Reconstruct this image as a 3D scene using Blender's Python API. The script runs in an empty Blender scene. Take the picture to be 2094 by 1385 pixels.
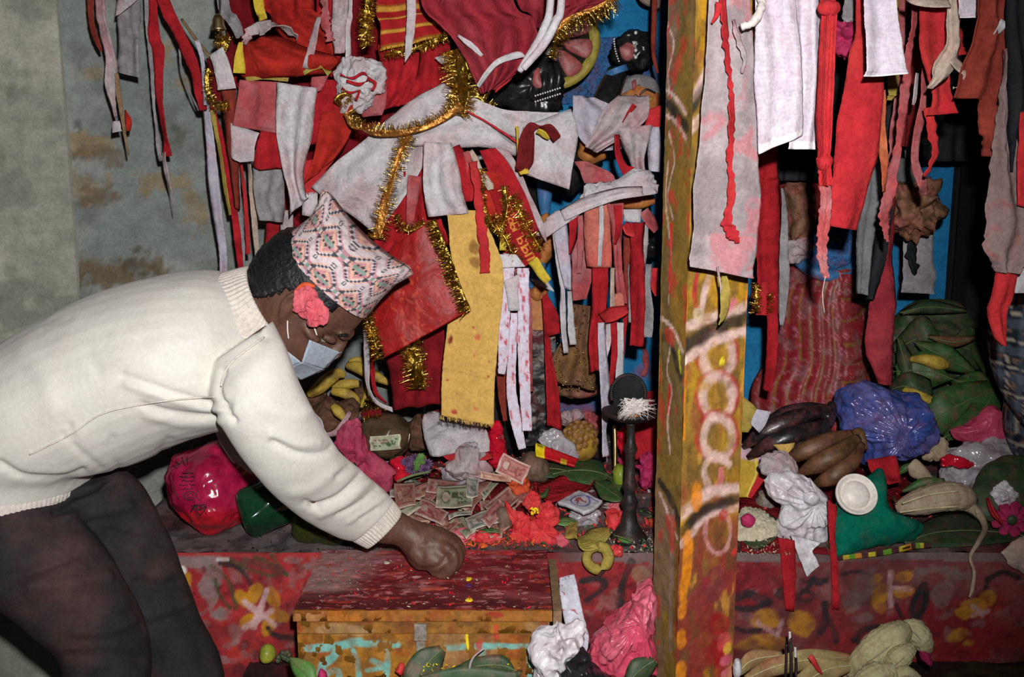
import bpy, bmesh, math, random
import numpy as np
from mathutils import Vector, Matrix

SC = bpy.context.scene
COL = SC.collection
# ------------------------------------------------------------------ camera, light, exposure
F = 2000.0; W0, H0 = 2094.0, 1385.0
CAMZ = 1.30; PITCH = math.radians(9.6)
cam_d = bpy.data.cameras.new('camera'); cam = bpy.data.objects.new('camera', cam_d); COL.objects.link(cam)
cam.location = (0, 0, CAMZ); cam.rotation_euler = (math.pi/2-PITCH, 0, 0)
cam_d.sensor_width = 36.0; cam_d.lens = F/W0*36.0; cam_d.clip_start = .05
SC.camera = cam
SC.view_settings.view_transform = 'Standard'; SC.view_settings.look = 'None'
SC.view_settings.gamma = 1.0; SC.view_settings.use_curve_mapping = False
SC.view_settings.exposure = 0.0
wd = bpy.data.worlds.new('world'); SC.world = wd; wd.use_nodes = True
wd.node_tree.nodes['Background'].inputs[0].default_value = (.85, .93, 1.0, 1)
wd.node_tree.nodes['Background'].inputs[1].default_value = .035
# the camera's flash: the only lamp that lights this room
fl = bpy.data.lights.new('camera_flash', 'SPOT'); fl.energy = 150; fl.shadow_soft_size = .016
fl.spot_size = math.radians(82); fl.spot_blend = .75; fl.color = (1, .985, .97)
flo = bpy.data.objects.new('camera_flash', fl); COL.objects.link(flo)
flo.location = (.045, -.02, CAMZ+.115)
flo.rotation_euler = (Vector((-.16, 1.9, 1.13))-flo.location).to_track_quat('-Z', 'Y').to_euler()

cp, sp = math.cos(PITCH), math.sin(PITCH)
def ray(px, py):
    u = (px-W0/2)/F; v = (H0/2-py)/F
    return Vector((u, cp+v*sp, -sp+v*cp))
CAM = Vector((0, 0, CAMZ))
def P(px, py, Y):
    d = ray(px, py); return CAM+d*(Y/d.y)
def PN(px, py, c, n):
    d = ray(px, py); return CAM+d*((c-CAM).dot(n)/d.dot(n))
TOP = .60; FRONT = 1.737; SL = .055
GN = Vector((0, -SL, 1)).normalized(); GC = Vector((0, FRONT, TOP))
def G(px, py, dz=0.0):                      # a point lying on the altar top
    return PN(px, py, GC+Vector((0, 0, dz)), GN)
STEP = .38
def S(px, py, dz=0.0): return PN(px, py, Vector((0, 0, STEP+dz)), Vector((0, 0, 1)))
def mpp(p): return max(.2, (p-CAM).dot(Vector((0, cp, -sp))))/F   # metres per pixel at a point

# ------------------------------------------------------------------ noise
def _h(ix, iy, iz, s):
    n = (ix*374761393+iy*668265263+iz*2147483647+s*974634777) & 0xffffffff
    n = ((n ^ (n >> 13))*1274126177) & 0xffffffff
    return ((n ^ (n >> 16)) & 0xffff)/32767.5-1.0
def vn(x, y=0., z=0., s=0):
    x, y, z = np.broadcast_arrays(np.asarray(x, float), np.asarray(y, float), np.asarray(z, float))
    xi, yi, zi = np.floor(x).astype(np.int64), np.floor(y).astype(np.int64), np.floor(z).astype(np.int64)
    fx, fy, fz = x-xi, y-yi, z-zi
    fx = fx*fx*(3-2*fx); fy = fy*fy*(3-2*fy); fz = fz*fz*(3-2*fz)
    r = 0
    for a in (0, 1):
        for b in (0, 1):
            for c in (0, 1):
                r = r+_h(xi+a, yi+b, zi+c, s)*(fx if a else 1-fx)*(fy if b else 1-fy)*(fz if c else 1-fz)
    return r
def fbm(x, y=0., z=0., s=0, o=4):
    r = 0; a = .5
    for k in range(o):
        r = r+a*vn(np.asarray(x)*2**k, np.asarray(y)*2**k, np.asarray(z)*2**k, s+k*7); a *= .5
    return r
def sm(a, b, x): t = np.clip((x-a)/(b-a), 0, 1); return t*t*(3-2*t)
def lin(r, g, b):
    return np.array([((c/255.)/12.92 if c <= 10 else ((c/255.+.055)/1.055)**2.4) for c in (r, g, b)])
def spl(pts, n):
    p = np.array(pts, float); k = len(p)
    if k == 1: return np.repeat(p, n, 0)
    t = np.linspace(0, k-1, n); i = np.minimum(t.astype(int), k-2); f = (t-i)[:, None]
    g = lambda j: p[np.clip(j, 0, k-1)]
    a, b, c, d = g(i-1), g(i), g(i+1), g(i+2)
    a = np.where((i == 0)[:, None], 2*b-c, a); d = np.where((i == k-2)[:, None], 2*c-b, d)
    return .5*(2*b+(c-a)*f+(2*a-5*b+4*c-d)*f**2+(3*b-a-3*c+d)*f**3)

# ------------------------------------------------------------------ materials
MATS = {}
def nt(m):
    m.use_nodes = True; t = m.node_tree; return t, t.nodes, t.links, t.nodes['Principled BSDF']
def mk(name, col=None, rough=.8, stain=None, st=.4, scale=9., var=.18, bump=0., bscale=60., metal=0., trans=0., alpha=1., weave=0., spec=.3, attr=False, sheen=0., coat=0., sub=0., thr=.5, wr=0., crink=0., grain=.22, dust=0.):
    m = bpy.data.materials.new(name); t, N, L, b = nt(m)
    b.inputs['Roughness'].default_value = rough; b.inputs['Metallic'].default_value = metal
    b.inputs['Specular IOR Level'].default_value = spec
    if trans: b.inputs['Transmission Weight'].default_value = trans
    if alpha < 1: b.inputs['Alpha'].default_value = alpha
    if sheen: b.inputs['Sheen Weight'].default_value = sheen
    if coat: b.inputs['Coat Weight'].default_value = coat; b.inputs['Coat Roughness'].default_value = .15
    if sub: b.inputs['Subsurface Weight'].default_value = sub; b.inputs['Subsurface Radius'].default_value = (.01, .004, .002); b.inputs['Subsurface Scale'].default_value = .5
    tc = N.new('ShaderNodeTexCoord'); oi = N.new('ShaderNodeObjectInfo')
    ad = N.new('ShaderNodeVectorMath'); ad.operation = 'ADD'
    L.new(tc.outputs['Object'], ad.inputs[0]); L.new(oi.outputs['Location'], ad.inputs[1])
    vec = ad.outputs[0]
    if attr:
        a = N.new('ShaderNodeAttribute'); a.attribute_name = 'Col'; base = a.outputs['Color']
    else:
        c = N.new('ShaderNodeRGB'); c.outputs[0].default_value = (*[float(x) for x in col], 1); base = c.outputs[0]
    if stain is not None:
        n = N.new('ShaderNodeTexNoise'); n.inputs['Scale'].default_value = scale; n.inputs['Detail'].default_value = 6
        L.new(vec, n.inputs['Vector'])
        r = N.new('ShaderNodeMapRange'); r.inputs['From Min'].default_value = thr-.06; r.inputs['From Max'].default_value = thr+.18; r.inputs['To Max'].default_value = st
        L.new(n.outputs['Fac'], r.inputs['Value'])
        mx = N.new('ShaderNodeMix'); mx.data_type = 'RGBA'; L.new(r.outputs[0], mx.inputs[0]); L.new(base, mx.inputs[6])
        mx.inputs[7].default_value = (*[float(x) for x in stain], 1); base = mx.outputs[2]
    if var:
        n = N.new('ShaderNodeTexNoise'); n.inputs['Scale'].default_value = scale*3.1; n.inputs['Detail'].default_value = 8
        L.new(vec, n.inputs['Vector'])
        r = N.new('ShaderNodeMapRange'); r.inputs['From Min'].default_value = .3; r.inputs['From Max'].default_value = .7
        r.inputs['To Min'].default_value = 1-var; r.inputs['To Max'].default_value = 1+var*.6
        L.new(n.outputs['Fac'], r.inputs['Value'])
        mm = N.new('ShaderNodeVectorMath'); mm.operation = 'SCALE'; L.new(base, mm.inputs[0]); L.new(r.outputs[0], mm.inputs['Scale']); base = mm.outputs[0]
    if dust:
        n = N.new('ShaderNodeTexNoise'); n.inputs['Scale'].default_value = 42; n.inputs['Detail'].default_value = 7; n.inputs['Roughness'].default_value = .7
        L.new(vec, n.inputs['Vector'])
        r = N.new('ShaderNodeMapRange'); r.inputs['From Min'].default_value = .48; r.inputs['From Max'].default_value = .72; r.inputs['To Max'].default_value = dust
        L.new(n.outputs['Fac'], r.inputs['Value'])
        mx = N.new('ShaderNodeMix'); mx.data_type = 'RGBA'; L.new(r.outputs[0], mx.inputs[0]); L.new(base, mx.inputs[6])
        mx.inputs[7].default_value = (.30, .07, .07, 1); base = mx.outputs[2]
    if grain and not metal:
        n = N.new('ShaderNodeTexNoise'); n.inputs['Scale'].default_value = 170; n.inputs['Detail'].default_value = 5; n.inputs['Roughness'].default_value = .7
        L.new(vec, n.inputs['Vector'])
        r = N.new('ShaderNodeMapRange'); r.inputs['From Min'].default_value = .3; r.inputs['From Max'].default_value = .7; r.inputs['To Min'].default_value = 1-grain; r.inputs['To Max'].default_value = 1+grain*.7
        L.new(n.outputs['Fac'], r.inputs['Value'])
        mm = N.new('ShaderNodeVectorMath'); mm.operation = 'SCALE'; L.new(base, mm.inputs[0]); L.new(r.outputs[0], mm.inputs['Scale']); base = mm.outputs[0]
    L.new(base, b.inputs['Base Color'])
    hs = []
    if bump:
        n = N.new('ShaderNodeTexNoise'); n.inputs['Scale'].default_value = bscale; n.inputs['Detail'].default_value = 6
        L.new(vec, n.inputs['Vector']); hs.append((n.outputs['Fac'], bump))
    if weave:
        for ax in ('X', 'Z'):
            w = N.new('ShaderNodeTexWave'); w.bands_direction = ax; w.inputs['Scale'].default_value = 260; w.inputs['Distortion'].default_value = 1.5; w.inputs['Detail'].default_value = 2
            L.new(vec, w.inputs['Vector']); hs.append((w.outputs['Fac'], weave))
    hs = [(h, s_, .003) for h, s_ in hs]
    if wr:
        n = N.new('ShaderNodeTexNoise'); n.inputs['Scale'].default_value = 13; n.inputs['Detail'].default_value = 4; n.inputs['Distortion'].default_value = .6
        L.new(vec, n.inputs['Vector']); hs.append((n.outputs['Fac'], wr, .03))
    if crink:
        for sc_, st_ in ((22, 1.), (60, .8)):
            n = N.new('ShaderNodeTexNoise'); n.noise_type = 'RIDGED_MULTIFRACTAL'; n.inputs['Scale'].default_value = sc_; n.inputs['Detail'].default_value = 2; n.inputs['Distortion'].default_value = .5
            L.new(vec, n.inputs['Vector']); hs.append((n.outputs['Fac'], crink*st_, .012))
    nrm = None
    for h, s_, ds_ in hs:
        bp = N.new('ShaderNodeBump'); bp.inputs['Strength'].default_value = s_; bp.inputs['Distance'].default_value = ds_
        L.new(h, bp.inputs['Height'])
        if nrm: L.new(nrm, bp.inputs['Normal'])
        nrm = bp.outputs['Normal']
    if nrm: L.new(nrm, b.inputs['Normal'])
    MATS[name] = m; return m
FAB = dict(rough=.92, weave=.28, bump=.35, bscale=45, spec=.12, wr=.5)
PINKST = (.62, .22, .25)
def fab(name, col, stain, st, **k):
    d = dict(FAB); d.update(k); mk(name, col, stain=stain, st=st, **d)
fab('white', (.60, .575, .595), PINKST, .38, scale=13, var=.2)
fab('white_pure', (.66, .63, .67), (.62, .36, .40), .3, scale=12, var=.14)
fab('lavender', (.54, .51, .60), (.62, .12, .14), .35, scale=16, var=.16, thr=.58)
fab('grey_cloth', (.33, .31, .325), (.20, .17, .17), .6, scale=14, var=.3)
fab('grey_dark', (.20, .20, .21), (.08, .07, .07), .5, scale=8, var=.3)
fab('grey_pink', (.48, .41, .42), (.55, .15, .18), .55, scale=16, var=.3)
fab('cream', (.55, .44, .36), (.5, .16, .13), .4, scale=18, var=.25)
fab('red', (.45, .018, .026), (.32, .012, .018), .7, scale=11, var=.35)
fab('red_bright', (.54, .028, .036), (.60, .06, .05), .5, scale=10, var=.25)
fab('red_orange', (.46, .028, .018), (.32, .010, .014), .7, scale=11, var=.35)
fab('red_dark', (.24, .010, .016), (.13, .008, .012), .6, scale=11, var=.35)
fab('red_brown', (.28, .045, .030), (.17, .025, .018), .6, scale=13, var=.35)
fab('red_pale', (.46, .085, .09), (.50, .22, .23), .75, scale=15, var=.3)
fab('burgundy', (.32, .026, .040), (.42, .06, .075), .6, scale=9, var=.3)
fab('maroon', (.20, .016, .018), (.14, .012, .015), .5, scale=11, var=.25)
fab('yellow', (.72, .46, .13), (.60, .36, .09), .45, scale=5, var=.08)
fab('yellow_bright', (.68, .50, .05), (.55, .30, .03), .4, scale=9, var=.15)
fab('yellow_dirty', (.42, .33, .07), (.35, .14, .05), .5, scale=14, var=.25)
fab('orange', (.62, .17, .07), (.55, .05, .04), .6, scale=12, var=.3)
fab('peach', (.62, .19, .14), (.6, .06, .06), .6, scale=9, var=.25)
fab('black_cloth', (.02, .022, .025), (.05, .05, .055), .5, scale=9, var=.3)
fab('green_cloth', (.0, .15, .095), (.0, .10, .065), .4, scale=9, var=.2, dust=.12)
fab('glitter_brown', (.20, .10, .055), (.32, .18, .05), .6, scale=14, var=.4)
mk('gold', (.85, .60, .16), rough=.2, metal=1., var=.3, scale=60, bump=1., bscale=160)
mk('gold_dark', (.50, .33, .06), rough=.3, metal=1., var=.6, scale=40, bump=1., bscale=140, wr=.8)
mk('zari', (.60, .26, .06), rough=.35, metal=.75, var=.5, scale=50, bump=1., bscale=150, wr=.4)
mk('brass', (.55, .42, .20), rough=.4, metal=1., var=.35, scale=20)
mk('iron', (.012, .012, .012), rough=.5, var=.4, bump=.7, bscale=70, spec=.35, stain=(.035, .026, .02), st=.5, scale=15, dust=.18)
mk('attr', attr=True, rough=.85, var=.14, bump=.4, bscale=50, scale=14, dust=.12)
mk('attr_wood', attr=True, rough=.7, var=.22, bump=.7, bscale=38, scale=22)
mk('attr_gloss', attr=True, rough=.45, var=.25, bump=.9, bscale=55, scale=26, spec=.45)
mk('attr_paper', attr=True, rough=.75, var=.1, bump=.15, bscale=30, scale=20, dust=0.35)
mk('attr_fab', attr=True, rough=.9, var=.12, weave=.22, scale=16, spec=.12, wr=.35)
mk('plaster', attr=True, rough=.95, var=.18, bump=.5, bscale=26, scale=11, spec=.1)
mk('dark', (.012, .011, .012), rough=.95, var=.3)
mk('dim_wall', (.05, .045, .042), rough=.95, var=.4, stain=(.09, .08, .075), st=.5)
mk('floor', (.10, .085, .075), rough=.9, var=.4, stain=(.05, .04, .035), st=.6, scale=5)
mk('bamboo', (.24, .15, .08), rough=.75, var=.35, scale=25)
mk('plastic_pink', (.80, .09, .17), rough=.22, trans=.25, var=.25, scale=14, bump=.5, bscale=30, spec=.5, stain=(.85, .30, .38), st=.5, crink=.55)
mk('plastic_magenta', (.50, .018, .075), rough=.16, var=.3, scale=10, bump=.35, bscale=25, spec=.55, stain=(.62, .05, .14), st=.6, crink=.55)
mk('plastic_rose', (.55, .06, .13), rough=.4, var=.25, scale=9, bump=.3, bscale=30, spec=.4, crink=.55, dust=0.4)
mk('plastic_red', (.60, .01, .03), rough=.12, var=.2, bump=.3, bscale=30, spec=.6, crink=.55)
mk('plastic_white', (.66, .64, .68), rough=.35, var=.12, bump=.5, bscale=30, spec=.4, stain=(.62, .42, .46), st=.35, crink=.55, dust=0.35)
mk('plastic_blue', (.035, .08, .32), rough=.2, var=.35, scale=12, bump=.6, bscale=32, spec=.6, stain=(.19, .16, .36), st=.6, crink=.55, dust=0.4)
mk('plastic_clear', (.45, .43, .47), rough=.14, var=.3, bump=.6, bscale=30, spec=.7, stain=(.34, .28, .30), st=.6, crink=.55, dust=0.4)
mk('plastic_black', (.012, .012, .014), rough=.3, var=.3, bump=.7, bscale=35, spec=.5, crink=.55)
mk('bottle_green', (.02, .12, .05), rough=.08, trans=.7, var=.2, spec=.6)
mk('bottle_olive', (.06, .09, .015), rough=.12, trans=.6, var=.2, spec=.6, dust=0.4)
mk('leaf', (.045, .13, .035), rough=.5, var=.35, scale=14, stain=(.03, .075, .02), st=.6, bump=.3, bscale=40, spec=.35, dust=0.55)
mk('leaf_dark', (.035, .075, .03), rough=.55, var=.4, scale=14, stain=(.055, .07, .035), st=.6, bump=.4, bscale=40, spec=.35, dust=0.45)
mk('leaf_bright', (.09, .23, .05), rough=.5, var=.25, scale=14, spec=.3, dust=0.4)
mk('stem_green', (.14, .18, .07), rough=.6, var=.3)
mk('banana', (.58, .40, .06), rough=.55, var=.25, scale=22, stain=(.06, .03, .01), st=.85, thr=.60, spec=.3, dust=0.4)
mk('banana_black', (.018, .015, .016), rough=.3, var=.5, scale=20, stain=(.09, .03, .015), st=.6, spec=.5, thr=.6, bump=.4, bscale=60, dust=0.4)
mk('banana_brown', (.13, .065, .025), rough=.5, var=.5, scale=18, stain=(.03, .018, .012), st=.9, spec=.35, bump=.4, bscale=60, dust=0.4)
mk('coconut', (.15, .075, .04), rough=.95, var=.55, scale=30, stain=(.07, .035, .02), st=.7, bump=1., bscale=80, dust=0.4)
mk('dark_wrap', (.085, .06, .03), rough=.2, var=.4, scale=14, stain=(.13, .09, .045), st=.6, spec=.6, bump=.25, bscale=20, crink=.2, dust=0.4)
mk('nut', (.19, .125, .085), rough=.6, var=.45, scale=40, stain=(.09, .06, .04), st=.5, dust=0.4)
mk('petal_red', (.60, .028, .035), rough=.6, var=.25, scale=22, stain=(.66, .09, .07), st=.6, spec=.25)
mk('petal_pink', (.60, .10, .13), rough=.7, var=.2, scale=25, stain=(.66, .17, .19), st=.6, spec=.2)
mk('petal_orange', (.60, .09, .03), rough=.7, var=.25, scale=25, spec=.2)
mk('petal_magenta', (.42, .025, .10), rough=.7, var=.3, scale=25, spec=.2)
mk('petal_purple', (.17, .09, .20), rough=.7, var=.4, scale=30, spec=.2)
mk('lime', (.22, .30, .03), rough=.35, var=.25, scale=20, stain=(.42, .36, .05), st=.5, bump=.3, bscale=120)
mk('husk', (.56, .52, .29), rough=.75, var=.2, scale=10, stain=(.44, .44, .20), st=.6, bump=.4, bscale=40, dust=0.4)
mk('husk_dry', (.46, .36, .25), rough=.8, var=.25, scale=10, stain=(.36, .24, .15), st=.6, bump=.4, bscale=40, dust=0.4)
mk('husk_red', (.38, .28, .12), rough=.8, var=.3, scale=12, stain=(.38, .03, .03), st=.8, bump=.4, bscale=40)
mk('pale_ceramic', (.78, .72, .66), rough=.4, var=.06, stain=(.75, .40, .38), st=.4, thr=.6, spec=.4)
mk('thread', (.72, .66, .62), rough=.95, var=.15)
mk('rice', (.54, .48, .34), rough=.8, var=.15, scale=30)
mk('pine', (.44, .26, .035), rough=.5, var=.35, scale=25, stain=(.20, .08, .02), st=.6, dust=0.4)
mk('skin', (.115, .052, .033), rough=.52, var=.22, scale=16, stain=(.085, .034, .023), st=.6, bump=.35, bscale=110, spec=.4, sub=.06)
mk('hair', (.010, .010, .012), rough=.45, var=.4, scale=60, bump=1., bscale=160, spec=.35)
mk('sweater', (.66, .635, .575), rough=.95, var=.07, scale=7, stain=(.60, .54, .50), st=.45, weave=.12, bump=.18, bscale=90, spec=.1, sheen=.1, grain=.08)
mk('sweater_rib', (.63, .57, .51), rough=.95, var=.1, scale=10, spec=.1)
mk('trousers', (.022, .021, .023), rough=.9, var=.35, scale=8, stain=(.075, .036, .034), st=.8, bump=.35, bscale=90, spec=.2)
mk('mask_cloth', (.33, .38, .45), rough=.8, var=.08, scale=20, spec=.25, stain=(.40, .40, .42), st=.4)
mk('eye_white', (.32, .27, .24), rough=.25, var=0)
mk('statue_black', (.016, .016, .016), rough=.3, var=.5, scale=20, bump=.5, bscale=40, spec=.5)
mk('statue_orange', (.52, .20, .05), rough=.5, var=.3, scale=20, stain=(.45, .08, .04), st=.5)
mk('statue_blue', (.05, .17, .38), rough=.5, var=.3, scale=18, stain=(.5, .08, .06), st=.6, thr=.6)
mk('statue_pink', (.36, .085, .08), rough=.45, var=.4, scale=25, stain=(.55, .35, .35), st=.4, bump=.4)
mk('statue_yellow', (.38, .30, .05), rough=.5, var=.3, scale=20, bump=.3)
mk('statue_brown', (.20, .10, .05), rough=.7, var=.6, scale=20, stain=(.45, .10, .10), st=.7, bump=.8, bscale=40)
mk('powder_yellow', (.85, .62, .02), rough=1., var=.2)
mk('powder_orange', (.85, .15, .03), rough=1., var=.2)
mk('powder_purple', (.09, .015, .12), rough=1., var=.2)
mk('powder_red', (.65, .01, .02), rough=1., var=.3)
mk('steel', (.35, .34, .33), rough=.35, metal=1., var=.3)
mk('shoe', (.03, .022, .018), rough=.6, var=.3)
mk('sequin', (.75, .62, .25), rough=.15, metal=1., var=.3, scale=90)
mk('bead_white', (.7, .68, .66), rough=.3, var=.1)

# ------------------------------------------------------------------ object helpers
def tag(o, label=None, cat=None, group=None, kind=None):
    if label: o['label'] = label
    if cat: o['category'] = cat
    if group: o['group'] = group
    if kind: o['kind'] = kind
    return o
def empty(name, loc, label=None, cat=None, group=None, kind=None):
    o = bpy.data.objects.new(name, None); COL.objects.link(o); o.location = loc; o.empty_display_size = .05
    return tag(o, label, cat, group, kind)
def origin_of(o):
    p = Vector((0, 0, 0))
    while o: p = p+o.location; o = o.parent
    return p
def obj(name, V, Fc, mat, parent=None, col=None, smooth=True):
    V = np.asarray(V, float).reshape(-1, 3)
    c = V.mean(0) if len(V) else np.zeros(3)
    me = bpy.data.meshes.new(name); me.from_pydata((V-c).tolist(), [], Fc if isinstance(Fc, list) else Fc.tolist()); me.update()
    if smooth: me.polygons.foreach_set('use_smooth', [True]*len(me.polygons))
    if mat: me.materials.append(MATS[mat])
    if col is not None:
        a = me.color_attributes.new('Col', 'FLOAT_COLOR', 'POINT')
        cc = np.ones((len(V), 4)); cc[:, :3] = np.asarray(col).reshape(-1, 3); a.data.foreach_set('color', cc.ravel())
    o = bpy.data.objects.new(name, me); COL.objects.link(o)
    if parent: o.parent = parent; o.location = Vector(c)-origin_of(parent)
    else: o.location = c
    return o
def grid_faces(nu, nv, off=0, flip=False, wrap=False):
    i, j = np.meshgrid(np.arange(nu if wrap else nu-1), np.arange(nv-1)); i = i.ravel(); j = j.ravel(); i2 = (i+1) % nu
    q = np.stack([j*nu+i, j*nu+i2, (j+1)*nu+i2, (j+1)*nu+i], 1)+off
    return q[:, ::-1] if flip else q
def shell(Pf, N, th):                       # Pf (nv,nu,3) -> closed thin solid
    nv, nu, _ = Pf.shape
    B = Pf-N*th; V = np.concatenate([Pf.reshape(-1, 3), B.reshape(-1, 3)]); n = nu*nv
    fs = [grid_faces(nu, nv), grid_faces(nu, nv, n, True)]
    rim = np.concatenate([np.arange(nu), np.arange(1, nv)*nu+nu-1, (nv-1)*nu+np.arange(nu-2, -1, -1), np.arange(nv-2, 0, -1)*nu])
    r2 = np.roll(rim, -1); fs.append(np.stack([r2, rim, rim+n, r2+n], 1))
    return V, np.concatenate(fs).tolist()
def normals(Pf):
    du = np.gradient(Pf, axis=1); dv = np.gradient(Pf, axis=0)
    n = np.cross(du, dv); n /= np.linalg.norm(n, axis=2, keepdims=True)+1e-9
    return n
_seed = [0]
def nseed(): _seed[0] += 1; return _seed[0]*13

def sheet(rows, folds=0, amp=.006, cr=.0045, bulge=0., fray=0., res=6.5, N=(0, -1, 0), lift=0., jag=0., fx=12., wob=.03, twist=0.):
    """rows of (xl,yl,xr,yr,Y) or (..,Yl,Yr); Y None = lying on the altar top, 's' = on the step"""
    s = nseed(); Ls, Rs = [], []
    for k, r in enumerate(rows):
        y1 = r[4]; y2 = r[5] if len(r) > 5 else r[4]
        f = lambda x, y, yy: G(x, y, lift) if yy is None else (S(x, y, lift) if yy == 's' else P(x, y, yy))
        Ls.append(f(r[0], r[1], y1)); Rs.append(f(r[2], r[3], y2))
    wpx = max(math.hypot(r[2]-r[0], r[3]-r[1]) for r in rows)
    lpx = sum(math.hypot((b[0]+b[2]-a[0]-a[2])/2, (b[1]+b[3]-a[1]-a[3])/2) for a, b in zip(rows, rows[1:]))
    nu = int(min(70, max(5, wpx/res))); nv = int(min(130, max(6, lpx/res)))
    L = spl(Ls, nv); R = spl(Rs, nv)
    u = np.linspace(0, 1, nu)[None, :]; v = np.linspace(0, 1, nv)[:, None]
    m = mpp(Vector(L[nv//2]))
    je = (fray+.6)*m
    L = L+(vn(np.arange(nv)*.55, s=s)*je)[:, None]*np.array([1, 0, .3]); R = R+(vn(np.arange(nv)*.55, s=s+1)*je)[:, None]*np.array([1, 0, .3])
    if wob and rows[0][4] is not None:
        D = R-L; t_ = np.linspace(0, 1, nv)*max(1.5, lpx/90.); sh = (vn(t_, s=s+21)*wob*sm(0, .15, np.linspace(0, 1, nv)))[:, None]; wv = (vn(t_*1.7, s=s+22)*wob*.7)[:, None]
        L, R = L+D*(sh+wv), R+D*(sh-wv)
    Pf = L[:, None, :]*(1-u[..., None])+R[:, None, :]*u[..., None]
    Nv = np.array(N, float); Nv /= np.linalg.norm(Nv)
    ln = lpx*m; wd_ = wpx*m
    d = amp*np.sin(2*math.pi*(folds*u)+s+1.2*vn(v*3, s=s+2))*(.55+.45*sm(0, .5, v)) if folds else 0
    d = d+cr*2.2*fbm(u*wd_*fx+s, v*ln*fx, 0, s+3, 3)+cr*(.5-np.abs(vn(u*wd_*fx*1.7+v*ln*5, v*ln*fx*.8, 0, s+9)))
    d = d+bulge*np.sin(math.pi*u)
    if twist: d = d+(u-.5)*wd_*twist*vn(v*max(1.2, lpx/110.), s=s+31)
    Pf = Pf+(d+0*u+0*v)[..., None]*Nv
    if jag: Pf[-1] += np.array([0, 0, 1])*(vn(np.arange(nu)*1.3, s=s+5)*jag*m)[:, None]; Pf[-2] += np.array([0, 0, .6])*(vn(np.arange(nu)*1.3, s=s+5)*jag*m)[:, None]
    return Pf, u+0*v, v+0*u, Nv
def cloth(name, label, mat, rows, cat='cloth', group=None, parent=None, th=.0014, paint=None, kind=None, **k):
    Pf, u, v, Nv = sheet(rows, **k)
    n = normals(Pf); n *= np.sign((n@Nv).mean() or 1)
    V, Fc = shell(Pf, n, th)
    col = None
    if paint is not None:
        c = paint(u, v, Pf); col = np.concatenate([c.reshape(-1, 3)]*2)
    o = obj(name, V, Fc, mat, parent, col)
    if parent is None: tag(o, label, cat, group, kind)
    elif label: tag(o, label)
    return o
def rib_rows(pts):
    p = np.array([(a[0], a[1]) for a in pts], float); rows = []
    for k in range(len(p)):
        d = p[min(k+1, len(p)-1)]-p[max(k-1, 0)]; d /= np.linalg.norm(d)+1e-9
        nrm = np.array([d[1], -d[0]]); w = pts[k][2]/2; a, b = p[k]+nrm*w, p[k]-nrm*w
        if abs(d[1]) > .3 and a[0] > b[0]: a, b = b, a
        rows.append((a[0], a[1], b[0], b[1], pts[k][3]))
    return rows
def ribbon(name, label, mat, pts, cat='ribbon', **k):
    k.setdefault('cr', .003); k.setdefault('res', 5); k.setdefault('wob', .13); k.setdefault('twist', .9)
    return cloth(name, label, mat, rib_rows(pts), cat=cat, **k)
def pt(a):
    return G(a[0], a[1], a[4] if len(a) > 4 else .01) if a[2] is None else (S(a[0], a[1], a[4] if len(a) > 4 else .01) if a[2] == 's' else P(a[0], a[1], a[2]))
def tube_geo(pts, sides=10, seg=None, facet=0, rough=0., world=False, fn=5):
    """pts (px,py,Y,r_px) -> closed tapered tube"""
    s = nseed()
    if world: c = [list(a[:3])+[a[3]] for a in pts]
    else:
        c = []
        for a in pts: q = pt(a); c.append([q.x, q.y, q.z, a[3]*mpp(q)])
    n = seg or max(6, 5*len(c)); c = spl(c, n); X = c[:, :3]; r = np.maximum(c[:, 3], 1e-4)
    T = np.gradient(X, axis=0); T /= np.linalg.norm(T, axis=1, keepdims=True)+1e-9
    up = np.array([0, -1., .2]); A = np.cross(T, up); A /= np.linalg.norm(A, axis=1, keepdims=True)+1e-6; B = np.cross(T, A)
    th = np.linspace(0, 2*math.pi, sides, endpoint=False)
    rr = r[:, None]*(1+(facet*np.cos(fn*th)[None, :] if facet else 0)+rough*vn(np.arange(n)[:, None]*.6, np.cos(th)[None, :]*2+5, np.sin(th)[None, :]*2, s))
    V = X[:, None, :]+A[:, None, :]*(rr*np.cos(th))[..., None]+B[:, None, :]*(rr*np.sin(th))[..., None]
    V = V.reshape(-1, 3); Fc = grid_faces(sides, n, wrap=True).tolist()
    Fc.append(list(range(sides))[::-1]); Fc.append([(n-1)*sides+i for i in range(sides)])
    return V, Fc
def tube(name, label, mat, pts, cat=None, parent=None, group=None, kind=None, **k):
    V, Fc = tube_geo(pts, **k); o = obj(name, V, Fc, mat, parent)
    if parent is None: tag(o, label, cat, group, kind)
    elif label: tag(o, label)
    return o
def join(parts):
    V = []; Fc = []; n = 0
    for v, f in parts:
        v = np.asarray(v); V.append(v); Fc += [[i+n for i in q] for q in (f if isinstance(f, list) else f.tolist())]; n += len(v)
    return np.concatenate(V), Fc
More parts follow.
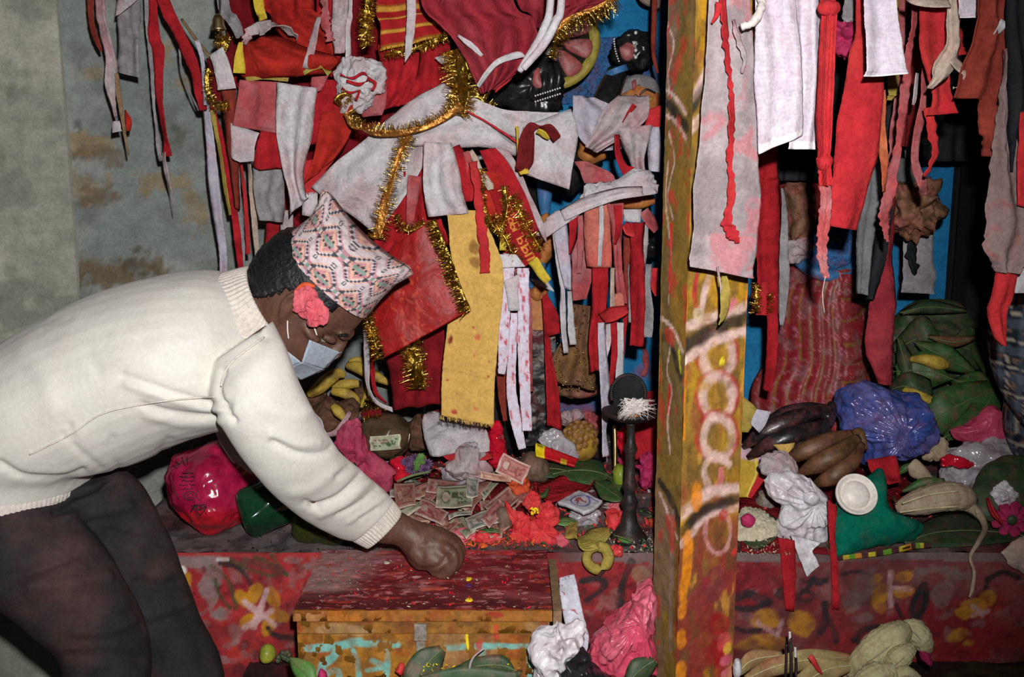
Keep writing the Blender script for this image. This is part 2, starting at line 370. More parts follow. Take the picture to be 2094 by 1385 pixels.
def puff_geo(outline, Y, th, N=(0, -1, 0), cr=.0, ridge=0., knum=0, kamp=0., back=.6, centre=None, seg=72, rings=14, fx=25., power=.5, lift=0.):
    """inflate an outline into a closed bulging body; Y None = resting on the altar top"""
    s = nseed(); o = np.array(outline, float)
    c2 = o.mean(0) if centre is None else np.array(centre, float)
    low = o[o[:, 1].argmax()]
    if Y is None: c0 = G(c2[0], max(c2[1], low[1]-1), lift)
    elif Y == 's': c0 = S(c2[0], max(c2[1], low[1]-1), lift)
    else: c0 = P(c2[0], c2[1], Y)
    Nv = Vector(N).normalized()
    oc = spl(np.concatenate([o, o[:1]]), seg+1)[:-1]
    R = np.array([PN(a, b, c0, Nv) for a, b in oc]); c = np.array(PN(c2[0], c2[1], c0, Nv)); Nn = np.array(Nv)
    V = [c+Nn*th]; rows = []
    th_a = np.linspace(0, math.pi, 2*rings+1)[1:-1]
    for a in th_a:
        r = math.sin(a)**.9; h = math.cos(a); hh = math.copysign(abs(h)**(2*power), h); hh = hh*th if h > 0 else hh*th*back
        V.append(c+(R-c)*r+Nn*hh)
    Vr = np.concatenate([v.reshape(-1, 3) for v in V]+[(c-Nn*th*back).reshape(1, 3)])
    n = len(th_a); Fc = [[0, 1+(i+1) % seg, 1+i] for i in range(seg)]
    Fc += grid_faces(seg, n, 1, wrap=True).tolist()
    last = 1+n*seg; Fc += [[last, 1+(n-1)*seg+i, 1+(n-1)*seg+(i+1) % seg] for i in range(seg)]
    D = Vr-c; L_ = np.linalg.norm(D, axis=1, keepdims=True)+1e-6; dirn = D/L_
    if cr or ridge:
        x, y, z = (Vr*fx).T
        Vr = Vr+dirn*(cr*fbm(x, y, z, s, 3)*2+ridge*(.45-np.abs(vn(x*.8, y*.8, z*.8, s+50)))+ridge*.55*(.4-np.abs(vn(x*2.1, y*2.1, z*2.1, s+60)))+ridge*.25*(.4-np.abs(vn(x*4.7, y*4.7, z*4.7, s+70))))[:, None]
    if knum:
        ang = np.concatenate([[0], np.tile(np.arange(seg), n), [0]])/seg*2*math.pi
        rad = np.concatenate([[0], np.repeat(np.sin(th_a), seg), [0]])
        Vr = Vr+Nn*(kamp*np.sin(knum*ang+2*vn(ang*3, s=s))*rad*(1.2-rad))[:, None]
    return Vr, Fc
def puff(name, label, mat, outline, Y, th, cat=None, parent=None, group=None, kind=None, smooth=True, **k):
    V, Fc = puff_geo(outline, Y, th, **k); o = obj(name, V, Fc, mat, parent, smooth=smooth)
    if parent is None: tag(o, label, cat, group, kind)
    elif label: tag(o, label)
    return o
def lathe_geo(prof, base, axis=(0, 0, 1), n=28):
    a = Vector(axis).normalized(); e1 = a.orthogonal().normalized(); e2 = a.cross(e1)
    th = np.linspace(0, 2*math.pi, n, endpoint=False); V = []
    for r, h in prof:
        r = max(r, 1e-4)
        V.append(np.array(base)+np.array(a)*h+r*(np.cos(th)[:, None]*np.array(e1)+np.sin(th)[:, None]*np.array(e2)))
    V = np.concatenate(V); Fc = grid_faces(n, len(prof), wrap=True).tolist()
    Fc.append(list(range(n))[::-1]); Fc.append([(len(prof)-1)*n+i for i in range(n)])
    return V, Fc
def box_geo(c, sx, sy, sz, rot=None):
    V = np.array([[x, y, z] for x in (-.5, .5) for y in (-.5, .5) for z in (-.5, .5)])*np.array([sx, sy, sz])
    if rot is not None: V = V@np.array(rot.to_3x3()).T
    return V+np.array(c), [[0, 1, 3, 2], [4, 6, 7, 5], [0, 4, 5, 1], [2, 3, 7, 6], [0, 2, 6, 4], [1, 5, 7, 3]]
def box(name, x0, x1, y0, y1, z0, z1, mat, parent=None):
    V, Fc = box_geo(((x0+x1)/2, (y0+y1)/2, (z0+z1)/2), x1-x0, y1-y0, z1-z0)
    return obj(name, V, Fc, mat, parent, smooth=False)
# ---- painted flat faces: strokes are laid in the face's own metres
def seg_dist(U, V, pts):
    d = np.full(U.shape, 1e9)
    for (x0, y0), (x1, y1) in zip(pts, pts[1:]):
        dx, dy = x1-x0, y1-y0; L2 = dx*dx+dy*dy+1e-12
        t = np.clip(((U-x0)*dx+(V-y0)*dy)/L2, 0, 1)
        d = np.minimum(d, np.hypot(U-x0-t*dx, V-y0-t*dy))
    return d
class Face:
    def __init__(s, o, ud, vd, w, h, nu, nv, base):
        s.o, s.ud, s.vd = Vector(o), Vector(ud).normalized(), Vector(vd).normalized(); s.n = s.ud.cross(s.vd)
        s.nu, s.nv = nu, nv
        s.U, s.V = np.meshgrid(np.linspace(0, w, nu), np.linspace(0, h, nv))
        s.C = np.zeros(s.U.shape+(3,))+np.array(base)
        s.jit = nseed()
    def uv(s, px, py):
        q = PN(px, py, s.o, s.n)-s.o; return q.dot(s.ud), q.dot(s.vd)
    def mix(s, m, c): s.C = s.C*(1-m[..., None])+np.array(c)*m[..., None]
    def noise(s, c, f, lo, hi, amt=1., sx=1., sy=1., o=4):
        k = nseed(); s.mix(amt*sm(lo, hi, fbm(s.U*f*sx+k, s.V*f*sy, 0, k, o)), c)
    def win(s, u0, u1, v0, v1):
        a, b = np.searchsorted(s.U[0], [u0, u1]); c, d = np.searchsorted(s.V[:, 0], [v0, v1])
        return slice(max(c-1, 0), d+1), slice(max(a-1, 0), b+1)
    def put(s, w, m, c): s.C[w] = s.C[w]*(1-m[..., None])+np.array(c)*m[..., None]
    def stroke(s, pts, w, c, amt=1., worn=.35, soft=.25):
        p = np.array([s.uv(*a) for a in pts]); mp = mpp(PN(*pts[0], s.o, s.n)); k = nseed()
        if len(p) > 2: p = spl(p, len(p)*4)
        r = w*mp; wn = s.win(p[:, 0].min()-r, p[:, 0].max()+r, p[:, 1].min()-r, p[:, 1].max()+r); U, V = s.U[wn], s.V[wn]
        if not U.size: return
        ww = w/2*mp*(1+.3*vn(U*60, V*60, 0, k)); d = seg_dist(U, V, list(map(tuple, p)))
        m = 1-sm(1-soft, 1+soft, d/ww); s.put(wn, m*amt*(1-worn*sm(-.05, .3, fbm(U*55+k, V*55, 0, k, 3))), c)
    def blob(s, px, py, rx, ry, c, amt=1., ang=0., worn=.35, rag=.3):
        u0, v0 = s.uv(px, py); mp = mpp(PN(px, py, s.o, s.n)); k = nseed(); r = max(rx, ry)*mp*1.6
        wn = s.win(u0-r, u0+r, v0-r, v0+r); U, V = s.U[wn], s.V[wn]
        if not U.size: return
        a = math.radians(ang); du, dv = U-u0, V-v0
        x = (du*math.cos(a)+dv*math.sin(a))/(rx*mp); y = (-du*math.sin(a)+dv*math.cos(a))/(ry*mp)
        d = np.hypot(x, y)+rag*fbm(U*40+k, V*40, 0, k)
        s.put(wn, (1-sm(.8, 1.05, d))*amt*(1-worn*sm(-.05, .3, fbm(U*55+k, V*55, 0, k+3, 3))), c)
    def geo(s, relief=0., f=30.):
        o, ud, vd, n = (np.array(x) for x in (s.o, s.ud, s.vd, s.n))
        Pf = o+s.U[..., None]*ud+s.V[..., None]*vd
        if relief: Pf = Pf+n*(relief*fbm(s.U*f, s.V*f, 0, s.jit, 4))[..., None]
        return Pf.reshape(-1, 3), grid_faces(s.nu, s.nv).tolist(), s.C.reshape(-1, 3)

# ------------------------------------------------------------------ the setting
def structure(o): o['kind'] = 'structure'; return o
WA, WB = Vector((-2.1, 1.92, 0)), Vector((-.12, 2.60, 0))
wd_dir = (WB-WA).normalized(); wlen = (WB-WA).length
fw = Face(WA+Vector((0, 0, .0)), wd_dir, (0, 0, 1), wlen, 2.35, 250, 260, lin(146, 152, 148))
fw.noise(lin(130, 137, 135), 3.5, -.2, .3, .8); fw.noise(lin(160, 163, 155), 6, -.05, .35, .6)
fw.noise(lin(112, 116, 112), 14, .05, .4, .6)
OC = lin(150, 132, 100); OD = lin(112, 96, 72)
for (x, y, rx, ry, c, a) in [(150, 300, 95, 26, OC, .9), (190, 320, 60, 20, OD, .7), (145, 380, 70, 34, OC, .75), (200, 405, 40, 22, OD, .8), (325, 370, 50, 26, OC, .8), (400, 430, 34, 34, OC, .8),
        (240, 560, 85, 34, OD, .85), (150, 575, 30, 32, lin(92, 78, 58), .9), (285, 545, 30, 30, lin(92, 78, 58), .8), (100, 65, 22, 12, OC, .6), (200, 150, 28, 14, OC, .7), (340, 105, 14, 22, OC, .8), (375, 165, 24, 16, OC, .7),
        (360, 280, 22, 26, lin(96, 92, 80), .7), (120, 180, 8, 22, lin(80, 84, 82), .7), (160, 255, 9, 18, lin(85, 88, 86), .7), (165, 145, 8, 14, lin(85, 86, 82), .6), (60, 1300, 60, 60, OD, .5), (320, 1010, 60, 60, lin(130, 130, 124), .7)]:
    fw.blob(x, y, rx, ry, c, a, rag=1.1, worn=.5)
v_, f_, c_ = fw.geo(.010, 9)
structure(obj('wall_left', v_, f_, 'plaster', col=c_))
# pale pilaster at the far left
p0, p1 = P(-260, 300, 1.98), P(62, 300, 2.10)
wy = lambda x: 1.92+(x+2.1)*.68/1.98
p0.y, p1.y = wy(p0.x)+.03, wy(p1.x)+.03
fp = Face((p0.x, p0.y-.05, 0), (p1.x-p0.x, p1.y-p0.y, 0), (0, 0, 1), (Vector((p1.x-p0.x, p1.y-p0.y, 0))).length, 2.35, 60, 240, lin(176, 176, 160))
fp.noise(lin(150, 152, 140), 5, -.1, .25, .7); fp.noise(lin(120, 122, 112), 12, .12, .3, .5)
v_, f_, c_ = fp.geo(.004, 12)
bx_v, bx_f = box_geo((p1.x-.012, p1.y-.01, 1.175), .02, .07, 2.35)
pv, pf = join([(v_, f_), (bx_v, bx_f)])
structure(obj('trim_1', pv, pf, 'plaster', col=np.concatenate([c_, np.tile(lin(150, 150, 138), (8, 1))])))
fb = Face((-.30, 2.62, 0), (1, 0, 0), (0, 0, 1), 2.1, 2.35, 150, 170, lin(44, 136, 190))
fb.noise(lin(34, 116, 172), 3, -.1, .25, .7); fb.noise(lin(60, 140, 185), 14, .15, .35, .4)
for (x, y, r) in [(1180, 830, 40), (1230, 855, 50), (1330, 560, 20), (1325, 760, 30), (1320, 830, 50)]: fb.blob(x, y, r, r*.5, lin(150, 60, 70), .6, worn=.6)
v_, f_, c_ = fb.geo(.003, 8)
structure(obj('wall_back', v_, f_, 'plaster', col=c_))
structure(box('wall_right', 1.8, 1.95, 0.4, 3.6, 0, 2.35, 'dim_wall'))
structure(box('wall_far', 1.05, 1.95, 3.5, 3.6, 0, 2.35, 'dim_wall'))
structure(box('floor', -3., 2., -1.2, 3.6, -.05, 0, 'floor'))
structure(box('ceiling', -3., 2., -1.2, 3.6, 2.35, 2.4, 'dim_wall'))
# dark door post at the right of the shrine
bb = P(2010, 400, 2.45)
structure(box('door_1', bb.x-.035, bb.x+.06, 2.42, 2.50, TOP, 2.35, 'dark'))
bb2 = P(1985, 400, 2.60)
structure(box('dark_opening', bb2.x-.04, 1.8, 2.60, 2.66, 0, 2.35, 'dark'))  # black panel before the blue wall, standing in for the unlit opening
# ------------------------------------------------------------------ altar platform, step, chest, post
altar = empty('altar_platform', (.1, 2.2, 0), 'red painted masonry altar platform covered with offerings', 'altar')
X0, X1 = -.74, 1.07
# top slab, slightly rising to the back
ft = Face((X0, FRONT, TOP), (1, 0, 0), (0, 1, SL), X1-X0, .90, 340, 110, lin(98, 88, 88))
ft.noise(lin(62, 54, 56), 12, -.1, .2, .8, sx=.5); ft.noise(lin(130, 112, 112), 16, .0, .25, .6, sx=.4); ft.noise(lin(95, 20, 30), 7, .05, .3, .55)
m = sm(-.35, -.25, ft.U+X0); ft.mix(m*.6*sm(-.2, .2, fbm(ft.U*9, ft.V*9, 0, 5)), lin(125, 20, 28)); ft.noise(lin(30, 26, 28), 40, .08, .25, .6)
v_, f_, c_ = ft.geo(.006, 26)
tb, tf = box_geo(((X0+X1)/2, FRONT+.45, TOP-.05), X1-X0, .895, .06)
sv, sf = join([(v_, f_), (tb+np.array([0, .006, 0]), tf)])
obj('top_slab', sv, sf, 'attr', altar, np.concatenate([c_, np.tile(lin(70, 60, 60), (8, 1))]))
ff = Face((X0, FRONT, 0), (1, 0, 0), (0, 0, 1), X1-X0, TOP, 600, 150, lin(150, 36, 40))
ff.noise(lin(165, 44, 44), 5, -.1, .2, .8); ff.noise(lin(112, 24, 34), 4, .02, .3, .7)
RX = ff.U+X0
ff.noise(lin(128, 104, 100), 46, .16, .36, .5); ff.noise(lin(70, 16, 24), 60, .12, .3, .5)
GY = lin(128, 118, 116); DK = lin(26, 32, 36); OR = lin(186, 128, 28); PK = lin(205, 165, 165); GR = lin(66, 66, 42)
# left panel: worn red with a yellow flower and leaves
for (x, y, rx, ry, a) in [(430, 1215, 18, 40, .8), (455, 1260, 24, 18, .8), (520, 1215, 14, 10, .5), (640, 1160, 22, 10, .5), (440, 1180, 14, 30, .6), (480, 1300, 14, 22, .5), (400, 1150, 60, 12, .75), (600, 1145, 30, 7, .6), (455, 1350, 30, 10, .6)]: ff.blob(x, y, rx, ry, GY, a, rag=.9)
ff.stroke([(360, 1132), (520, 1136), (700, 1137)], 9, lin(170, 60, 56), .5)
for p, w, c in [([(450, 1152), (482, 1160), (505, 1182), (518, 1205)], 11, DK), ([(432, 1158), (460, 1180), (475, 1210), (482, 1245)], 9, GR), ([(440, 1185), (448, 1215), (470, 1245)], 8, GR), ([(470, 1145), (510, 1165), (560, 1180)], 9, GR), ([(520, 1140), (560, 1155), (585, 1175)], 9, GR), ([(555, 1135), (570, 1155), (585, 1178)], 8, GR), ([(500, 1148), (530, 1155), (575, 1170)], 16, lin(92, 52, 44))]: ff.stroke(p, w, c, .9, .25)
for x, y, a in [(520, 1215, 60), (556, 1222, 110), (570, 1258, 160), (548, 1282, 70), (512, 1270, 30), (500, 1228, 130), (378, 1190, 60)]: ff.blob(x, y, 27, 15, OR, .95, ang=a, worn=.35, rag=.2)
for p in [[(545, 1208), (525, 1270)], [(500, 1232), (562, 1278)], [(555, 1250), (500, 1285)], [(518, 1285), (532, 1245)]]: ff.stroke(p, 13, PK, .9, .3)
ff.stroke([(548, 1285), (565, 1300), (606, 1308)], 14, DK, .95, .2)
ff.blob(372, 1165, 12, 12, lin(220, 215, 205), .9); ff.blob(455, 1145, 14, 5, lin(200, 195, 190), .8)
ff.blob(480, 1340, 16, 24, lin(180, 40, 35), .8); ff.blob(500, 1318, 12, 12, lin(40, 30, 30), .7)
# right of the chest: greyed red with painted leaves and lettering
m = sm(.07, .12, RX); ff.mix(m*.5*sm(-.25, .15, fbm(RX*6, ff.V*7, 0, 41)), lin(118, 80, 78)); ff.mix(m*.4*sm(0, .3, fbm(RX*9, ff.V*9, 0, 43)), lin(98, 30, 36))
m2 = m*(ff.V > TOP-.018-.008*fbm(RX*8, 0, 0, 3)); ff.mix(m2*.8, lin(112, 104, 102))
for p, w in [([(1290, 1150), (1275, 1190), (1268, 1240), (1270, 1262)], 17), ([(1190, 1190), (1220, 1185), (1238, 1195), (1215, 1218), (1200, 1228)], 13), ([(1195, 1208), (1180, 1225)], 12), ([(1235, 1165), (1225, 1185)], 8)]: ff.stroke(p, w, DK, .9, .35)
ff.blob(1310, 1175, 22, 18, lin(140, 118, 90), .7); ff.blob(1315, 1195, 12, 8, lin(190, 165, 150), .6)
for p, w in [([(1506, 1224), (1530, 1214), (1570, 1230)], 20), ([(1506, 1245), (1535, 1245), (1570, 1232)], 15), ([(1590, 1218), (1598, 1208), (1606, 1218), (1592, 1220)], 14),
             ([(1638, 1185), (1652, 1192), (1664, 1182), (1655, 1200), (1640, 1212), (1630, 1222), (1640, 1229), (1655, 1226), (1660, 1214), (1645, 1208)], 11), ([(1658, 1188), (1692, 1186)], 10), ([(1668, 1194), (1690, 1192)], 8),
             ([(1686, 1235), (1688, 1265), (1678, 1295)], 16), ([(1688, 1255), (1705, 1290), (1710, 1310)], 13), ([(1505, 1286), (1530, 1292), (1552, 1290)], 12), ([(1722, 1176), (1750, 1170), (1785, 1180)], 10),
             ([(1745, 1310), (1765, 1290), (1800, 1282), (1815, 1285)], 14), ([(1745, 1315), (1790, 1312)], 10), ([(1868, 1270), (1865, 1240), (1890, 1195), (1895, 1230), (1880, 1265)], 13), ([(1875, 1255), (1885, 1215)], 22), ([(1842, 1262), (1833, 1238)], 8), ([(2020, 1185), (2050, 1170), (2080, 1180)], 12), ([(2010, 1215), (2020, 1190)], 8)]: ff.stroke(p, w, DK, .9, .3)
for x, y, rx, ry, a in [(1570, 1265, 34, 22, 0), (1560, 1315, 60, 20, 0), (1640, 1275, 30, 30, 0), (1800, 1215, 24, 18, 60), (1850, 1180, 20, 14, 10), (1845, 1212, 22, 15, 0), (1800, 1240, 24, 14, 120), (1790, 1185, 16, 12, 40), (1990, 1240, 30, 18, 0), (2020, 1225, 18, 20, 0), (1975, 1255, 30, 15, 0), (1960, 1300, 22, 14, 20), (1980, 1315, 14, 8, 0)]: ff.blob(x, y, rx, ry, OR, .75, ang=a, worn=.5, rag=.4)
for p in [[(1822, 1170), (1820, 1205), (1822, 1240)], [(1820, 1202), (1862, 1206)], [(1550, 1275), (1590, 1300)], [(1600, 1270), (1590, 1300)], [(1990, 1240), (2010, 1258)], [(2020, 1250), (1990, 1260)]]: ff.stroke(p, 10, lin(190, 150, 150), .7, .45)
for x, y, rx, ry in [(1770, 1200, 26, 34), (1748, 1230, 22, 24), (1880, 1170, 18, 10), (1935, 1165, 30, 10), (1950, 1178, 34, 12), (1930, 1215, 22, 26), (1770, 1265, 16, 10), (1985, 1180, 10, 24), (1850, 1135, 20, 6)]: ff.blob(x, y, rx, ry, lin(120, 104, 100), .6, rag=.9)
ff.noise(lin(60, 22, 28), 9, .12, .35, .5)
v_, f_, c_ = ff.geo(.004, 20)
obj('front_panel', v_, f_, 'attr', altar, c_)
V_, F_ = box_geo((X0-.01, FRONT+.45, .3), .02, .9, .6); obj('end_panel', V_, F_, 'dim_wall', altar, smooth=False)

# lower step with mess on it
fs = Face((-.50, 1.18, STEP), (1, 0, 0), (0, 1, 0), 2.28, FRONT-1.18, 300, 80, lin(46, 26, 26))
fs.noise(lin(90, 20, 26), 8, -.05, .2, .8); fs.noise(lin(70, 74, 40), 12, .08, .3, .6); fs.noise(lin(20, 15, 16), 14, .0, .3, .7)
v_, f_, c_ = fs.geo(.006, 30); bv, bf = box_geo((-.50+1.14, (1.18+FRONT)/2, STEP/2-.008), 2.28, FRONT-1.18-.003, STEP-.012)
sv, sf = join([(v_, f_), (bv, bf)])
step = obj('step', sv, sf, 'attr', None, np.concatenate([c_, np.tile(lin(40, 25, 25), (8, 1))]))
tag(step, 'low dark masonry step in front of the altar', 'step')

# ---- wooden offering chest
cy0 = 1.487; ctop = TOP+.006
cx0, cx1 = P(606, 1248, cy0).x, P(1124, 1250, cy0).x
chest = empty('wooden_chest', ((cx0+cx1)/2, 1.61, STEP), 'yellow wooden offering chest with teal lettering and red-smeared lid', 'chest')
fl_ = Face((cx0-.004, cy0-.006, ctop), (1, 0, 0), (0, 1, 0), cx1-cx0+.008, FRONT-cy0+.004, 260, 150, lin(128, 30, 40))
fl_.noise(lin(96, 14, 24), 9, -.15, .15, .85, sx=.5); fl_.noise(lin(160, 76, 86), 20, .0, .3, .6, sx=.35); fl_.noise(lin(185, 112, 116), 50, .10, .4, .5, sx=.3)
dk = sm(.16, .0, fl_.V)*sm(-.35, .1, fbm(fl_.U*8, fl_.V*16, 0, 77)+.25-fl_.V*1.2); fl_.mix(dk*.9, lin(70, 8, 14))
lf = sm(.10, .02, fl_.U-.25*(fl_.V-.02))*sm(.05, .09, fl_.V); fl_.mix(lf*.75, lin(158, 128, 124))
for x, y, rx, ry, c in [(890, 1205, 30, 10, lin(205, 90, 70)), (1000, 1130, 46, 14, lin(205, 60, 60)), (970, 1120, 20, 8, lin(235, 90, 60)), (1080, 1150, 40, 12, lin(160, 60, 70)), (640, 1125, 40, 8, lin(60, 40, 44)), (690, 1130, 24, 8, lin(120, 30, 34)), (980, 1190, 40, 12, lin(120, 40, 50)), (850, 1180, 14, 6, lin(220, 170, 170)), (780, 1150, 34, 8, lin(170, 120, 126)), (760, 1190, 50, 12, lin(100, 20, 30))]: fl_.blob(x, y, rx, ry, c, .75, rag=.8)
fl_.noise(lin(200, 130, 126), 150, .28, .38, .6, sx=.5); fl_.noise(lin(190, 60, 40), 90, .27, .4, .5, sx=.4)
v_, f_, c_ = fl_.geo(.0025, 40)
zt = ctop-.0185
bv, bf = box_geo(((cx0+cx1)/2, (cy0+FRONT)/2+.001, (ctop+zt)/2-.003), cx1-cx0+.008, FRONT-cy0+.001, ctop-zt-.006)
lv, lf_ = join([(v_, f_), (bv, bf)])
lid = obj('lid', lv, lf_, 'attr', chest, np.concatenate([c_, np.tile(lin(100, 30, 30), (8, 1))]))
TE = lin(112, 176, 166); YW = lin(158, 106, 30)
def plank(name, z0, z1, dy, tint, mat='attr_wood', over=.004):
    f = Face((cx0-over, cy0+dy, z0), (1, 0, 0), (0, 0, 1), cx1-cx0+2*over, z1-z0, 300, max(8, int((z1-z0)/.0016)), tint)
    f.noise(lin(140, 94, 40), 6, -.1, .25, .7, sy=3); f.noise(lin(150, 118, 84), 5, .05, .3, .6, sx=1.4); f.noise(lin(120, 62, 26), 26, .0, .5, .7, sx=2, sy=.4); f.noise(lin(140, 50, 24), 40, .1, .5, .6); f.noise(lin(92, 66, 34), 60, .1, .4, .5)
    for p, w in [([(628, 1327), (690, 1322), (735, 1311)], 17), ([(700, 1320), (760, 1316), (812, 1318)], 15), ([(912, 1326), (1000, 1322), (1085, 1322)], 13), ([(1082, 1322), (1085, 1350), (1086, 1395)], 13), ([(686, 1336), (682, 1345), (662, 1358), (655, 1375)], 16), ([(722, 1330), (730, 1355), (735, 1392)], 11), ([(792, 1325), (793, 1350), (790, 1388)], 12), ([(665, 1378), (690, 1372), (694, 1390)], 12), ([(762, 1352), (785, 1364), (750, 1372)], 10), ([(990, 1322), (986, 1345)], 12), ([(655, 1375), (650, 1400)], 9)]: f.stroke(p, w, TE, .9, .6, .3)
    for x, y, rx, ry, c in [(1015, 1290, 7, 18, lin(190, 40, 45)), (955, 1312, 5, 22, lin(255, 235, 40)), (980, 1318, 8, 14, lin(190, 50, 40)), (985, 1276, 6, 5, lin(230, 170, 120)), (615, 1285, 8, 10, lin(150, 60, 20)), (752, 1285, 12, 10, lin(140, 80, 40)), (1010, 1258, 20, 8, lin(150, 30, 30)), (700, 1290, 60, 14, lin(160, 128, 90))]: f.blob(x, y, rx, ry, c, .8, rag=.5)
    v, fc, c = f.geo(.0012, 60)
    b, bf2 = box_geo(((cx0+cx1)/2, cy0+dy+.0088, (z0+z1)/2), cx1-cx0+2*over, .017, z1-z0-.0008)
    vv, f2 = join([(v, fc), (b, bf2)]); return obj(name, vv, f2, mat, chest, np.concatenate([c, np.tile(np.array(tint)*.6, (8, 1))]))
ptop = zt-.0015
plank('plank', ptop-.0185, ctop-.0012, -.008, lin(170, 106, 30)) if False else None
lidf = plank('lid_edge', zt, ctop-.001, -.009, lin(176, 104, 30))
zz = ptop
for h in (.0235, .078, .075):
    plank('plank', max(zz-h, STEP), zz, 0, YW, over=0); zz -= h+.0015
box('side_board', cx0, cx0+.016, cy0+.018, FRONT-.003, STEP, zt-.001, 'bamboo', chest)
box('side_board', cx1-.016, cx1, cy0+.018, FRONT-.003, STEP, zt-.001, 'bamboo', chest)
# hasp with staple
h0 = P(860, 1300, cy0-.012)
bv, bf = box_geo((h0.x, h0.y, h0.z+.006), .020, .004, .028); b2, f2 = box_geo((h0.x, h0.y-.002, h0.z-.022), .014, .003, .026)
b3, f3 = tube_geo([(h0.x-.008, h0.y-.002, h0.z-.045, .002), (h0.x-.007, h0.y-.006, h0.z-.030, .002), (h0.x, h0.y-.008, h0.z-.024, .002), (h0.x+.007, h0.y-.006, h0.z-.030, .002), (h0.x+.008, h0.y-.002, h0.z-.045, .002)], 8, 20, world=True)
hv, hf = join([(bv, bf), (b2, f2), (b3, f3)])
mk('hasp', (.22, .21, .19), rough=.6, var=.5, scale=40, stain=(.25, .15, .06), st=.6)
tag(obj('hasp', hv, hf, 'hasp', chest, smooth=False), 'worn grey metal hasp and staple')
# narrow wooden upright right of the chest
V_, F_ = box_geo(((cx1+.014), (cy0+FRONT)/2+.01, (STEP+TOP)/2-.005), .014, FRONT-cy0-.03, TOP-STEP-.012)
tag(obj('board', V_, F_, 'bamboo', None, smooth=False), 'narrow dark board wedged upright along the right side of the chest', 'board')

# ---- painted wooden post
PY = 1.60
pc = P(1402, 700, PY)                      # near vertical edge
pr = P(1530, 560, PY+.035); pl = P(1349, 700, PY+.075)
er = Vector((pr.x-pc.x, pr.y-pc.y, 0)); el = Vector((pl.x-pc.x, pl.y-pc.y, 0))
PZ1 = 2.35; NV = 440
PB = STEP+.002
fr = Face((pc.x, pc.y, PB), er, (0, 0, 1), er.length, PZ1-PB, 44, NV, lin(178, 134, 34))
fr.noise(lin(140, 106, 44), 14, -.1, .2, .75, sy=.5); fr.noise(lin(205, 150, 24), 12, .0, .2, .8, sy=.35); fr.noise(lin(112, 92, 44), 40, .05, .25, .6, sy=.4)
OE = lin(236, 140, 20); PW = lin(226, 190, 180); RD = lin(178, 40, 44); BKP = lin(34, 34, 35)
low = sm(.86, .60, fr.V+PB); fr.mix(low*.95*sm(-.45, .0, fbm(fr.U*26, fr.V*12, 0, 90)), lin(140, 44, 44)); fr.mix(low*.6*sm(.0, .2, fbm(fr.U*20, fr.V*9, 0, 95)), lin(110, 80, 50)); 
fr.noise(lin(150, 60, 50), 34, .1, .4, .5, sy=.4); fr.noise(lin(96, 74, 36), 70, .1, .35, .55, sy=.35); fr.noise(lin(236, 170, 60), 60, .2, .4, .5, sy=.3)
fr.stroke([(1403, 50), (1404, 400), (1400, 700), (1398, 900)], 8, OE, .9, .4); fr.stroke([(1528, 600), (1524, 800), (1518, 1000), (1508, 1200)], 9, OE, .9, .3)
for cyy in (728, 812, 896):
    ring = [(1468+30*math.cos(a), cyy+45*math.sin(a)*.95) for a in np.linspace(0, 2*math.pi, 14)]
    ring2 = [(1466+42*math.cos(a), cyy-4+48*math.sin(a)) for a in np.linspace(0, 2*math.pi, 14)]
    fr.stroke(ring2, 12, RD, .75, .6, .45); fr.stroke(ring, 20, PW, .75, .65, .5)
    fr.blob(1466, cyy, 14, 26, lin(140, 96, 46), .6)
for ring, w, c in [([(1468+26*math.cos(a), 1088+44*math.sin(a)) for a in np.linspace(0, 2*math.pi, 14)], 9, lin(215, 150, 150)), ([(1450, 1000), (1440, 960), (1462, 930), (1490, 950)], 14, PW), ([(1475, 960), (1470, 990), (1440, 1010)], 12, lin(220, 120, 120))]: fr.stroke(ring, w, c, .8, .4)
def chevron(f, y0, y1, y2):
    f.stroke([(1395, y0), (1440, y1), (1530, y2)], 22, BKP, .97, .12)
for p, w, c in [([(1393, 640+32), (1445, 655), (1535, 622)], 22, PW), ([(1393, 745), (1445, 705), (1535, 672)], 20, PW), ([(1395, 713), (1450, 680), (1535, 645)], 30, BKP),
                ([(1398, 230), (1420, 195), (1445, 140)], 17, PW), ([(1398, 280), (1425, 250), (1445, 228)], 16, PW), ([(1398, 245), (1420, 210), (1450, 170)], 24, BKP),
                ([(1395, 1055), (1440, 1012), (1520, 998)], 24, PW), ([(1395, 1112), (1450, 1052), (1518, 1036)], 16, PW), ([(1395, 1088), (1440, 1045), (1515, 1018)], 24, BKP),
                ([(1403, 180), (1404, 60)], 6, lin(225, 170, 120)), ([(1450, 560), (1440, 600), (1436, 632)], 14, PW), ([(1425, 560), (1420, 610), (1430, 640)], 10, RD), ([(1480, 640), (1500, 620)], 20, lin(225, 110, 140))]: fr.stroke(p, w, c, .9, .25 if c is BKP else .6, .4)
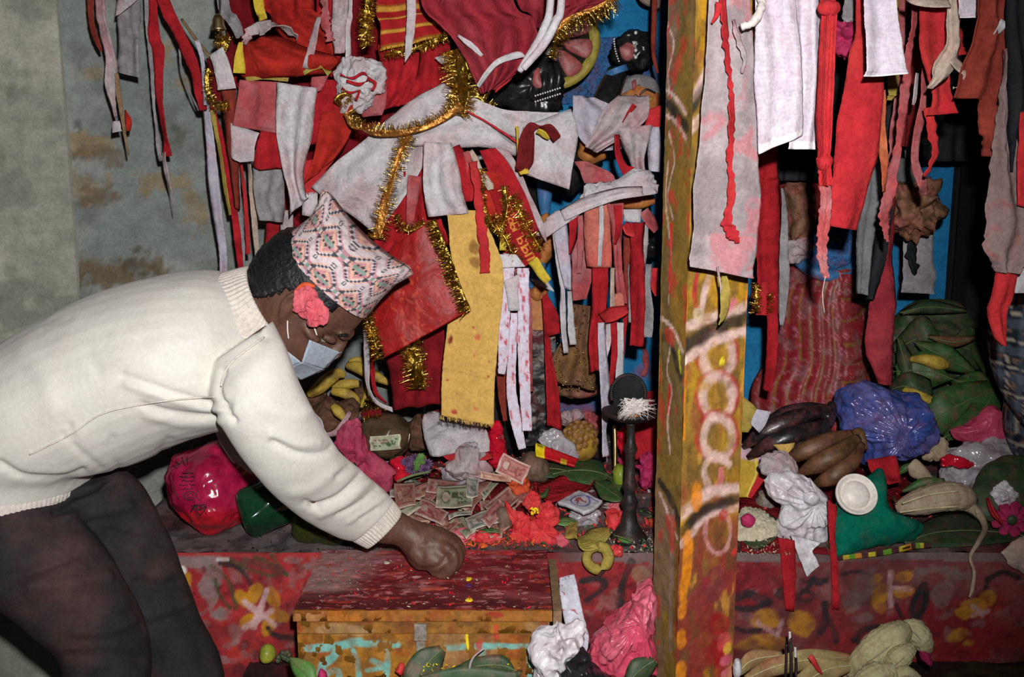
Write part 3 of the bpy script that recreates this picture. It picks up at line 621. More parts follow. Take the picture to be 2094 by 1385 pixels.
for x, y, rx, ry, c in [(1425, 1020, 16, 34, OE), (1405, 1140, 12, 70, OE), (1400, 1195, 14, 40, OE), (1395, 1250, 12, 16, OE), (1392, 1310, 12, 22, OE), (1392, 1370, 14, 22, OE), (1470, 1270, 26, 30, lin(165, 22, 30)), (1462, 1330, 24, 34, lin(160, 24, 32)), (1470, 1360, 16, 40, lin(170, 24, 34)), (1482, 1315, 16, 22, lin(226, 80, 84)), (1488, 1325, 8, 12, lin(240, 190, 60)), (1484, 1350, 14, 12, lin(225, 100, 120)), (1490, 1375, 16, 12, lin(230, 120, 130)), (1445, 1190, 8, 10, RD), (1480, 1052, 10, 12, RD), (1500, 1130, 6, 8, lin(230, 50, 60)), (1476, 740, 7, 8, lin(240, 225, 40)), (1402, 740, 5, 8, lin(240, 225, 215)), (1440, 1310, 20, 20, lin(150, 70, 40)), (1430, 1225, 30, 30, lin(140, 56, 52)), (1430, 640, 14, 16, lin(205, 185, 150)), (1460, 1200, 26, 40, lin(128, 46, 56))]: fr.blob(x, y, rx, ry, c, .85, rag=.6, worn=.3)
flf = Face((pl.x, pl.y, PB), -el, (0, 0, 1), el.length, PZ1-PB, 28, NV, lin(132, 104, 46))
flf.noise(lin(110, 92, 58), 14, -.1, .2, .7, sy=.4); flf.noise(lin(152, 112, 34), 14, .0, .2, .6, sy=.4); flf.noise(lin(140, 110, 96), 12, .1, .3, .6, sy=.3)
for p, w, c in [([(1362, 40), (1378, 90), (1366, 150), (1372, 190)], 5, PW), ([(1378, 20), (1366, 80), (1380, 140), (1370, 200)], 5, lin(190, 60, 50)), ([(1368, 270), (1378, 330), (1366, 400), (1376, 450)], 5, PW), ([(1376, 280), (1370, 350)], 8, lin(160, 90, 50)), ([(1366, 330), (1362, 420), (1372, 520), (1368, 620)], 5, PW),
                ([(1372, 460), (1370, 600)], 9, lin(214, 30, 34)), ([(1369, 790), (1368, 850)], 9, lin(214, 30, 34)), ([(1372, 700), (1364, 760), (1374, 800), (1366, 860), (1370, 930)], 5, PW), ([(1350, 690), (1370, 700), (1392, 770)], 18, BKP), ([(1350, 205), (1372, 218), (1402, 262)], 22, BKP), ([(1350, 182), (1375, 192), (1402, 232)], 9, PW), ([(1350, 232), (1378, 246), (1402, 284)], 9, PW), ([(1350, 650), (1375, 672), (1396, 720)], 9, PW), ([(1350, 985), (1375, 1030), (1394, 1095)], 20, BKP), ([(1350, 1010), (1385, 1100)], 8, PW),
                ([(1376, 1050), (1372, 1200), (1370, 1330)], 14, lin(152, 122, 108)), ([(1386, 1120), (1382, 1300)], 8, lin(150, 60, 30)), ([(1388, 715), (1392, 760)], 6, lin(225, 215, 50)), ([(1352, 300), (1352, 900)], 5, lin(160, 116, 40))]: flf.stroke(p, w, c, .9, .3)
flf.noise(lin(196, 60, 46), 50, .26, .36, .7, sy=.5)
v1, f1, c1 = fr.geo(.0022, 34); v2, f2, c2 = flf.geo(.0022, 34)
a_, b_, c_, d_ = pc+er, pc+er+el, pc+el, pc
bv = np.array([[q.x, q.y, z] for z in (PB, PZ1) for q in (a_, b_, c_)])
pv, pf = join([(v1, f1), (v2, f2), (bv, [[0, 1, 4, 3], [1, 2, 5, 4]])])
post = obj('wooden_post', pv, pf, 'attr_wood', None, np.concatenate([c1, c2, np.tile(lin(150, 110, 40), (6, 1))]))
tag(post, 'yellow painted wooden post with black chevrons and pale linked rings', 'post')
# poles carrying the hangings, above the frame
def pole(name, label, a, b, r, mat='bamboo'):
    a, b = Vector(a), Vector(b); pts = [(*(a+(b-a)*t), r) for t in np.linspace(0, 1, 6)]
    V, Fc = tube_geo(pts, 10, 24, world=True, rough=.08); return tag(obj(name, V, Fc, mat), label, 'pole')
pole('hanging_pole', 'thin pole above the post that carries the bright near hangings', (-.2, 1.47, 1.69), (1.75, 1.47, 1.69), .016)
pole('hanging_pole', 'rear pole above the draped idol that carries the offered cloths', (-1.2, 2.12, 1.86), (1.6, 2.12, 1.86), .016)
# ------------------------------------------------------------------ people
def loft_geo(secs, n=36, m=None, cap=True, scale=1., ribs=0, ramp=0., e=1.):
    """secs: (Ax,Ay,Bx,By,Yc,half_depth) - an ellipse through pixel points A and B at depth Yc"""
    K = []
    for s_ in secs:
        a, b = P(s_[0], s_[1], s_[4]), P(s_[2], s_[3], s_[4]); c = (a+b)/2; h = (a-b)/2*scale
        K.append([*c, *h, s_[5]*scale, s_[6] if len(s_) > 6 else 0.])
    k = spl(K, m or 6*len(K)); th = np.linspace(0, 2*math.pi, n, endpoint=False)
    ct = np.sign(np.cos(th))*np.abs(np.cos(th))**e; st = np.sign(np.sin(th))*np.abs(np.sin(th))**e
    rr = 1+(ramp*np.cos(ribs*th) if ribs else 0)
    V = k[:, None, :3]+k[:, None, 3:6]*(ct*rr)[None, :, None]
    V[..., 1] += -k[:, None, 6]*(st*rr)[None, :]+k[:, None, 7]*ct[None, :]
    nn = len(k); Fc = grid_faces(n, nn, wrap=True).tolist()
    if cap: Fc.append(list(range(n))[::-1]); Fc.append([(nn-1)*n+i for i in range(n)])
    return V.reshape(-1, 3), Fc
def fuse(name, geos, voxel, mat, parent, smooth_it=6, disp=None, reduce=None):
    V, Fc = join(geos)
    me = bpy.data.meshes.new('tmp'); me.from_pydata(V.tolist(), [], Fc); me.update()
    bm = bmesh.new(); bm.from_mesh(me); bmesh.ops.recalc_face_normals(bm, faces=bm.faces); bm.to_mesh(me); bm.free()
    o = bpy.data.objects.new('tmp', me); COL.objects.link(o)
    md = o.modifiers.new('r', 'REMESH'); md.mode = 'VOXEL'; md.voxel_size = voxel; md.use_smooth_shade = True
    s_ = o.modifiers.new('s', 'SMOOTH'); s_.iterations = smooth_it; s_.factor = .5
    dg = bpy.context.evaluated_depsgraph_get(); ev = o.evaluated_get(dg); m2 = ev.to_mesh()
    nv = len(m2.vertices); X = np.empty(nv*3); m2.vertices.foreach_get('co', X); X = X.reshape(-1, 3)
    Nn = np.empty(nv*3); m2.vertex_normals.foreach_get('vector', Nn); Nn = Nn.reshape(-1, 3)
    Fq = [list(p.vertices) for p in m2.polygons]
    ev.to_mesh_clear(); bpy.data.objects.remove(o); bpy.data.meshes.remove(me)
    if disp is not None: X = X+Nn*disp(X, Nn)[:, None]
    return obj(name, X, Fq, mat, parent)
def line3(X, pts):
    d = np.full(len(X), 1e9)
    for a, b in zip(pts, pts[1:]):
        a, b = np.array(a), np.array(b); ab = b-a; t = np.clip(((X-a)@ab)/(ab@ab+1e-12), 0, 1)
        d = np.minimum(d, np.linalg.norm(X-a-t[:, None]*ab, axis=1))
    return d

MY = 1.585
person = empty('person', (P(150, 1700, MY).x, MY, 0), 'person in cream sweater and patterned cap bending to touch the chest', 'person')
TS = [(-215, 985, 178, 992, MY, .165), (-235, 900, 205, 960, MY, .175), (-150, 790, 262, 950, MY, .182), (0, 705, 300, 938, MY, .185), (150, 621, 345, 918, MY, .188),
      (285, 573, 395, 896, MY, .190), (390, 555, 445, 880, MY, .188), (455, 560, 500, 866, MY, .168), (498, 578, 545, 830, MY, .115), (515, 590, 580, 770, MY, .075)]
AR = [(556, 655, 430, 750, MY-.105, .058), (586, 716, 436, 815, MY-.14, .064), (609, 780, 458, 868, MY-.152, .066), (645, 850, 500, 935, MY-.135, .062), (690, 922, 556, 1005, MY-.09, .060),
      (742, 968, 622, 1056, MY-.03, .056), (786, 1008, 690, 1094, MY+.015, .048), (806, 1030, 722, 1104, MY+.03, .042)]
FA = [(600, 640, 480, 740, MY+.115, .060), (585, 730, 450, 810, MY+.15, .062), (560, 800, 440, 862, MY+.165, .058), (548, 855, 455, 905, MY+.175, .05), (548, 905, 480, 945, MY+.18, .042)]
def project(X):
    d = X-np.array([0, 0, CAMZ]); z = d[:, 1]*cp-d[:, 2]*sp; y = d[:, 1]*sp+d[:, 2]*cp
    return W0/2+F*d[:, 0]/z, H0/2-F*y/z
def crease(X, Nn, L):
    """folds of the cloth: lines (photo pixels) with height and width in metres, on the side the photo shows"""
    x, y = project(X); d = np.zeros(len(X)); fc = sm(.15, -.15, Nn[:, 1])
    for pts, a, w in L:
        p = spl([q[:2] for q in pts], 12); wp = w/.00082; dd = seg_dist(x, y, list(map(tuple, p)))
        d = d+a*np.exp(-(dd/wp)**2)
    return d*fc
SFOLD = [([(250, 768), (330, 796), (420, 822), (468, 828)], -.0045, .006), ([(262, 786), (340, 812), (420, 836), (470, 842)], .004, .008), ([(290, 828), (360, 846), (430, 850), (470, 840)], -.005, .006), ([(300, 850), (380, 868), (450, 862)], .003, .008),
   ([(458, 760), (446, 795), (456, 830), (478, 862)], -.007, .0055), ([(0, 948), (50, 975), (130, 978), (170, 965)], -.006, .006), ([(130, 890), (160, 920), (205, 958)], -.003, .006), ([(140, 870), (150, 895)], -.003, .006), ([(0, 1005), (0, 970)], 0, .01),
   ([(560, 905), (610, 928), (660, 928), (690, 905)], -.0055, .0055), ([(556, 888), (610, 908), (650, 905)], .004, .008), ([(640, 1038), (690, 1018), (728, 985), (748, 955)], -.0065, .005), ([(655, 1052), (705, 1030), (745, 995), (765, 975)], .004, .007), ([(690, 975), (722, 948), (730, 930)], -.004, .006), ([(540, 835), (600, 850), (640, 838)], .003, .012),
   ([(690, 1052), (735, 1030), (770, 1000)], -.0035, .0045), ([(712, 1066), (752, 1046), (785, 1015)], .003, .006), ([(600, 1010), (640, 1000), (690, 960)], .003, .01), ([(625, 1030), (650, 1042)], -.005, .006), ([(735, 1062), (770, 1040)], -.003, .004),
   ([(575, 700), (530, 745), (490, 780)], .003, .016), ([(420, 690), (330, 715), (260, 740)], .0025, .02), ([(50, 720), (90, 770), (110, 830)], .003, .02), ([(470, 575), (500, 640), (540, 690)], -.0035, .008), ([(240, 955), (225, 930), (230, 900)], -.003, .008), ([(330, 922), (345, 900)], -.003, .008), ([(90, 660), (140, 650)], -.002, .008),
   ([(290, 700), (330, 730)], -.002, .01), ([(180, 720), (200, 760)], -.002, .01), ([(590, 730), (600, 790), (625, 840)], .002, .012)]
def sdisp(X, Nn):
    d = .004*fbm(X[:, 0]*9, X[:, 1]*9, X[:, 2]*9, 3, 3)
    return d+crease(X, Nn, SFOLD)
SW = fuse('sweater', [loft_geo(TS), loft_geo(AR), loft_geo(FA)], .0042, 'sweater', person, 5, sdisp)
def lofted(name, mat, secs, label=None, parent=None, **k):
    V, Fc = loft_geo(secs, **k); o = obj(name, V, Fc, mat, parent or person)
    if label: o['label'] = label
    return o
lofted('cuff', 'sweater_rib', [(800, 1024, 716, 1100, MY+.028, .040), (806, 1031, 728, 1106, MY+.032, .041), (820, 1050, 748, 1116, MY+.04, .0415), (819, 1054, 752, 1117, MY+.042, .038), (812, 1052, 756, 1110, MY+.042, .03)], 'ribbed knit cuff', n=240, m=20, ribs=44, ramp=.028)
lofted('cuff', 'sweater_rib', [(548, 902, 484, 942, MY+.18, .036), (556, 925, 500, 955, MY+.185, .034), (560, 940, 515, 965, MY+.19, .032), (555, 938, 520, 960, MY+.19, .025)], 'ribbed knit cuff', n=200, m=16, ribs=36, ramp=.03)
lofted('collar', 'sweater_rib', [(455, 558, 575, 752, MY, .098), (474, 553, 590, 742, MY, .086), (492, 548, 596, 722, MY, .079), (507, 546, 596, 702, MY, .073), (512, 552, 592, 694, MY, .067), (508, 560, 584, 690, MY, .06)], 'ribbed crew collar', n=320, m=34, ribs=64, ramp=.012)
lofted('hem', 'sweater_rib', [(-225, 955, 176, 968, MY, .168), (-215, 985, 178, 990, MY, .170), (-205, 1012, 170, 1006, MY, .168), (-195, 1012, 160, 1004, MY, .155)], 'ribbed hem band', n=560, m=18, ribs=130, ramp=.0035)
SX = np.empty(len(SW.data.vertices)*3); SW.data.vertices.foreach_get('co', SX); SX = SX.reshape(-1, 3)+np.array(origin_of(SW))
_x, _y = project(SX)
def snap(px, py, out=.0004):
    m_ = np.hypot(_x-px, _y-py) < 9; i = np.where(m_)[0]; i = i[SX[i, 1].argmin()] if len(i) else np.hypot(_x-px, _y-py).argmin()
    q_ = P(px, py, SX[i, 1]-out); return (q_.x, q_.y, q_.z)
for L in ([(60, 930), (90, 916), (150, 885), (210, 846), (300, 826), (380, 816), (440, 812)], [(540, 690), (505, 715), (475, 740), (458, 765), (452, 790)]):
    V_, F_ = tube_geo([(*snap(*q_), .0013) for q_ in spl(L, 26)], 6, 60, world=True); obj('seam', V_, F_, 'sweater_rib', person)

# trousers and shoes
NL = [(-235, 985, 160, 985, MY-.01, .155), (-230, 1080, 150, 1030, MY-.05, .13), (-130, 1180, 165, 1085, MY-.075, .105), (0, 1226, 200, 1130, MY-.085, .092), (72, 1280, 256, 1222, MY-.085, .085), (126, 1335, 294, 1300, MY-.08, .078), (134, 1395, 304, 1380, MY-.08, .076), (118, 1480, 280, 1475, MY-.08, .068), (90, 1600, 225, 1595, MY-.07, .058), (70, 1705, 190, 1705, MY-.07, .052)]
FL = [(-160, 985, 240, 968, MY+.03, .13), (-20, 1080, 292, 1010, MY+.055, .10), (90, 1170, 340, 1100, MY+.065, .088), (175, 1250, 372, 1180, MY+.07, .078), (235, 1320, 405, 1268, MY+.07, .072), (280, 1390, 455, 1372, MY+.07, .068), (290, 1470, 440, 1465, MY+.06, .062), (270, 1570, 390, 1570, MY+.06, .054), (250, 1660, 355, 1660, MY+.06, .050)]
TF = ([([(120, 1045, MY-.12), (200, 1020, MY-.08), (230, 985, MY-.05)], -0.0170, 0.0084), ([(130, 1060, MY-.12), (180, 1050, MY-.09), (260, 1035, MY-.02)], 0.0102, 0.0084), ([(0, 1020, MY-.16), (80, 1025, MY-.15), (140, 1015, MY-.12)], -0.0102, 0.0070), ([(0, 1190, MY-.16), (90, 1160, MY-.17), (160, 1130, MY-.13)], -0.0102, 0.0098), ([(60, 1200, MY-.17), (150, 1190, MY-.17), (220, 1180, MY-.12)], 0.0085, 0.0112),
  ([(220, 1090, MY-.02), (270, 1100, MY-.02), (330, 1110, MY)], -0.0085, 0.0070), ([(280, 1190, MY), (330, 1200, MY), (360, 1190, MY)], -0.0102, 0.0084), ([(300, 1260, MY), (350, 1245, MY), (390, 1230, MY)], 0.0085, 0.0084), ([(150, 1290, MY-.165), (220, 1290, MY-.165), (270, 1270, MY-.13)], 0.0085, 0.0084), ([(140, 1345, MY-.155), (220, 1340, MY-.155), (290, 1350, MY-.12)], -0.0085, 0.0084)])
def tdisp(X, Nn):
    d = .006*fbm(X[:, 0]*11, X[:, 1]*11, X[:, 2]*11, 31, 3)
    return d+crease(X, Nn, TF)
fuse('trousers', [loft_geo(NL), loft_geo(FL)], .007, 'trousers', person, 5, tdisp)
def shoe(px, py, Y):
    q = P(px, py, Y); x = q.x
    K = [(x-.07, .045, .035, .045), (x-.04, .05, .042, .05), (x+.02, .04, .042, .04), (x+.09, .028, .045, .026), (x+.16, .02, .038, .018), (x+.19, .018, .01, .012)]
    th = np.linspace(0, 2*math.pi, 20, endpoint=False); k = spl(K, 24)
    V = np.stack([np.repeat(k[:, 0:1], 20, 1), Y+k[:, 2:3]*np.cos(th), np.maximum(.002, k[:, 1:2]+k[:, 3:4]*np.sin(th))], 2).reshape(-1, 3)
    Fc = grid_faces(20, 24, wrap=True).tolist()+[list(range(20))[::-1], [23*20+i for i in range(20)]]
    obj('shoe', V, Fc, 'shoe', person)
shoe(150, 1720, MY-.07); shoe(320, 1680, MY+.06)

# head frame: ear centre, face direction f, crown direction u, near side s
HY = MY; EAR = P(616, 622, HY); mp_h = mpp(EAR)
fd = Vector((.707, 0, -.707)); ud = Vector((.707, 0, .707)); sd = Vector((0, -1, 0))
def HP(f, u, s): return EAR+(fd*f+ud*u)*mp_h+sd*s           # f,u in photo pixels, s in metres
HS = [(-122, 44, 80, .018), (-112, 22, 92, .036), (-92, -20, 102, .050), (-66, -70, 106, .058), (-38, -98, 108, .063), (-12, -112, 106, .067), (14, -119, 108, .070), (42, -121, 113, .072), (78, -116, 108, .071), (108, -100, 92, .062), (132, -70, 62, .044), (144, -30, 25, .02)]
def head_geo(grow=0., n=40, m=60, hs=None):
    k = spl(hs or HS, m); th = np.linspace(0, 2*math.pi, n, endpoint=False); V = []
    for u, b, f, w in k:
        c = (b+f)/2; r = (f-b)/2+grow/mp_h; w2 = w+grow
        ct, st = np.cos(th), np.sin(th)
        wid = np.where(ct > 0, np.abs(st)**1.15, np.abs(st)**.9)*np.sign(st)
        for a in range(n): V.append(HP(c+r*ct[a], u, w2*wid[a]))
    Fc = grid_faces(n, m, wrap=True).tolist()+[list(range(n))[::-1], [(m-1)*n+i for i in range(n)]]
    return np.array(V), Fc
def wtube(pts, sides=12, seg=None): return tube_geo([(*p, r) for p, r in pts], sides, seg, world=True)
hg = [head_geo()]
hg.append(wtube([(HP(100, 24, 0), .008), (HP(112, 5, 0), .009), (HP(116, -14, 0), .010), (HP(119, -26, 0), .011), (HP(110, -34, 0), .010)]))      # nose
hg.append(wtube([(HP(108, -34, .012), .007), (HP(112, -30, .012), .007)])); hg.append(wtube([(HP(108, -34, -.012), .007), (HP(112, -30, -.012), .007)]))
hg.append(wtube([(HP(104, 18, .038), .006), (HP(110, 22, .022), .008), (HP(113, 20, .006), .008)])); hg.append(wtube([(HP(104, 18, -.038), .006), (HP(110, 22, -.022), .008), (HP(113, 20, -.006), .008)]))   # brow
hg.append(wtube([(HP(78, -16, .050), .007), (HP(62, -14, .058), .007), (HP(40, -10, .061), .006)])); hg.append(wtube([(HP(78, -16, -.055), .008), (HP(62, -14, -.063), .008)]))   # cheekbone
hg.append(wtube([(HP(104, -62, -.018), .006), (HP(110, -62, 0), .007), (HP(104, -62, .018), .006)])); hg.append(wtube([(HP(102, -74, -.016), .006), (HP(107, -75, 0), .008), (HP(102, -74, .016), .006)]))   # lips
hg.append(wtube([(HP(-30, -30, 0), .055), (HP(-62, -85, 0), .053), (HP(-85, -150, 0), .058), (HP(-120, -230, 0), .07)], 20))   # neck
for sg in (1, -1):   # ears
    rim = [HP(2, -30, sg*.064), HP(-14, -14, sg*.072), HP(-22, 10, sg*.080), HP(-16, 32, sg*.082), HP(2, 40, sg*.078), HP(16, 30, sg*.072), HP(14, 14, sg*.068)]
    hg.append(wtube([(q, .0042) for q in rim], 8, 30)); hg.append(wtube([(HP(-4, -26, sg*.066), .006), (HP(-8, 0, sg*.071), .008), (HP(-6, 26, sg*.074), .007)], 10, 12))
torso_b = loft_geo(TS[:-1], scale=.87); legs_b = [loft_geo(NL, scale=.82), loft_geo(FL, scale=.82)]
# near forearm, wrist and closed hand on the lid
fa = loft_geo(AR, scale=.78)
HYY = 1.632
fore = loft_geo([(770, 1015, 716, 1082, MY+.03, .032), (826, 1052, 774, 1108, HYY-.004, .029), (852, 1066, 808, 1112, HYY, .027), (880, 1074, 826, 1128, HYY, .030), (908, 1082, 838, 1150, HYY, .036), (930, 1098, 852, 1162, HYY+.002, .039), (934, 1112, 868, 1164, HYY+.002, .036)], n=30)
hand = [fore]
def fing(pts): return tube_geo([(px, py, Y, r) for px, py, Y, r in pts], 14, 26)
for k, (dy, s_) in enumerate([(-.033, .90), (-.012, 1.0), (.010, 1.02), (.031, .96)]):    # little finger nearest the viewer
    ox = (-8, 0, 3, 1)[k]; oy = (10, 2, -6, -12)[k]
    hand.append(fing([(886+ox, 1108+oy, HYY+dy*.45, 11*s_), (920+ox, 1112+oy, HYY+dy*.85, 13*s_), (936+ox, 1128+oy, HYY+dy, 12.5*s_), (934+ox, 1150+oy, HYY+dy, 12*s_), (920+ox, 1166+oy, HYY+dy+.002, 11*s_), (902+ox, 1164+oy, HYY+dy+.004, 10*s_), (890+ox, 1158+oy, HYY+dy+.005, 8*s_)]))
hand.append(fing([(846, 1092, HYY+.034, 12), (872, 1108, HYY+.050, 13), (900, 1124, HYY+.052, 12), (922, 1140, HYY+.044, 10), (930, 1146, HYY+.040, 7)]))   # thumb on the far side
hand.append(fing([(842, 1120, HYY-.020, 17), (868, 1144, HYY-.022, 19), (892, 1156, HYY-.014, 14)]))     # heel of the hand
hand.append(loft_geo([(880, 1096, 866, 1160, HYY-.002, .040), (905, 1106, 888, 1168, HYY-.002, .043), (924, 1116, 912, 1166, HYY, .040), (932, 1128, 924, 1156, HYY, .030)], n=24))
far = loft_geo([(560, 800, 440, 862, MY+.165, .05), (555, 905, 490, 945, MY+.18, .03), (560, 945, 522, 968, MY+.19, .024), (580, 965, 540, 990, MY+.195, .026), (602, 972, 560, 1006, MY+.20, .032)], n=24)
fh = [far]
for k, dy in enumerate((-.026, -.009, .009, .026)): fh.append(fing([(580, 985, MY+.20+dy, 10), (606, 998, MY+.20+dy, 10), (622, 1015, MY+.20+dy, 9.5), (624, 1034, MY+.20+dy, 8)]))
fh.append(fing([(565, 985, MY+.165, 10), (590, 1005, MY+.158, 10), (606, 1022, MY+.160, 8)]))
def bdisp(X, Nn):
    d = 0*X[:, 0]
    for q in ((92, -8), ):
        for sg in (1, -1):
            c = np.array(HP(96, -6, sg*.033)); d = d-.007*np.exp(-(np.linalg.norm(X-c, axis=1)/.014)**2)
    return d+crease(X, Nn, [([(846, 1066), (860, 1084), (866, 1108)], -.0022, .004), ([(862, 1164), (895, 1160), (915, 1138), (930, 1118)], -.0028, .0035), ([(898, 1178), (910, 1162), (926, 1150)], -.0022, .003), ([(880, 1080), (915, 1100)], .0015, .004), ([(850, 1120), (890, 1110), (915, 1118)], .0012, .006)])
fuse('body', hg+[torso_b, fa, loft_geo(FA, scale=.78)]+legs_b+hand+fh, .0038, 'skin', person, 3, bdisp)
for sg in (1, -1):
    c = HP(79, -7, sg*.026); V, Fc = lathe_geo([(.0105*math.sin(a), .0112*math.cos(a)) for a in np.linspace(.01, math.pi-.01, 12)], c, (.8, -.45*sg, -.55), 16)
    e = obj('eye', V, Fc, 'eye_white', person)
    d = Vector((.8, -.45*sg, -.55)).normalized(); V, Fc = lathe_geo([(.005, .0100), (.0045, .0118), (.001, .0122)], c, d, 14); obj('iris', V, Fc, 'hair', e)
    V, Fc = wtube([(HP(80, -2, sg*.046), .0045), (HP(94, 2, sg*.038), .0068), (HP(99, 0, sg*.026), .006)], 10, 14); obj('eyelid', V, Fc, 'skin', person)
    V, Fc = wtube([(HP(100, 22, sg*.046), .002), (HP(110, 27, sg*.032), .0035), (HP(116, 24, sg*.014), .0025)], 8, 14); obj('eyebrow', V, Fc, 'hair', person)
# hair shell
Vh, Fh = head_geo(.0055, 72, 90); q = (Vh-np.array(EAR)); hf = q@np.array(fd)/mp_h; hu = q@np.array(ud)/mp_h
line = np.interp(hf, [-140, -95, -70, -42, -25, 0, 22, 30, 44, 52, 75, 92, 130], [-42, -48, -38, -8, 30, 46, 40, 2, -2, 40, 84, 110, 120]); line = line+4*vn(hf*.25, q[:, 1]*80, 0, 5)
keep = (hu > line) & (hu < 100)
nrm = q/np.linalg.norm(q, axis=1, keepdims=True); Vh = Vh+nrm*(.0022*vn(hf*.16+hu*.25, hf*.05-hu*.1, q[:, 1]*150, 7))[:, None]
Fk = [f for f in Fh if len(f) == 4 and all(keep[i] for i in f)]
o = obj('hair', Vh, Fk, 'hair', person); sd_m = o.modifiers.new('thick', 'SOLIDIFY'); sd_m.thickness = .006; sd_m.offset = -1
# cap: folded cloth hat with a peak front and back
def cap_point(th, t):
    c, s = np.cos(th), np.sin(th)
    ext_f = np.interp(t, [0, .35, .7, 1], [111, 107, 107, 118]); ext_b = np.interp(t, [0, .3, .55, .8, 1], [118, 109, 105, 111, 128])
    e = np.sign(c)*np.abs(c)**(1-.28*t)
    fx = e*np.where(c > 0, ext_f, ext_b)
    topu = 190+18*np.abs(e)**2.4-8*sm(.85, 1, np.abs(e))+np.where(c > 0, 6*e, 0)
    uu = 74+(topu-74)*t
    w = .0835*np.sign(s)*np.abs(s)**.9*np.interp(t, [0, .2, .5, .8, .93, 1], [1, 1.03, .97, .74, .52, .24])
    return fx, uu, w
nT, nH = 260, 84
TH, TT = np.meshgrid(np.linspace(0, 2*math.pi, nT, endpoint=False), np.linspace(0, 1, nH)); fx, uu, ww = cap_point(TH, TT)
wr = .0055*fbm(TH*2.2, TT*3, 0, 44, 3)*sm(.05, .4, TT)*sm(1, .9, TT)
Cp = np.array(EAR)+(fx[..., None]*np.array(fd)+uu[..., None]*np.array(ud))*mp_h+(ww+wr*np.sign(ww))[..., None]*np.array(sd)
# printed pattern in the cap's own metres
AU = TH/(2*math.pi)*.56; AV = TT*.115+.012
def cap_paint(U, V):
    PINK, PEA, WH, GRY, GRN = lin(198, 138, 146), lin(226, 176, 156), lin(212, 196, 198), lin(74, 76, 84), lin(136, 156, 146)
    C_ = np.zeros(U.shape+(3,))+WH
    px_, py_ = .056, .056
    row = np.floor(V/py_); a = ((U+row*px_/2) % px_)-px_/2; b = (V % py_)-py_/2
    q = .0021; a2 = np.round(a/q)*q; b2 = np.round(b/q)*q; d1 = np.abs(a2)+np.abs(b2)
    C_[d1 < .0235] = PEA; C_[(d1 < .0235) & (a2*b2 > 0)] = PINK; C_[d1 < .0145] = PEA; C_[(d1 < .0145) & (np.abs(a2-b2) < .008)] = PINK
    C_[(d1 < .013) & (np.abs(b2) < .0032)] = GRN; C_[(d1 < .0125) & (np.abs(a2) < .0024) & (np.abs(b2) > .0045)] = GRY; C_[(np.abs(np.abs(a2)-.0064) < .0022) & (np.abs(np.abs(b2)-.0055) < .0020)] = GRY
    st = .0042; a4 = np.floor(a/st)*st+st/2; b4 = np.floor(b/st)*st+st/2; C_[np.abs(np.abs(a)+np.abs(b)-.0275) < .0075] = PEA; C_[(np.abs(np.abs(a)+np.abs(b)-.0275) < .0075) & (a*b < 0)] = PINK; C_[np.abs(np.abs(a)+np.abs(b)-.0275) < .0042] = WH; C_[(np.abs(np.abs(a4)+np.abs(b4)-.0275) < .0022) & (a*b > 0)] = GRY; C_[(np.abs(np.abs(a4)+np.abs(b4)-.0275) < .0022) & (a*b < 0) & (np.abs(a) < .016)] = GRY
    a3 = ((U+row*px_/2+px_/2) % px_)-px_/2; b3 = b
    for oy in (-.022, .022):
        r = np.hypot(a3, b3-oy); C_[(r > .0022) & (r < .0040)] = GRY
    for sg in (1, -1):
        x = a3-sg*.0085; y = b3
        C_[(np.abs(x) < .0011) & (np.abs(y) < .012)] = GRY
        C_[(y > .005) & (y < .0125) & (np.abs(x) < (.0125-y)*.75)] = GRY; C_[(y < -.005) & (y > -.0125) & (np.abs(x) < (.0125+y)*.75)] = GRY
    C_[(np.abs(a3) < .004) & (np.abs(b3) < .010)] = PINK; C_[(np.abs(a3) < .0025) & (np.abs(b3) < .004)] = GRN
    return C_*.92
Vc, Fcc = [], []
inner = Cp-.0018*(normals(np.concatenate([Cp, Cp[:, :1]], 1))[:, :-1])
Vc = np.concatenate([Cp.reshape(-1, 3), inner.reshape(-1, 3)]); n_ = nT*nH
Fcc = np.concatenate([grid_faces(nT, nH, wrap=True), grid_faces(nT, nH, n_, True, wrap=True)]).tolist()
Fcc += [[(i+1) % nT, i, i+n_, (i+1) % nT+n_] for i in range(nT)]
# close the crease along the top by stitching near and far sides
Fcc += [[(nH-1)*nT+i, (nH-1)*nT+(i+1), (nH-1)*nT+(nT-i-1) % nT, (nH-1)*nT+(nT-i) % nT] for i in range(0, nT//2)]
cc_ = cap_paint(AU, AV).reshape(-1, 3)
o = obj('cap', Vc, Fcc, 'attr_fab', person, np.concatenate([cc_, cc_])); o['label'] = 'pink, peach and grey patterned folded cap'
# face mask
def patch(name, pts, mat, parent, nu=12, nv=12, cr=.0012, th=.001):
    a, b, c, d = [np.array(p) for p in pts]; u = np.linspace(0, 1, nu)[None, :, None]; v = np.linspace(0, 1, nv)[:, None, None]
    Pf = (a*(1-u)+b*u)*(1-v)+(d*(1-u)+c*u)*v; k = nseed(); n = normals(Pf); Pf = Pf+n*(cr*fbm(u*4+k, v*4, 0, k))
    return shell(Pf, n, th)
mparts = []
for sg in (1, -1):
    mparts.append(patch('m', [HP(64, -20, sg*.067), HP(126, -12, sg*.013), HP(126, -62, sg*.011), HP(84, -66, sg*.060)], 0, 0))
    mparts.append(patch('m', [HP(84, -66, sg*.060), HP(126, -62, sg*.011), HP(108, -112, sg*.012), HP(70, -104, sg*.048)], 0, 0))
    mparts.append(patch('m', [HP(26, -70, sg*.066), HP(84, -66, sg*.061), HP(70, -104, sg*.049), HP(38, -92, sg*.060)], 0, 0))
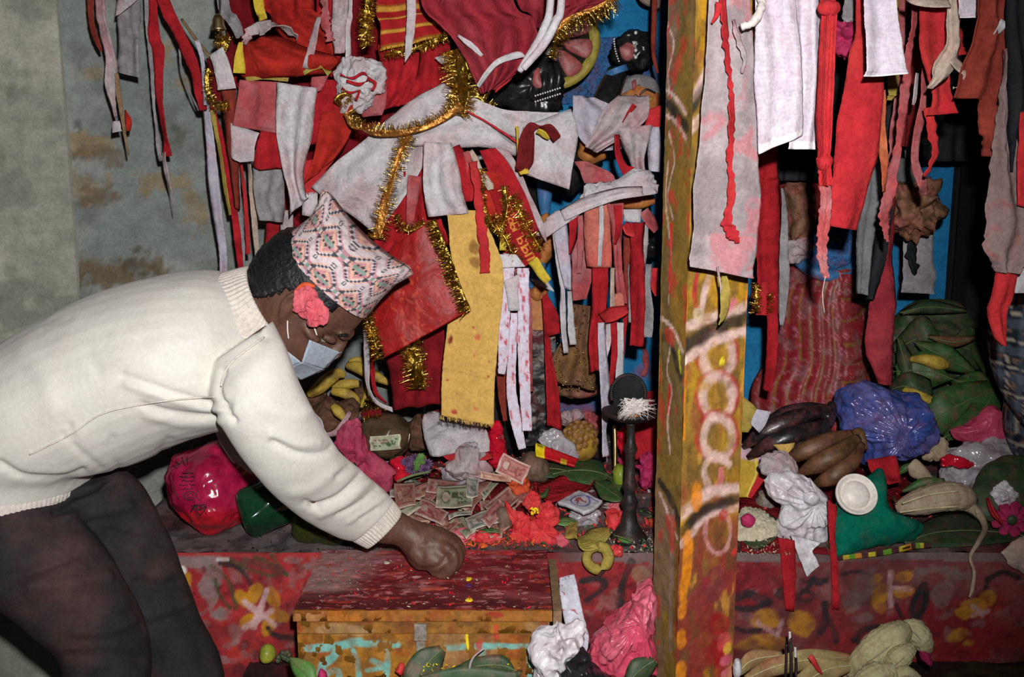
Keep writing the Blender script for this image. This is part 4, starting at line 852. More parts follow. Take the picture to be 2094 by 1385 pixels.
mparts.append(patch('m', [HP(126, -12, .013), HP(126, -12, -.013), HP(126, -62, -.011), HP(126, -62, .011)], 0, 0)); mparts.append(patch('m', [HP(126, -62, .011), HP(126, -62, -.011), HP(108, -112, -.012), HP(108, -112, .012)], 0, 0))
Vm, Fm = join(mparts); mo = obj('face_mask', Vm, Fm, 'mask_cloth', person); mo['label'] = 'pale blue-grey paper face mask'
for pts in ([(588, 656, HY-.07, 1.5), (588, 674, HY-.074, 1.5), (590, 693, HY-.070, 1.5)], [(636, 650, HY-.076, 1.5), (642, 668, HY-.074, 1.5), (648, 686, HY-.072, 1.5)]):
    V, Fc = tube_geo(pts, 6, 12); obj('ear_loop', V, Fc, 'thread', mo)
# pink flower tucked at the ear
fe = empty('flower', HP(0, 0, .085), 'crumpled pink flower tucked behind the ear of the bending person', 'flower')
for pts, y in [([(606, 600), (625, 585), (642, 600), (650, 630), (640, 655), (622, 650), (604, 640), (600, 618)], .088), ([(636, 605), (655, 615), (668, 640), (662, 662), (645, 664), (634, 645), (630, 622)], .097), ([(622, 640), (640, 640), (648, 658), (634, 662)], .1)]:
    puff('petal', None, 'petal_pink', pts, HY-y, .007, parent=fe, cr=.006, ridge=.007, fx=70, knum=7, kamp=.004)
tube('calyx', None, 'petal_orange', [(604, 596, HY-.085, 4), (622, 582, HY-.088, 5), (644, 586, HY-.086, 4)], parent=fe)

# ---- second person, mostly out of frame at the right
p2 = empty('person', (1.10, 2.02, 0), 'person in dark plaid shirt cut off by the right edge of the picture', 'person')
q = P(2068, 740, 1.98)
def wl(K, n=28, m=30): 
    k = spl(K, m); th = np.linspace(0, 2*math.pi, n, endpoint=False)
    V = np.stack([k[:, 0:1]+k[:, 3:4]*np.cos(th), k[:, 1:2]+k[:, 4:5]*np.sin(th), np.repeat(k[:, 2:3], n, 1)], 2).reshape(-1, 3)
    return V, grid_faces(n, m, wrap=True).tolist()+[list(range(n))[::-1], [(m-1)*n+i for i in range(n)]]
bx, by = q.x+.17, 1.93
def plaid(V):
    z, a = V[:, 2]+.25*V[:, 0], V[:, 0]*.9-V[:, 1]*.9
    C_ = np.zeros((len(V), 3))+lin(34, 40, 50)
    def band(t, p, lo, hi): f = (t/p) % 1; return (f > lo) & (f < hi)
    for t in (z, a): C_[band(t, .052, 0, .34)] += lin(90, 98, 110)*.5
    for t in (z, a): C_[band(t, .052, .5, .58)] = lin(176, 166, 150); C_[band(t, .052, .84, .89)] = lin(130, 100, 84)
    return C_
V, Fc = wl([(bx+.05, by, .615, .15, .12), (bx, by, .78, .19, .13), (bx, by, .95, .18, .12), (bx+.02, by, 1.15, .2, .12), (bx+.02, by, 1.32, .17, .10), (bx+.02, by, 1.40, .08, .07)], 90, 130)
sl, slf = wl([(bx-.10, by-.05, 1.34, .07, .07), (bx-.17, by-.06, 1.18, .065, .065), (bx-.205, by-.05, 1.02, .062, .062), (bx-.185, by-.06, .90, .065, .062), (bx-.15, by-.14, .80, .055, .05), (bx-.11, by-.20, .74, .045, .04)], 60, 110)
Vj, Fj = join([(V, Fc), (sl, slf)]); obj('shirt', Vj, Fj, 'attr_fab', p2, plaid(Vj))
V, Fc = wl([(bx+.05, by, .66, .13, .11), (bx+.06, by, .5, .125, .11), (bx+.06, by, .3, .11, .1), (bx+.06, by, .06, .095, .09)]); obj('trousers', V, Fc, 'trousers', p2)
bg = [wl([(bx+.06, by, .02, .08, .08), (bx+.06, by, .4, .10, .09), (bx+.03, by, .8, .14, .1), (bx+.02, by, 1.15, .17, .1), (bx+.02, by, 1.36, .1, .08), (bx+.02, by, 1.42, .055, .055), (bx+.02, by, 1.48, .052, .055), (bx+.02, by-.02, 1.55, .068, .085), (bx+.02, by-.01, 1.62, .075, .092), (bx+.02, by, 1.69, .06, .07), (bx+.02, by, 1.72, .02, .02)]),
      wl([(bx-.10, by-.05, 1.32, .05, .05), (bx-.19, by-.05, 1.02, .042, .042), (bx-.16, by-.12, .82, .034, .034), (bx-.10, by-.22, .73, .028, .024), (bx-.07, by-.27, .70, .034, .016)])]
for k in range(4): bg.append(wtube([(Vector((bx-.09+.018*k, by-.27, .70)), .009), (Vector((bx-.08+.018*k, by-.31, .68)), .009), (Vector((bx-.07+.016*k, by-.33, .65)), .008)]))
bg.append(wtube([(Vector((bx-.11, by-.24, .71)), .01), (Vector((bx-.125, by-.27, .69)), .009), (Vector((bx-.12, by-.30, .67)), .008)]))
bg.append(wtube([(Vector((bx+.02, by-.10, 1.585)), .008), (Vector((bx+.02, by-.118, 1.565)), .011)]))
fuse('body', bg, .009, 'skin', p2, 4)
V, Fc = wl([(bx+.02, by+.01, 1.60, .08, .09), (bx+.02, by+.01, 1.66, .078, .09), (bx+.02, by+.01, 1.71, .05, .06), (bx+.02, by+.01, 1.735, .01, .01)]); obj('hair', V, Fc, 'hair', p2)
# ------------------------------------------------------------------ idols behind the cloths
def vloft(K, n=28, m=40):
    k = spl(K, m); th = np.linspace(0, 2*math.pi, n, endpoint=False)
    V = np.stack([k[:, 0:1]+k[:, 3:4]*np.cos(th), k[:, 1:2]+k[:, 4:5]*np.sin(th), np.repeat(k[:, 2:3], n, 1)], 2).reshape(-1, 3)
    return V, grid_faces(n, m, wrap=True).tolist()+[list(range(n))[::-1], [(m-1)*n+i for i in range(n)]]
def ball(c, r, n=10, sq=(1, 1, 1)):
    V, Fc = lathe_geo([(r*math.sin(a), -r*math.cos(a)) for a in np.linspace(.02, math.pi-.02, n)], (0, 0, 0), (0, 0, 1), n+2)
    return V*np.array(sq)+np.array(c), Fc
gx = P(990, 500, 2.30).x
idol = empty('goddess_statue', (gx, 2.34, TOP+.03), 'black painted goddess statue half buried under red and white offered cloths', 'statue')
V, Fc = vloft([(gx, 2.36, .64, .16, .12), (gx, 2.36, .80, .15, .12), (gx, 2.36, 1.0, .13, .10), (gx, 2.36, 1.2, .15, .10), (gx, 2.36, 1.36, .17, .10), (gx, 2.36, 1.42, .08, .07), (gx, 2.36, 1.5, .06, .06), (gx, 2.35, 1.58, .085, .09), (gx, 2.35, 1.68, .09, .09), (gx, 2.36, 1.80, .03, .03)]); obj('body', V, Fc, 'statue_black', idol)
o = puff('hand', 'black hand with painted bead bracelets', 'statue_black', [(1035, 150), (1075, 125), (1115, 118), (1145, 150), (1155, 200), (1140, 235), (1085, 238), (1030, 215), (1010, 185)], 2.20, .05, parent=idol, cr=.012, ridge=.012, fx=40)
for k in range(4): tube('finger', None, 'statue_black', [(1092+14*k, 205, 2.16, 8), (1098+15*k, 175-6*k, 2.145, 8), (1100+12*k, 140-4*k, 2.16, 6)], parent=o)
bz = [ball(P(1095+5*k, 196-1.6*k+20*r, 2.135), .0022, 6) for k in range(11) for r in (0, .6)]
V, Fc = join(bz); b_ = obj('beads', V, Fc, 'bead_white', o); b_['kind'] = 'stuff'
puff('lip', 'pink painted nail patch', 'statue_pink', [(1092, 145), (1102, 138), (1106, 160), (1108, 178), (1095, 180), (1088, 168)], 2.14, .008, parent=o)
tube('arm', 'black polished upper arm', 'statue_black', [(1262, 150, 2.28, 22), (1245, 190, 2.25, 25), (1230, 232, 2.24, 28), (1215, 300, 2.26, 30), (1150, 380, 2.3, 32)], parent=idol, sides=18)
tube('armlet', 'blue armlet', 'statue_blue', [(1258, 140, 2.265, 24), (1262, 152, 2.265, 25)], parent=idol, sides=18)
# lotus disc
lot = empty('lotus_disc', P(1150, 90, 2.33), 'yellow rimmed round disc with pink lotus petals by the blue wall', 'disc')
q = P(1128, 85, 2.34)
V, Fc = lathe_geo([(.100, -.012), (.110, -.006), (.112, .004), (.104, .010), (.092, .008), (.088, .002)], q, (0, -1, .1), 48); obj('rim', V, Fc, 'statue_yellow', lot)
V, Fc = lathe_geo([(.089, -.004), (.088, .003), (.002, .004)], q, (0, -1, .1), 40); obj('ground', V, Fc, 'statue_black', lot)
for k in range(9):
    a = k*2*math.pi/9+.2; c_ = (1128+math.cos(a)*55, 85+math.sin(a)*55)
    pts = [(c_[0]+math.cos(a)*x*30-math.sin(a)*y*24, c_[1]+math.sin(a)*x*30+math.cos(a)*y*24) for x, y in [(-1.3, 0), (-.6, .5), (.3, .8), (.8, .75), (1, 0), (.8, -.75), (.3, -.8), (-.6, -.5)]]
    puff('petal', None, 'statue_pink', pts, 2.325, .010, parent=lot, seg=20, rings=5)
# small severed-head ornament
hd_ = empty('ornament_head', P(1295, 105, 2.36), 'small black head ornament with pink face on the blue wall', 'ornament')
puff('skull', None, 'statue_black', [(1258, 85), (1272, 68), (1300, 64), (1325, 75), (1335, 100), (1330, 130), (1300, 142), (1268, 132), (1255, 110)], 2.36, .045, parent=hd_, cr=.008, fx=50, ridge=.006)
puff('face', None, 'statue_pink', [(1268, 98), (1285, 88), (1296, 95), (1298, 118), (1285, 126), (1272, 118)], 2.325, .012, parent=hd_, cr=.003)
puff('hair_bun', None, 'statue_black', [(1270, 72), (1285, 62), (1300, 68), (1295, 80), (1278, 82)], 2.335, .014, parent=hd_)
for x, y in [(1300, 103), (1300, 117), (1297, 88), (1300, 67)]: V, Fc = ball(P(x, y, 2.315), .0042, 7); obj('eye', V, Fc, 'bead_white', hd_)
V, Fc = join([ball(P(1256+.4*k*k*.3, 80+5*k, 2.33), .0022, 6) for k in range(10)]); b_ = obj('beads', V, Fc, 'bead_white', hd_); b_['kind'] = 'stuff'
# orange painted attendant face
of = empty('attendant_statue', P(1305, 200, 2.34), 'orange painted idol face with arched brow beside the post', 'statue')
puff('head', None, 'statue_orange', [(1262, 200), (1270, 172), (1300, 155), (1335, 165), (1352, 200), (1350, 240), (1320, 262), (1280, 250)], 2.36, .06, parent=of)
puff('hairline', 'grey hair band', 'grey_cloth', [(1260, 200), (1268, 170), (1300, 152), (1338, 162), (1354, 195), (1340, 178), (1312, 166), (1286, 172), (1272, 190)], 2.325, .02, parent=of)
tube('eyebrow', None, 'statue_black', [(1308, 194, 2.298, 1.8), (1322, 183, 2.297, 2.4), (1340, 190, 2.30, 2)], parent=of)
puff('eye', None, 'statue_yellow', [(1310, 204), (1322, 197), (1336, 202), (1324, 209)], 2.30, .005, parent=of); V, Fc = ball(P(1323, 203, 2.294), .004, 8); obj('pupil', V, Fc, 'statue_black', of)
puff('forehead_mark', None, 'statue_pink', [(1290, 168), (1300, 162), (1302, 178), (1294, 186)], 2.31, .008, parent=of)
tube('nose', None, 'statue_orange', [(1300, 195, 2.30, 4), (1298, 215, 2.285, 7), (1300, 225, 2.29, 7)], parent=of)
puff('cream_bowl', 'black rimmed pale shape high on the blue wall beside the post', 'cream', [(1300, -30), (1345, -30), (1350, 15), (1330, 14), (1312, 6), (1302, -10)], 2.42, .03, cat='ornament')
tube('red_rod', 'dark red rod standing behind the left edge of the post', 'red_brown', [(1340, -40, 2.2, 6), (1338, 30, 2.2, 6), (1336, 105, 2.2, 5), (1345, 150, 2.2, 3)], cat='rod')
# blue beaded net
net = empty('beaded_net', P(1220, 140, 2.60), 'blue beaded net cloth spread on the blue wall', 'net')
mk('net_blue', (.03, .13, .34), rough=.8, var=.5, scale=40, stain=(.16, .05, .09), st=.6, bump=.6, bscale=90)
cloth('net', None, 'net_blue', [(1205, 78, 1340, 72, 2.60), (1192, 130, 1345, 130, 2.60), (1160, 180, 1345, 180, 2.60), (1140, 215, 1250, 205, 2.60)], parent=net, cr=.004)
random.seed(4); V, Fc = join([ball(P(1175+random.random()*110-(y-80)*.25, y+random.uniform(-2, 2)+4*math.sin(x*.7), 2.588), .0016, 5) for y in range(88, 200, 11) for x in range(13)]); b_ = obj('sequins', V, Fc, 'sequin', net); b_['kind'] = 'stuff'
# forearm with blue mace, orange sleeve and carved post
mace = empty('painted_forearm', P(1112, 450, 2.22), 'blue and orange painted statue forearm between white strips', 'statue')
tube('forearm', None, 'statue_blue', [(1112, 352, 2.24, 8), (1114, 375, 2.23, 16), (1114, 405, 2.22, 15), (1114, 440, 2.22, 9)], parent=mace, sides=16)
tube('cuff', 'orange cuff', 'statue_orange', [(1114, 440, 2.22, 10), (1122, 470, 2.21, 14), (1118, 505, 2.21, 15), (1108, 535, 2.22, 12)], parent=mace, sides=14, rough=.25)
tube('shaft', 'blue shaft', 'statue_blue', [(1108, 530, 2.22, 12), (1098, 560, 2.22, 15), (1090, 590, 2.22, 14)], parent=mace, sides=14)
cp_ = empty('carved_post', P(1100, 780, 2.24), 'short carved post with orange top and charred black shaft', 'post')
puff('knob', 'round orange knob', 'statue_orange', [(1085, 590), (1100, 578), (1117, 588), (1118, 605), (1102, 616), (1086, 606)], 2.20, .018, parent=cp_, cr=.004, fx=60)
V, Fc = box_geo(P(1098, 640, 2.22), .045, .045, .085); obj('block', V, Fc, 'statue_orange', cp_, smooth=False)
a_, b_ = P(1108, 672, 2.22), P(1108, 905, 2.22)
fk = Face((P(1075, 672, 2.19).x, 2.19, b_.z), (1, 0, 0), (0, 0, 1), .068, a_.z-b_.z, 24, 90, lin(40, 36, 36)); fk.noise(lin(120, 52, 58), 30, .0, .25, .6, sy=.4); fk.noise(lin(18, 16, 17), 18, .05, .2, .8); fk.noise(lin(150, 130, 120), 50, .22, .34, .5)
v_, f_, c_ = fk.geo(.006, 50); bv, bf = box_geo((P(1075, 672, 2.19).x+.034, 2.225, (a_.z+b_.z)/2), .068, .062, a_.z-b_.z); vv, f2 = join([(v_, f_), (bv, bf)]); obj('shaft', vv, f2, 'attr_gloss', cp_, np.concatenate([c_, np.tile(lin(30, 26, 26), (8, 1))]))
puff('statue_base', 'brown stone ledge under the glittering leg drape', 'statue_brown', [(1125, 795), (1160, 780), (1218, 788), (1224, 805), (1180, 812), (1140, 808)], 2.28, .05, cat='ledge', cr=.008)
tube('painted_hand', 'orange painted statue hand reaching out under the white scarf', 'statue_orange', [(1245, 410, 2.22, 9), (1275, 412, 2.2, 14), (1310, 412, 2.19, 15), (1338, 408, 2.19, 9)], cat='statue', sides=12)
puff('dark_fist', 'small black carved fist behind red strips left of the post', 'statue_black', [(1278, 488), (1300, 472), (1335, 474), (1348, 500), (1340, 525), (1300, 522), (1280, 510)], 2.26, .04, cat='statue', cr=.01, fx=60)
puff('painted_snout', 'orange painted animal snout peeping below the white cloth', 'statue_orange', [(1182, 285), (1200, 295), (1235, 310), (1240, 325), (1215, 333), (1185, 322)], 2.22, .03, cat='statue', cr=.005)

# ---- sari statue right of the post
sari = empty('sari_statue', P(1680, 850, 2.36), 'painted statue in red flowered sari right of the post', 'statue')
def sari_paint(u, v, Pf):
    C_ = np.zeros(u.shape+(3,))+lin(160, 40, 50); k = nseed()
    m = sm(-.2, .2, fbm(u*7, v*7, 0, k)); C_ = C_*(1-.5*m[..., None])+lin(140, 66, 62)*.5*m[..., None]
    pl = u < .52; st = np.where(pl, (u*13+.3*v) % 1, (v*9-u*1.6+.4*np.sin(u*9)) % 1); st2 = (st > .86)
    C_[st2] = lin(150, 104, 50)
    a, b = (u*11+np.floor(v*13)*.5) % 1-.5, (v*13) % 1-.5; r = np.hypot(a, b); an = np.arctan2(b, a)
    C_[(np.abs(r-.20) < .08) & (np.cos(an*6) > .1) & (vn(u*40, v*40, 0, k) > -.2)] = lin(196, 104, 122)
    w = (.5*sm(.1, .4, fbm(u*16, v*16, 0, k+3)))[..., None]; C_ = C_*(1-w)+lin(150, 120, 120)*w; return C_*.85
Pf, u, v, Nv = sheet([(1590, 545, 1775, 540, 2.36), (1575, 600, 1790, 600, 2.36), (1560, 700, 1800, 700, 2.36), (1545, 780, 1815, 780, 2.36), (1535, 880, 1830, 880, 2.36)], cr=.002, bulge=.13, res=3.2, folds=0)
pl = sm(.60, .45, u)*(.35+.65*v); Pf[..., 1] -= .010*np.abs(np.sin(math.pi*(u*13+.3*v)))*pl; Pf[..., 1] -= .008*np.abs(np.sin(math.pi*(v*9-u*1.6+.4*np.sin(u*9))))*(1-sm(.6, .45, u))
n = normals(Pf); n *= np.sign((n@Nv).mean()); V, Fc = shell(Pf, n, .02); c_ = sari_paint(u, v, Pf); obj('skirt', V, Fc, 'attr_gloss', sari, np.concatenate([c_.reshape(-1, 3)]*2))
sx = P(1690, 400, 2.38).x
V, Fc = vloft([(sx, 2.40, .70, .12, .10), (sx, 2.40, .95, .10, .09), (sx, 2.40, 1.02, .085, .08), (sx, 2.40, 1.15, .11, .09), (sx, 2.40, 1.3, .13, .08), (sx, 2.40, 1.36, .06, .06), (sx, 2.39, 1.45, .07, .075), (sx, 2.39, 1.56, .06, .06), (sx, 2.4, 1.6, .02, .02)]); obj('torso', V, Fc, 'maroon', sari)
tube('waist_band', 'blue waist band', 'statue_blue', [(1625, 515, 2.30, 15), (1650, 545, 2.26, 15), (1690, 563, 2.24, 13), (1735, 552, 2.25, 12), (1775, 522, 2.29, 13)], parent=sari, sides=14)
puff('waist_shade', 'dark blue fill standing for the shaded waist recess', 'net_blue', [(1640, 470), (1770, 470), (1770, 520), (1735, 550), (1690, 560), (1645, 535)], 2.31, .04, parent=sari)  # shade of the recess above the waist band, put in as dark colour
puff('bodice', 'red carved bodice', 'statue_brown', [(1600, 380), (1640, 375), (1660, 400), (1655, 470), (1640, 495), (1612, 490), (1605, 440)], 2.28, .04, parent=sari, cr=.01, ridge=.008, fx=40)
puff('necklace', 'pink flowered necklace', 'grey_pink', [(1608, 495), (1650, 490), (1658, 510), (1640, 530), (1615, 530)], 2.25, .02, parent=sari, cr=.006, ridge=.01, fx=90)
puff('garland', 'pink flower garland', 'petal_magenta', [(1715, 40), (1730, 45), (1748, 60), (1752, 95), (1735, 110), (1718, 95), (1712, 65)], 2.05, .03, cat='garland', cr=.012, ridge=.02, fx=60) if False else None
puff('paper_flower', 'crumpled pink paper flower hanging behind the red twisted strip', 'petal_magenta', [(1712, 50), (1728, 45), (1745, 55), (1750, 90), (1738, 115), (1722, 105), (1712, 80)], 1.72, .02, cat='flower', cr=.012, ridge=.016, fx=60)
puff('carved_mask', 'brown carved mask daubed with red powder hanging beside the blue wall', 'statue_brown', [(1822, 390), (1850, 372), (1890, 380), (1912, 410), (1910, 450), (1885, 480), (1850, 478), (1824, 450)], 2.10, .05, cat='mask', cr=.022, ridge=.018, fx=45)
V, Fc = lathe_geo([(.035, 0), (.036, .03), (.03, .045), (.02, .05)], P(1845, 372, 2.12), (0, 0, 1), 20); tag(obj('dark_pot', V, Fc, 'grey_dark'), 'small dark pot behind the brown carved mask', 'pot')

# ------------------------------------------------------------------ hanging cloths
def C2(name, mat, label, rows, **k): return cloth(name, label, mat, rows, **k)
def R2(name, mat, label, pts, **k): return ribbon(name, label, mat, pts, **k)
def tinsel(label, path, fr=14, dens=1.0, both=True, band='gold_dark', name='tinsel_garland', flen=1., mat='gold', parent=None, cat='tinsel', up=None):
    q = pt_mid = P(path[len(path)//2][0], path[len(path)//2][1], path[len(path)//2][3])
    e = parent or empty(name, q, label, cat)
    ribbon('band', None, band, path, parent=e, cr=.007 if 'gold' in band else .003, res=3, fx=40.)
    s_ = nseed(); rng = np.random.RandomState(s_); c = spl([(a[0], a[1], a[2], a[3]) for a in path], 60)
    L = np.hypot(*np.diff(c[:, :2], axis=0).T).sum(); n = int(L*1.1*dens); V = []; Fc = []
    for k in range(n):
        t = rng.rand()*58.99; i = int(t); f = t-i; a = c[i]*(1-f)+c[i+1]*f; d = c[i+1, :2]-c[i, :2]; d /= np.linalg.norm(d)+1e-9
        sg = 1 if rng.rand() < .5 else -1
        if not both: sg = up or 1
        nr = np.array([d[1], -d[0]])*sg; st = a[:2]+nr*a[2]*rng.uniform(.1, .5); ln = fr*rng.uniform(.5, 1.2)*flen
        dr = nr+d*rng.uniform(-.5, .5); en = st+dr*ln; y0 = a[3]-.004; y1 = y0-rng.uniform(-.006, .016)
        p0, p1 = np.array(P(*st, y0)), np.array(P(*en, y1)); w = np.cross(p1-p0, rng.randn(3)); w = w/(np.linalg.norm(w)+1e-9)*.0007
        b = len(V); V += [p0-w, p0+w, p1+w*.6, p1-w*.6]; Fc.append([b, b+1, b+2, b+3])
    fo = obj('fringe', np.array(V), Fc, mat, e, smooth=False); fo['kind'] = 'stuff'
    return e
W, LV, GC_, GP, CR, R_, RB, RO, RDk, RBr, RP = 'white', 'lavender', 'grey_cloth', 'grey_pink', 'cream', 'red', 'red_bright', 'red_orange', 'red_dark', 'red_brown', 'red_pale'
# -- scraps against the grey wall, far left
R2('cloth_strip', RBr, 'short dark red strip, leftmost of all the hangings', [(182, -215, 12, 2.12), (186, 0, 14, 2.1), (190, 60, 15, 2.1), (208, 105, 5, 2.1)])
R2('cloth_strip', GP, 'wavy grey twisted strip against the grey wall', [(200, -215, 20, 2.1), (205, 0, 22, 2.08), (213, 60, 22, 2.08), (228, 120, 20, 2.08), (226, 180, 15, 2.08), (236, 240, 10, 2.09)], folds=1.5, amp=.004)
C2('cloth_scrap', GC_, 'limp grey rag hanging over the left wall', [(228, -215, 290, -215, 2.12), (240, -10, 288, -5, 2.12), (240, 60, 285, 60, 2.11), (236, 120, 286, 130, 2.1), (240, 148, 290, 160, 2.1)], folds=1.5, amp=.006)
C2('cloth_scrap', GP, 'folded pale triangle of cloth over the grey rag', [(243, -5, 288, -20, 2.08), (240, 20, 280, 2, 2.08), (238, 34, 246, 30, 2.08)])
R2('twig', 'bamboo', 'thin crooked dry twig hanging below the grey rag', [(238, 150, 6, 2.08), (245, 200, 8, 2.08), (254, 260, 7, 2.08), (262, 318, 3, 2.08)], cat='twig')
R2('cloth_strip', RO, 'tiny red scrap beside the dry twig', [(254, 225, 4, 2.09), (262, 245, 10, 2.09), (264, 268, 5, 2.09)])
C2('cloth_scrap', W, 'small white folded end below the wavy grey strip', [(232, 248, 245, 247, 2.07), (229, 272, 250, 268, 2.07)])
R2('cloth_strip', R_, 'long straight red ribbon hanging alone on the grey wall', [(305, -215, 18, 2.1), (310, 0, 20, 2.1), (317, 70, 22, 2.1), (322, 110, 20, 2.1), (325, 200, 15, 2.1), (334, 270, 14, 2.1), (340, 320, 20, 2.1)])
R2('cloth_strip', GP, 'frayed white tail under the long red ribbon', [(333, 312, 13, 2.105), (340, 350, 11, 2.105), (350, 400, 4, 2.105), (356, 436, 3, 2.105)])
R2('cloth_strip', GC_, 'pale thin strip behind the long red ribbon', [(298, -215, 9, 2.115), (300, 0, 9, 2.115), (310, 150, 7, 2.115), (322, 270, 6, 2.115), (328, 330, 9, 2.115)])
R2('cloth_strip', R_, 'broad red ribbon slanting down towards the brass bell', [(270, -215, 24, 2.06), (335, 0, 25, 2.06), (358, 50, 24, 2.06), (385, 110, 22, 2.06), (402, 150, 20, 2.06), (418, 225, 10, 2.06)])
R2('cloth_strip', GC_, 'thin white curling thread left of the cloth bundle', [(366, 100, 4, 2.1), (372, 140, 4, 2.1), (386, 185, 4, 2.1), (405, 226, 3, 2.1)])
R2('cloth_strip', LV, 'narrow white and pink twist tied by the twig', [(402, 82, 9, 2.03), (412, 120, 10, 2.03), (417, 170, 9, 2.03), (418, 215, 6, 2.03)])
tube('stick', 'dark stick poking out towards the cloth bundle', 'bamboo', [(372, 40, 2.08, 3), (400, 80, 2.06, 3.5), (440, 130, 2.04, 4)], cat='stick')
V, Fc = lathe_geo([(.002, .030), (.007, .027), (.011, .019), (.012, .009), (.015, .0015), (.0155, -.0015), (.012, -.002), (.010, .006)], P(447, 60, 2.04), (0, 0, 1), 24)
bell = empty('bell', P(447, 60, 2.04), 'small brass bell hanging above the cloth bundle', 'bell'); obj('bell_body', V, Fc, 'brass', bell); V, Fc = ball(P(447, 61, 2.04), .004); obj('clapper', V, Fc, 'brass', bell); tube('cord', None, 'iron', [(448, -215, 2.06, 2), (450, 0, 2.04, 2), (447, 36, 2.04, 2)], parent=bell)
tinsel('gold tinsel tuft under the brass bell', [(440, 80, 16, 2.02), (455, 85, 24, 2.02), (470, 92, 16, 2.02)], 12, 3)
# -- long strips beside the wall
R2('cloth_strip', LV, 'long pale lavender strip hanging left of the bundle', [(420, 200, 18, 2.12), (428, 300, 24, 2.12), (438, 400, 24, 2.12), (452, 500, 18, 2.12), (458, 570, 14, 2.12)], folds=1, amp=.004)
R2('cloth_strip', 'yellow_dirty', 'thin mustard strip hanging left of the bundle', [(436, 225, 8, 2.09), (446, 300, 8, 2.09), (458, 370, 9, 2.09), (470, 440, 6, 2.09)])
R2('cloth_strip', R_, 'long red strip hanging down behind the sweater collar', [(428, 190, 12, 2.1), (448, 280, 15, 2.1), (468, 370, 13, 2.1), (482, 450, 14, 2.1), (492, 560, 12, 2.1)])
R2('cloth_strip', RB, 'thin bright red strip under the folded white end', [(490, 320, 8, 2.1), (498, 380, 8, 2.1), (503, 440, 8, 2.1), (506, 520, 8, 2.1)])
R2('cloth_strip', CR, 'thin cream strip hanging beside the bright red one', [(508, 330, 7, 2.1), (515, 400, 12, 2.1), (522, 470, 13, 2.1), (530, 560, 12, 2.1)])
R2('cloth_strip', GC_, 'ragged grey strip behind the thin red one', [(480, 325, 12, 2.14), (486, 400, 14, 2.14), (490, 470, 14, 2.14), (496, 550, 12, 2.14)])
C2('cloth_strip', R_, 'red strip below the grey cloth behind the head', [(545, 440, 572, 440, 2.12), (542, 500, 570, 500, 2.12), (540, 560, 568, 560, 2.12)])
C2('cloth_strip', GP, 'pale brown strip behind the back of the cap', [(575, 430, 600, 430, 2.13), (572, 520, 600, 520, 2.13), (570, 580, 596, 580, 2.13)])
# -- bundle, upper left
C2('cloth_backing', RDk, 'dark red cloth hung behind the whole left bundle', [(470, -215, 900, -215, 2.30), (475, 0, 905, 0, 2.30), (485, 200, 900, 200, 2.30), (560, 380, 880, 400, 2.30), (600, 480, 870, 520, 2.30)], folds=5, amp=.012, res=10)
C2('hanging_cloth', RO, 'orange red cloth sagging across the left bundle', [(482, 95, 560, 70, 2.02), (488, 120, 620, 95, 2.0), (492, 145, 690, 120, 2.0), (500, 165, 668, 155, 2.02)], folds=2, amp=.010, bulge=.02, cr=.008)
C2('hanging_cloth', RO, 'upper orange red cloth above the ragged white scraps', [(530, -215, 650, -215, 2.08), (535, -10, 640, -10, 2.06), (545, 30, 640, 20, 2.05), (560, 60, 690, 50, 2.05), (620, 130, 705, 110, 2.06)], folds=2, amp=.010, cr=.006)
C2('hanging_cloth', R_, 'red cloth hanging straight down inside the bundle', [(640, -215, 700, -215, 2.1), (645, 0, 700, 0, 2.1), (650, 80, 700, 90, 2.09), (640, 150, 690, 160, 2.09)], folds=2)
R2('cloth_scrap', GP, 'string of ragged white scraps across the bundle', [(500, 90, 10, 1.97), (510, 65, 22, 1.97), (535, 55, 34, 1.97), (560, 48, 16, 1.98), (590, 60, 16, 1.98), (612, 78, 10, 1.98)], fray=6, cr=.008, res=3)
R2('cloth_strip', GP, 'narrow white strip slanting over the orange red cloth', [(652, 35, 12, 1.98), (642, 80, 13, 1.97), (634, 110, 13, 1.97), (625, 140, 12, 1.98)])
C2('cloth_strip', GP, 'soft grey pink strip at the top of the bundle', [(682, -215, 712, -215, 2.02), (680, 0, 714, 0, 2.0), (680, 60, 714, 60, 2.0), (682, 110, 704, 108, 2.0)], folds=1.5, amp=.006)
R2('cloth_strip', RP, 'pink knotted strip beside the soft grey one', [(660, -215, 16, 1.99), (664, 0, 18, 1.98), (668, 45, 20, 1.98), (676, 85, 14, 1.98)], fray=3)
R2('cloth_strip', W, 'thin white vertical strip at the right of the bundle', [(716, -215, 9, 1.97), (716, 0, 9, 1.97), (713, 60, 10, 1.97), (710, 190, 8, 1.99)])
R2('cloth_strip', 'yellow_bright', 'short yellow ribbon at the top of the bundle', [(515, -215, 16, 2.0), (528, 0, 18, 2.0), (538, 40, 20, 2.0)])
R2('cloth_scrap', 'yellow_bright', 'small yellow tongue of cloth at the left of the bundle', [(492, 86, 8, 1.96), (490, 110, 16, 1.96), (490, 150, 22, 1.96)])
R2('cloth_hem', 'yellow_dirty', 'yellow hem peeping under the orange red cloth', [(502, 162, 8, 2.01), (545, 158, 9, 2.01), (590, 162, 8, 2.01)])
R2('cloth_hem', 'yellow_dirty', 'yellow folded corner at the centre of the bundle', [(620, 150, 8, 1.98), (650, 136, 8, 1.98), (674, 152, 14, 1.98)])
R2('cloth_strip', GC_, 'grey ragged strips hanging from the twig at the bundle top', [(452, -215, 26, 2.08), (458, 0, 26, 2.08), (478, 40, 26, 2.06), (492, 75, 16, 2.06)], folds=2)
